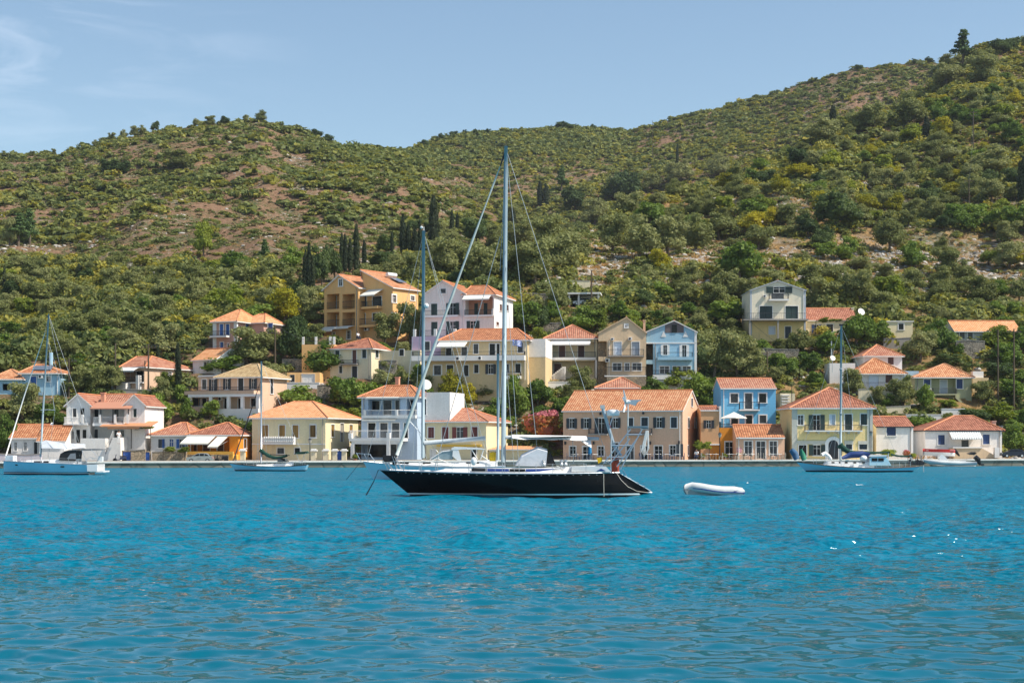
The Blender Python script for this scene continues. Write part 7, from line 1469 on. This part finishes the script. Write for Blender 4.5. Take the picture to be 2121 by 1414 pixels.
q = MB(); q.tube([P(1690, 275), P(1720, 305), P(1735, 350)], [.30, .34, .12], 8); q.tube([P(1735, 345), P(1770, 345)], .10, 6); q.build('outboard_motor', plain('black_cowl', (.012, .012, .015), rough=.25, var=0), S.e); q = MB(); q.prism([P(1645, 250, -.8), P(1690, 236, -.8), P(1710, 248, -.8), P(1680, 262, -.8)], (0, 1.6, 0)); q.build('folded_bimini', BLACKC, S.e); S.tubes('grab_frame', [[P(1560, 315, sg), P(1650, 290, sg), P(1700, 250, sg)] for sg in (-.7, .7)], .02, STEEL)
# --- red boat on the quay
Y_ = 203.5; S = Boat('rowing_boat', 'red and white wooden rowing boat lying on the quay behind the inflatable', 'c14', 1380, Y_, 'rowing boat'); x = S.X; P = S.P
S.e.location.z = .0; zq_ = S.Z(272)
q = MB()
for (z0_, z1_, mi) in ((zq_, zq_ + .45, 1), (zq_ + .45, zq_ + .85, 0)):
    n = 12
    for k in range(n):
        f0, f1 = k / n, (k + 1) / n; X0_, X1_ = x(1240), x(1512); w = lambda f, z: (.15 + .75 * math.sin(math.pi * min(1, f * .9 + .08)) ** .6) * (.7 + .3 * (z - zq_) / 1.2)
        for sg in (-1, 1): q.poly([(X0_ + (X1_ - X0_) * f, sg * w(f, z), z + .12 * (1 - f)) for f, z in ((f0, z0_), (f1, z0_), (f1, z1_), (f0, z1_))], mi)
q.box(x(1250), x(1505), -.6, .6, zq_ + .72, zq_ + .76, 1); q.build('hull', [plain('red_paint', (.5, .03, .03), rough=.4), GEL], S.e)
q = MB(); q.tube([P(1508, 215), P(1530, 240), P(1555, 270)], [.25, .22, .10], 7); q.build('outboard_motor', MATS['black_cowl'], S.e)
# --- dinghy
S = Boat('inflatable_dinghy', 'small pale grey inflatable dinghy with blue stripe floating behind the black yacht', 'c11', 1715, 100, 'dinghy'); x = S.X; P = S.P
q = MB(); cen = [((a_ - 1120) * 4.82, (b_ - 800) * 4.82 + 8) for a_, b_ in ((1421, 1010.5), (1436, 1008.5), (1455, 1010.5), (1475, 1014), (1500, 1016.8), (1515, 1017), (1526, 1017), (1536, 1018), (1542, 1019))]; ys = [-.08, -.35, -.55, -.62, -.62, -.62, -.62, -.60, -.60]; rad = [.25, .30, .29, .285, .28, .28, .28, .24, .12]; zoff = [0, .02, .0, -.0, 0, 0, 0, 0, 0]
A = [P(c_[0], c_[1] - 8, y_) for c_, y_ in zip(cen, ys)]; q.tube(A, rad, 12); q.tube([(p[0], -p[1], p[2]) for p in A], rad, 12); q.build('tube', plain('pale_grey_hypalon', (.62, .63, .62), rough=.5, var=.06, scale=3), S.e, smooth=True)
q = MB()
for sg in (-1, 1): q.tube([(p[0], sg * (abs(p[1]) + r_ * .96), p[2] - .06) for p, r_ in zip(A, rad)], .036, 5)
q.build('rubbing_strake', NAVYP, S.e)
q = MB(); q.box(x(1990), x(2005), -.5, .5, 0.05, .5); q.box(x(1470), x(1990), -.45, .45, .02, .1); q.build('floor', GEL, S.e); q = MB(); q.box(x(1740), x(1800), -.55, .55, S.Z(1018), S.Z(1010)); q.build('seat', GEL, S.e)
q = MB(); q.prism([(p_[0], -.55, p_[1]) for p_ in [((PX(a_, 100) - S.X0), PZ(b_, 100)) for a_, b_ in ((1416, 1014), (1425, 1031), (1538, 1031), (1538, 1020), (1460, 1018))]], (0, 1.1, 0)); q.build('hull', plain('grey_underside', (.30, .33, .32), rough=.5), S.e); q = MB(); yy = -.62 - .285; q.prism([(x(1908), yy + .02, S.Z(1034)), (x(1915), yy + .0, S.Z(1040)), (x(1952), yy + .03, S.Z(1030)), (x(1918), yy - .0, S.Z(1047)), (x(1908), yy, S.Z(1042))], (0, -.012, 0)); q.build('logo', NAVYP, S.e); S.tubes('painter_line', [[P(1435, 1076), P(1370, 1092)]], .02, IRON, 4)
# buoys and small foam
Y_ = 99.5; e = empty('mooring_buoy', (PX(1347, Y_), Y_, 0), 0, 'round white mooring buoy touching the stern of the black yacht', 'buoy'); q = MB(); q.ball((0, 0, .12), .16, n=12); q.build('float', GEL, e, smooth=True); q = MB(); q.tube([(0, 0, .26), (0, 0, .36)], .03, 6); q.build('ring', IRON, e)
FOAM = plain('foam', (.85, .86, .86), rough=.9, var=.1)
for px_, w_, lb in ((1548, 8, 'small white buoy floating right of the grey dinghy'),):
    Y_ = CH * F / (1003 - HY); q = MB(); q.ball((0, 0, .05), .13, n=8, sz=.8); q.lathe([(.05, .1), (.05, .2)], (0, 0, 0), 6); tag(q.build('buoy', GEL, loc=(PX(px_, Y_), Y_, 0)), lb, 'buoy')
q = MB(); rg = random.Random(3)
for px_, w_ in ((1670, 34), (1780, 14), (1548, 10)):
    Y_ = CH * F / (1004 - HY)
    for k in range(int(w_ * 1.6)): q.ball((PX(px_ + rg.uniform(-w_, w_) / 2, Y_), Y_ + rg.uniform(-.5, .5), rg.uniform(-.02, .02)), rg.uniform(.04, .10), n=6, sz=.4)
tag(q.build('foam', FOAM), kind='stuff')
# ------------------------------------------------------------------ cars
def car(px, py, wpx, col, label, Y=None, flip=1, dark=False):
    Y = Y or hit(px, py)[1]; s = wpx * Y / F / 4.1; e = empty('parked_car', (PX(px, Y), Y, PZ(py, Y)), 0 if flip > 0 else math.pi, label, 'car'); e.scale = (s, s, s)
    paint = plain('car_paint_%d' % len(MATS), col, rough=.22, metal=.3, var=0, spec=.5)
    body = [(-2.0, .30), (-2.05, .62), (-1.95, .80), (-1.1, .92), (-.75, .98), (1.55, 1.0), (1.95, .88), (2.02, .55), (1.98, .28)]; roof = [(-1.15, .93), (-.45, 1.36), (-.1, 1.44), (.9, 1.43), (1.35, 1.28), (1.72, .98)]
    def loft(pr, w0, w1, mb, mi=0):
        n = len(pr); zmin, zmax = min(p[1] for p in pr), max(p[1] for p in pr); wf = lambda z: w0 + (w1 - w0) * (z - zmin) / (zmax - zmin)
        for sg in (-1, 1): mb.poly([(p[0], sg * wf(p[1]), p[1]) for p in (pr if sg > 0 else pr[::-1])], mi)
        for a, b_ in zip(pr, pr[1:] + pr[:1]): mb.poly([(a[0], -wf(a[1]), a[1]), (b_[0], -wf(b_[1]), b_[1]), (b_[0], wf(b_[1]), b_[1]), (a[0], wf(a[1]), a[1])], mi)
    m = MB(); loft(body, .80, .82, m); loft(roof, .78, .58, m); m.build('body', paint, e)
    m = MB()
    for sg in (-1, 1):
        for pts in ([(-1.0, .96), (-.42, 1.32), (-.05, 1.38), (-.05, .98)], [(.02, .98), (.02, 1.38), (.72, 1.38), (.72, .98)], [(.8, .98), (.8, 1.37), (1.2, 1.27), (1.5, .99)]):
            w = lambda z: .78 - .2 * (z - .93) / .51; m.poly([(p[0], sg * (w(p[1]) + .012), p[1]) for p in pts])
    m.poly([(-1.12, -.66, .97), (-1.12, .66, .97), (-.5, .52, 1.35), (-.5, -.52, 1.35)]); m.poly([(1.70, -.6, 1.03), (1.70, .6, 1.03), (1.39, .5, 1.29), (1.39, -.5, 1.29)]); m.build('windows', GLASS, e)
    for xx in (-1.28, 1.28):
        for sg in (-1, 1):
            m = MB(); m.tube([(xx, sg * .70, .30), (xx, sg * .87, .30)], .31, 14); w = m.build('wheel', plain('tyre', (.015, .015, .015), rough=.8, var=0), e); m = MB(); m.tube([(xx, sg * .84, .30), (xx, sg * .885, .30)], .19, 10); m.build('rim', STEEL, w)
    for sg in (-1, 1): m = MB(); m.box(-2.06, -1.95, sg * .5, sg * .76, .62, .76); m.build('headlight', plain('lamp_glass', (.6, .6, .6), rough=.1, var=0), e); m = MB(); m.box(1.93, 2.03, sg * .55, sg * .78, .62, .86); m.build('taillight', plain('tail_red', (.4, .02, .02), rough=.2, var=0), e)
    m = MB(); m.box(-.3, .3, -.86, -.84, .66, .68); m.build('door_handle', IRON, e); return e
car(415, 957, 54, (.40, .45, .44), 'silver green hatchback parked under the awnings of the orange tavern', Y=197.2)
car(2098, 947, 50, (.03, .035, .05), 'dark blue car half hidden at the right end of the quay', Y=203); car(833, 798, 36, (.015, .015, .018), 'black car parked above the roof of the pale blue balcony house')
CP = CARP; q = CP.p(1700, 340); car(1207, 632.5, 42, (.42, .47, .55), 'silver blue car parked in the white carport on the upper terrace', Y=CP.Y + 1.6)
# scooters
def scooter(px, py, label, Y=198, cover=False):
    e = empty('scooter', (PX(px, Y), Y, PZ(py, Y)), 0, label, 'scooter')
    for xx in (-.6, .6): m = MB(); m.tube([(xx, -.06, .27), (xx, .06, .27)], .27, 12); m.build('wheel', MATS['tyre'], e)
    m = MB(); m.tube([(-.6, 0, .3), (-.45, 0, .95)], .05, 6); m.tube([(-.45, -.3, .98), (-.45, .3, .98)], .025, 5); m.box(-.5, .0, -.16, .16, .28, .38); m.prism([(0, -.17, .3), (.8, -.17, .45), (.85, -.17, .72), (.1, -.17, .70)], (0, .34, 0)); m.build('body', BLACKC if cover else plain('scooter_paint', (.06, .07, .12), rough=.3), e); m = MB(); m.box(.05, .75, -.14, .14, .72, .82); m.build('seat', IRON, e)
scooter(248, 957, 'dark scooter parked beside the wide blue gate'); scooter(459, 957, 'black covered scooter parked right of the silver green hatchback', cover=True)
# ------------------------------------------------------------------ poles, lamps, wires
WOOD = plain('pole_wood', (.10, .075, .05), rough=.9, var=.2)
POLES = []
def pole(px, yt, yb, label, arms=1, Y=None, mat=None):
    r_ = hit(px, yb) if Y is None else (PX(px, Y), Y, PZ(yb, Y)); X, Y, z = r_; H = PZ(yt, Y) - z; e = empty('utility_pole', (X, Y, z), 0, label, 'utility pole', 'wooden utility poles')
    m = MB(); m.tube([(0, 0, -1), (0, 0, H)], [.15, .10], 7); m.build('pole', mat or WOOD, e)
    for k in range(arms):
        m = MB(); m.box(-1.1, 1.1, -.05, .05, H - .5 - k * .8, H - .38 - k * .8); a = m.build('crossarm', WOOD, e); m = MB()
        for xx in (-.95, -.45, .45, .95): m.lathe([(.05, 0), (.07, .08), (.03, .18)], (xx, 0, H - .38 - k * .8), 6)
        m.build('insulator', GLASSC, a)
    POLES.append((X, Y, z + H)); return e
pole(143, 742, 822, 'utility pole rising from the olives right of the striped roof blue house', 1); pole(239, 711, 808, 'plain pole left of the peach bungalow awning', 0); pole(300.5, 747, 808, 'short dark pole in front of the peach bungalow', 0); pole(307.6, 713, 812, 'tall pole with crossarm in front of the peach bungalow', 1)
pole(570, 673, 768, 'thick utility pole with crossarms right of the salmon villa', 2); pole(1225, 560, 640, 'bare pole in front of the white carport', 0); pole(1589, 727, 784, 'dark pole among olives above the bright blue house', 0); pole(1552, 664, 712, 'thin grey pole by the corner of the tall cream gabled house', 0, mat=CONC)
pole(2016, 230, 320, 'utility pole with double crossarm high on the right slope', 2); pole(2007, 371, 448, 'utility pole with single crossarm halfway up the right slope', 1); pole(1351.4, 250, 335, 'lone tall pole on the middle ridge line', 0); pole(2067, 682, 842, 'left pole of the pair at the right edge', 0); pole(2100, 681, 855, 'right pole of the pair at the right edge with crossarm', 1); pole(1722, 706, 752, 'thin mast pole behind the small satellite dish', 0, mat=STEEL)
def cable(a, b_, sag, label):
    m = MB(); A, B_ = Vector(a), Vector(b_); m.tube([A.lerp(B_, k / 14) - Vector((0, 0, sag * math.sin(math.pi * k / 14))) for k in range(15)], .022, 4); tag(m.build('power_cable', IRON), label, 'cable', 'overhead power cables')
cable(POLES[0], POLES[3], 1.5, 'sagging cable between the olives and the peach bungalow pole'); cable(POLES[3], POLES[4], 1.8, 'sagging cable from the peach bungalow pole to the thick pole'); cable(POLES[8], POLES[9], 3, 'cable running down the right slope between its two poles')
cable(POLES[4], (PX(690, 232), 232, PZ(705, 232)), 1.0, 'cable from the thick pole to the old cream house'); cable(POLES[7], (PX(1700, 225), 225, PZ(748, 225)), 1.0, 'cable dropping right from the tall cream gabled house')
def lamp(px, yt, yb, label, Y=196.5):
    e = empty('street_lamp', (PX(px, Y), Y, PZ(yb, Y)), 0, label, 'street lamp', 'black street lamps on the quay'); H = (yb - yt) * Y / F; m = MB(); m.tube([(0, 0, 0), (0, 0, .5), (0, 0, H - .6)], [.12, .06, .05], 8); m.build('post', IRON, e)
    m = MB(); m.lathe([(.06, H - .6), (.16, H - .5), (.22, H - .15), (.16, H - .1)], (0, 0, 0), 6); l = m.build('lantern', plain('lantern_glass', (.35, .34, .30), rough=.2, var=0), e); m = MB(); m.lathe([(.25, H - .14), (.12, H), (.02, H + .08)], (0, 0, 0), 6); m.build('lantern_cap', IRON, l)
lamp(1491, 896, 955, 'black street lamp in front of the narrow orange annex'); lamp(1804, 893, 952, 'black street lamp in front of the right corner of the yellow villa'); lamp(642, 908, 957, 'black street lamp in front of the cream house with ochre shutters')
# satellite dishes
def dish(px, py, r, label, Y, mast=1.2):
    e = empty('satellite_dish', (PX(px, Y), Y, PZ(py, Y) - mast), 0, label, 'satellite dish'); m = MB(); pr = [(r * k / 6, .18 * r * (k / 6) ** 2) for k in range(7)]; m.lathe([(a + .001, b_) for a, b_ in pr], (0, 0, 0), 16); d = m.build('reflector', TRIM, e, smooth=True); d.location = (0, -.2, mast); d.rotation_euler = (R(65), 0, R(20)); m = MB(); m.tube([(0, 0, -.5), (0, 0, mast - .1)], .04, 5); m.build('bracket', STEEL, e)
dish(882.5, 797, .75, 'large round satellite dish beside the roof of the pale blue balcony house', 212); dish(1724, 741.5, .42, 'small round satellite dish on the plain white annex', 229, 1.6); dish(1783, 646, .6, 'tilted satellite dish beside the square chimney of the low wing', 252)
# flag on a pole at the long ochre house
Y_ = 221; e = empty('flag_pole', (PX(1067, Y_), Y_, PZ(745, Y_)), 0, 'blue and white striped flag on a slanting pole at the long ochre house balcony', 'flag'); m = MB(); a_ = Vector((.3, 0, -.6)); b_ = Vector((PX(1061, Y_) - PX(1067, Y_), 0, PZ(703, Y_) - PZ(745, Y_))); m.tube([a_, b_], .03, 5); m.build('pole', STEEL, e)
fb_, fw_ = plain('flag_blue', (.02, .12, .55), rough=.8, var=0), plain('flag_white', (.8, .8, .8), rough=.8, var=0); m = MB(); Wf, Hf = 1.35, .85
for i in range(9):
    for j in range(10):
        f = lambda jj, ii: (b_.x + Wf * jj / 10, .10 * math.sin(jj * .9), b_.z - Hf * ii / 9 - .25 * (jj / 10) ** 2)
        cant = i < 5 and j < 4; mi = (1 if (i == 2 or j in (1.5, 2)) else 0) if cant else i % 2
        m.poly([f(j, i), f(j, i + 1), f(j + 1, i + 1), f(j + 1, i)], mi)
m.build('flag', [fb_, fw_], e)
# ------------------------------------------------------------------ quay furniture
def umbrella_open(px, yt, yb, wpx, label, Y):
    e = empty('parasol', (PX(px, Y), Y, PZ(yb, Y)), 0, label, 'parasol'); H = (yb - yt) * Y / F; r = wpx * Y / F / 2; m = MB(); m.lathe([(.03, H), (r * .5, H - .38), (r, H - .75), (r, H - .85)], (0, 0, 0), 8); m.build('canopy', CANVAS, e); m = MB(); m.tube([(0, 0, 0), (0, 0, H)], .03, 6); m.build('pole', WOOD, e)
umbrella_open(1520, 853, 886, 54, 'open white parasol on the ochre terrace before the bright blue house', 204.5)
def closed(px, py, col, label, Y=198.3):
    e = empty('parasol', (PX(px, Y), Y, PZ(py, Y)), 0, label, 'parasol'); m = MB(); m.lathe([(.03, 2.5), (.16, 2.0), (.24, 1.0), (.16, .8)], (0, 0, 0), 8); m.build('canopy', plain('parasol_%d' % len(MATS), col, rough=.8), e); m = MB(); m.tube([(0, 0, 0), (0, 0, 2.5)], .025, 5); m.build('pole', STEEL, e)
closed(1222, 955, (.01, .20, .42), 'folded bright blue parasol before the long peach building')
def table():
    e = empty('cafe_table', (0, 0, 0)); m = MB(); m.box(-.38, .38, -.38, .38, .71, .75); m.build('tabletop', TRIM, e)
    m = MB(); m.tube([(0, 0, 0), (0, 0, .71)], .035, 5); m.box(-.25, .25, -.03, .03, 0, .04); m.box(-.03, .03, -.25, .25, .04, .07); m.build('pedestal', IRON, e); return e
def chair(mat):
    e = empty('cafe_chair', (0, 0, 0)); m = MB(); m.box(-.22, .22, -.22, .22, .42, .46); m.build('seat', mat, e); m = MB(); m.box(-.22, .22, .19, .23, .5, .9); m.build('backrest', mat, e)
    for sx_ in (-.2, .2):
        for sy in (-.2, .2): m = MB(); m.box(sx_ - .02, sx_ + .02, sy - .02, sy + .02, 0, .42 if sy < 0 else .5); m.build('leg', mat, e)
    return e
def dup(root):
    r_ = root.copy(); scene.collection.objects.link(r_)
    for ch in list(root.children):
        c_ = ch.copy(); scene.collection.objects.link(c_); c_.parent = r_; c_.matrix_parent_inverse = ch.matrix_parent_inverse
    return r_
T0 = table(); C0 = {'dark': chair(plain('dark_blue_chair', (.04, .06, .12), rough=.5)), 'pale': chair(plain('pale_wicker', (.45, .40, .32), rough=.7))}; used = set()
def put(o, key, X, Y, rz, label, group, cat):
    q = o if key not in used else dup(o); used.add(key); q.location = (X, Y, ZQ(CX + X * F / Y) + .02); q.rotation_euler = (0, 0, rz); tag(q, label, cat, group)
for (px0, px1, n, kind, where_) in ((1180, 1240, 3, 'dark', 'in front of the left half of the long peach building'), (1330, 1412, 4, 'dark', 'in front of the right half of the long peach building'), (1462, 1486, 2, 'pale', 'outside the narrow orange annex'), (1505, 1562, 4, 'pale', 'in front of the ochre terrace and salmon shop'), (1590, 1618, 2, 'pale', 'at the right end of the salmon shop')):
    for k in range(n):
        px_ = px0 + (px1 - px0) * (k + .5) / n; Y_ = 196.8 + random.uniform(-.3, .5); X_ = PX(px_, Y_)
        put(T0, 't', X_, Y_, random.uniform(0, 1), f'small white cafe table {where_}', 'cafe tables on the quay', 'table')
        for sg in (-1, 1): put(C0[kind], kind, X_ + sg * .75, Y_ + random.uniform(-.2, .2), -sg * math.pi / 2 + random.uniform(-.3, .3), f"{'dark blue' if kind == 'dark' else 'pale wicker'} cafe chair {where_}", 'cafe chairs on the quay', 'chair')
# people
SKIN = plain('skin', (.50, .28, .19), rough=.6, var=0); HAIR = plain('dark_hair', (.03, .02, .015), rough=.6, var=0)
def person(X, Y, z, rz, label, top, legs, pose='stand'):
    e = empty('person', (X, Y, z), rz, label, 'person')
    if pose == 'stand': J = dict(pel=(0, 0, .93), chest=(0, -.02, 1.28), neck=(0, -.03, 1.48), head=(0, -.05, 1.62), crown=(0, -.04, 1.74), sl=(.19, -.02, 1.40), el=(.27, -.02, 1.12), wl=(.24, -.16, .90), sr=(-.19, -.02, 1.40), er=(-.28, -.08, 1.14), wr=(-.20, -.32, 1.10), hl=(.10, 0, .88), kl=(.12, -.03, .48), al=(.12, .03, .07), fl=(.13, -.15, .04), hr=(-.10, 0, .88), kr=(-.13, -.08, .50), ar=(-.13, -.02, .07), fr=(-.14, -.20, .04))
    else: J = dict(pel=(0, 0, .52), chest=(0, -.04, .88), neck=(0, -.07, 1.08), head=(0, -.11, 1.22), crown=(0, -.10, 1.34), sl=(.19, -.05, 1.0), el=(.25, -.15, .76), wl=(.16, -.36, .68), sr=(-.19, -.05, 1.0), er=(-.25, -.14, .75), wr=(-.14, -.36, .66), hl=(.10, -.04, .50), kl=(.13, -.44, .50), al=(.12, -.42, .07), fl=(.12, -.60, .04), hr=(-.10, -.04, .50), kr=(-.13, -.44, .50), ar=(-.14, -.38, .07), fr=(-.14, -.56, .04))
    RD = dict(pel=.14, chest=.15, neck=.06, head=.095, crown=.07, sl=.075, el=.05, wl=.035, sr=.075, er=.05, wr=.035, hl=.10, kl=.065, al=.042, fl=.04, hr=.10, kr=.065, ar=.042, fr=.04)
    E = [('pel', 'chest'), ('chest', 'neck'), ('neck', 'head'), ('head', 'crown'), ('chest', 'sl'), ('sl', 'el'), ('el', 'wl'), ('chest', 'sr'), ('sr', 'er'), ('er', 'wr'), ('pel', 'hl'), ('hl', 'kl'), ('kl', 'al'), ('al', 'fl'), ('pel', 'hr'), ('hr', 'kr'), ('kr', 'ar'), ('ar', 'fr')]
    def skinned(name, keys, mat, grow=1.0, root=None):
        me = bpy.data.meshes.new(name); ks = [k for k in J if k in keys]; me.from_pydata([J[k] for k in ks], [(ks.index(a), ks.index(b_)) for a, b_ in E if a in keys and b_ in keys], []); o = bpy.data.objects.new(name, me); scene.collection.objects.link(o); o.parent = e
        md = o.modifiers.new('Skin', 'SKIN'); 
        for i, k in enumerate(ks): sv = me.skin_vertices[0].data[i] if me.skin_vertices else None; sv.radius = (RD[k] * grow,) * 2; sv.use_root = (k == (root or 'pel'))
        o.modifiers.new('Subsurf', 'SUBSURF').render_levels = 1; me.materials.append(mat); return o
    skinned('body', set(J), SKIN); skinned('shirt', {'pel', 'chest', 'sl', 'sr', 'el', 'er'}, top, 1.16, 'pel'); skinned('trousers', {'pel', 'hl', 'hr', 'kl', 'kr', 'al', 'ar'}, legs, 1.12, 'pel')
    h = J['head']; m = MB(); m.ball((h[0], h[1] + .03, h[2] + .05), .115, n=10); m.build('hair', HAIR, e, smooth=True)
    m = MB(); m.tube([(h[0], h[1] - .09, h[2] + .0), (h[0], h[1] - .125, h[2] - .03)], .015, 5); m.build('nose', SKIN, e)
WCL = plain('white_cloth', (.78, .76, .74), rough=.9, var=.05); DCL = plain('dark_cloth', (.04, .05, .09), rough=.9, var=.05)
Yp = 199.4; person(PX(246, Yp), Yp, PZ(919, Yp), .5, 'person in white standing at the head of the white stair near the left yacht', WCL, WCL)
Yp = 232.0; person(PX(741, Yp), Yp, PZ(705, Yp), .8, 'person with dark hair in a white shirt sitting on the orange terrace', WCL, DCL, 'sit')
Yp = 197.6; person(PX(1443, Yp), Yp, ZQ(1443) + .03, -.4, 'person in a pale shirt seated under the vine of the long peach building', WCL, DCL, 'sit')
m = MB(); Xp = PX(1443, Yp); zq__ = ZQ(1443) + .03; m.box(Xp - .22, Xp + .22, Yp - .2, Yp + .25, zq__ + .34, zq__ + .38)
for a_ in (-.2, .18):
    for b__ in (-.18, .23): m.box(Xp + a_, Xp + a_ + .03, Yp + b__ - .03, Yp + b__, zq__, zq__ + .34)
tag(m.build('stool', WOOD), 'low wooden stool under the person by the long peach building', 'stool')
# planters
def planter(px, py, label, Y=199): 
    e = empty('planter', (PX(px, Y), Y, PZ(py, Y)), 0, label, 'planter'); m = MB(); m.lathe([(.16, 0), (.24, .45), (.26, .45), (.2, .42)], (0, 0, 0), 10); m.build('pot', plain('terracotta_pot', (.42, .17, .08)), e); c_ = linkmesh('foliage', CROWNS['bright'][0], e, (0, 0, .75)); c_.scale = (.4, .4, .4)
planter(1455, 956, 'potted green plant at the corner of the long peach building'); planter(1500, 955, 'potted green plant beside the ochre terrace doorway'); planter(735, 957, 'potted green plant before the pale blue balcony house')
# vine on a pergola
def vine(px0, px1, py, hpx, label, Y):
    e = empty('vine_pergola', (PX((px0 + px1) / 2, Y), Y, PZ(py, Y) - 2.2), 0, label, 'vine'); w = (PX(px1, Y) - PX(px0, Y)) / 2
    for k in range(int(w * 1.6) + 2): c_ = linkmesh('foliage', random.choice(CROWNS['bright']), e, (random.uniform(-w, w), random.uniform(-.6, .6), 2.2 + random.uniform(-.2, .2))); c_.scale = (.75, .75, hpx * Y / F * .6)
    m = MB()
    for sx_ in (-w, w): m.tube([(sx_, 0, -.5), (sx_, 0, 2.2)], .05, 5)
    m.tube([(-w, 0, 2.2), (w, 0, 2.2)], .05, 5); m.build('pergola_frame', WOOD, e)
vine(338, 382, 932, 11, 'bright green vine over the stone wall before the white cottage', 198.6); vine(1640, 1700, 795, 8, 'leafy vine pergola on the terrace above the yellow villa', 222); vine(1448, 1470, 922, 16, 'climbing vine on the right end of the long peach building', 199.5); vine(272, 312, 886, 9, 'green vine pergola right of the white twin gabled house', 203); vine(1690, 1760, 664, 8, 'vine pergola under the eaves of the low wing with square chimney', 250)
# haze

hz_m = bpy.data.materials.new('haze_air'); hz_m.use_nodes = True; ht = hz_m.node_tree; ht.nodes.clear(); pvn = ht.nodes.new('ShaderNodeVolumePrincipled'); hon = ht.nodes.new('ShaderNodeOutputMaterial')
pvn.inputs['Color'].default_value = (.80, .88, 1.0, 1); pvn.inputs['Density'].default_value = .00007; pvn.inputs['Anisotropy'].default_value = .2; ht.links.new(pvn.outputs[0], hon.inputs['Volume'])
q = MB(); q.box(-1100, 1100, -330, 1300, -3.2, 290); hz = q.build('haze', hz_m); tag(hz, kind='stuff')
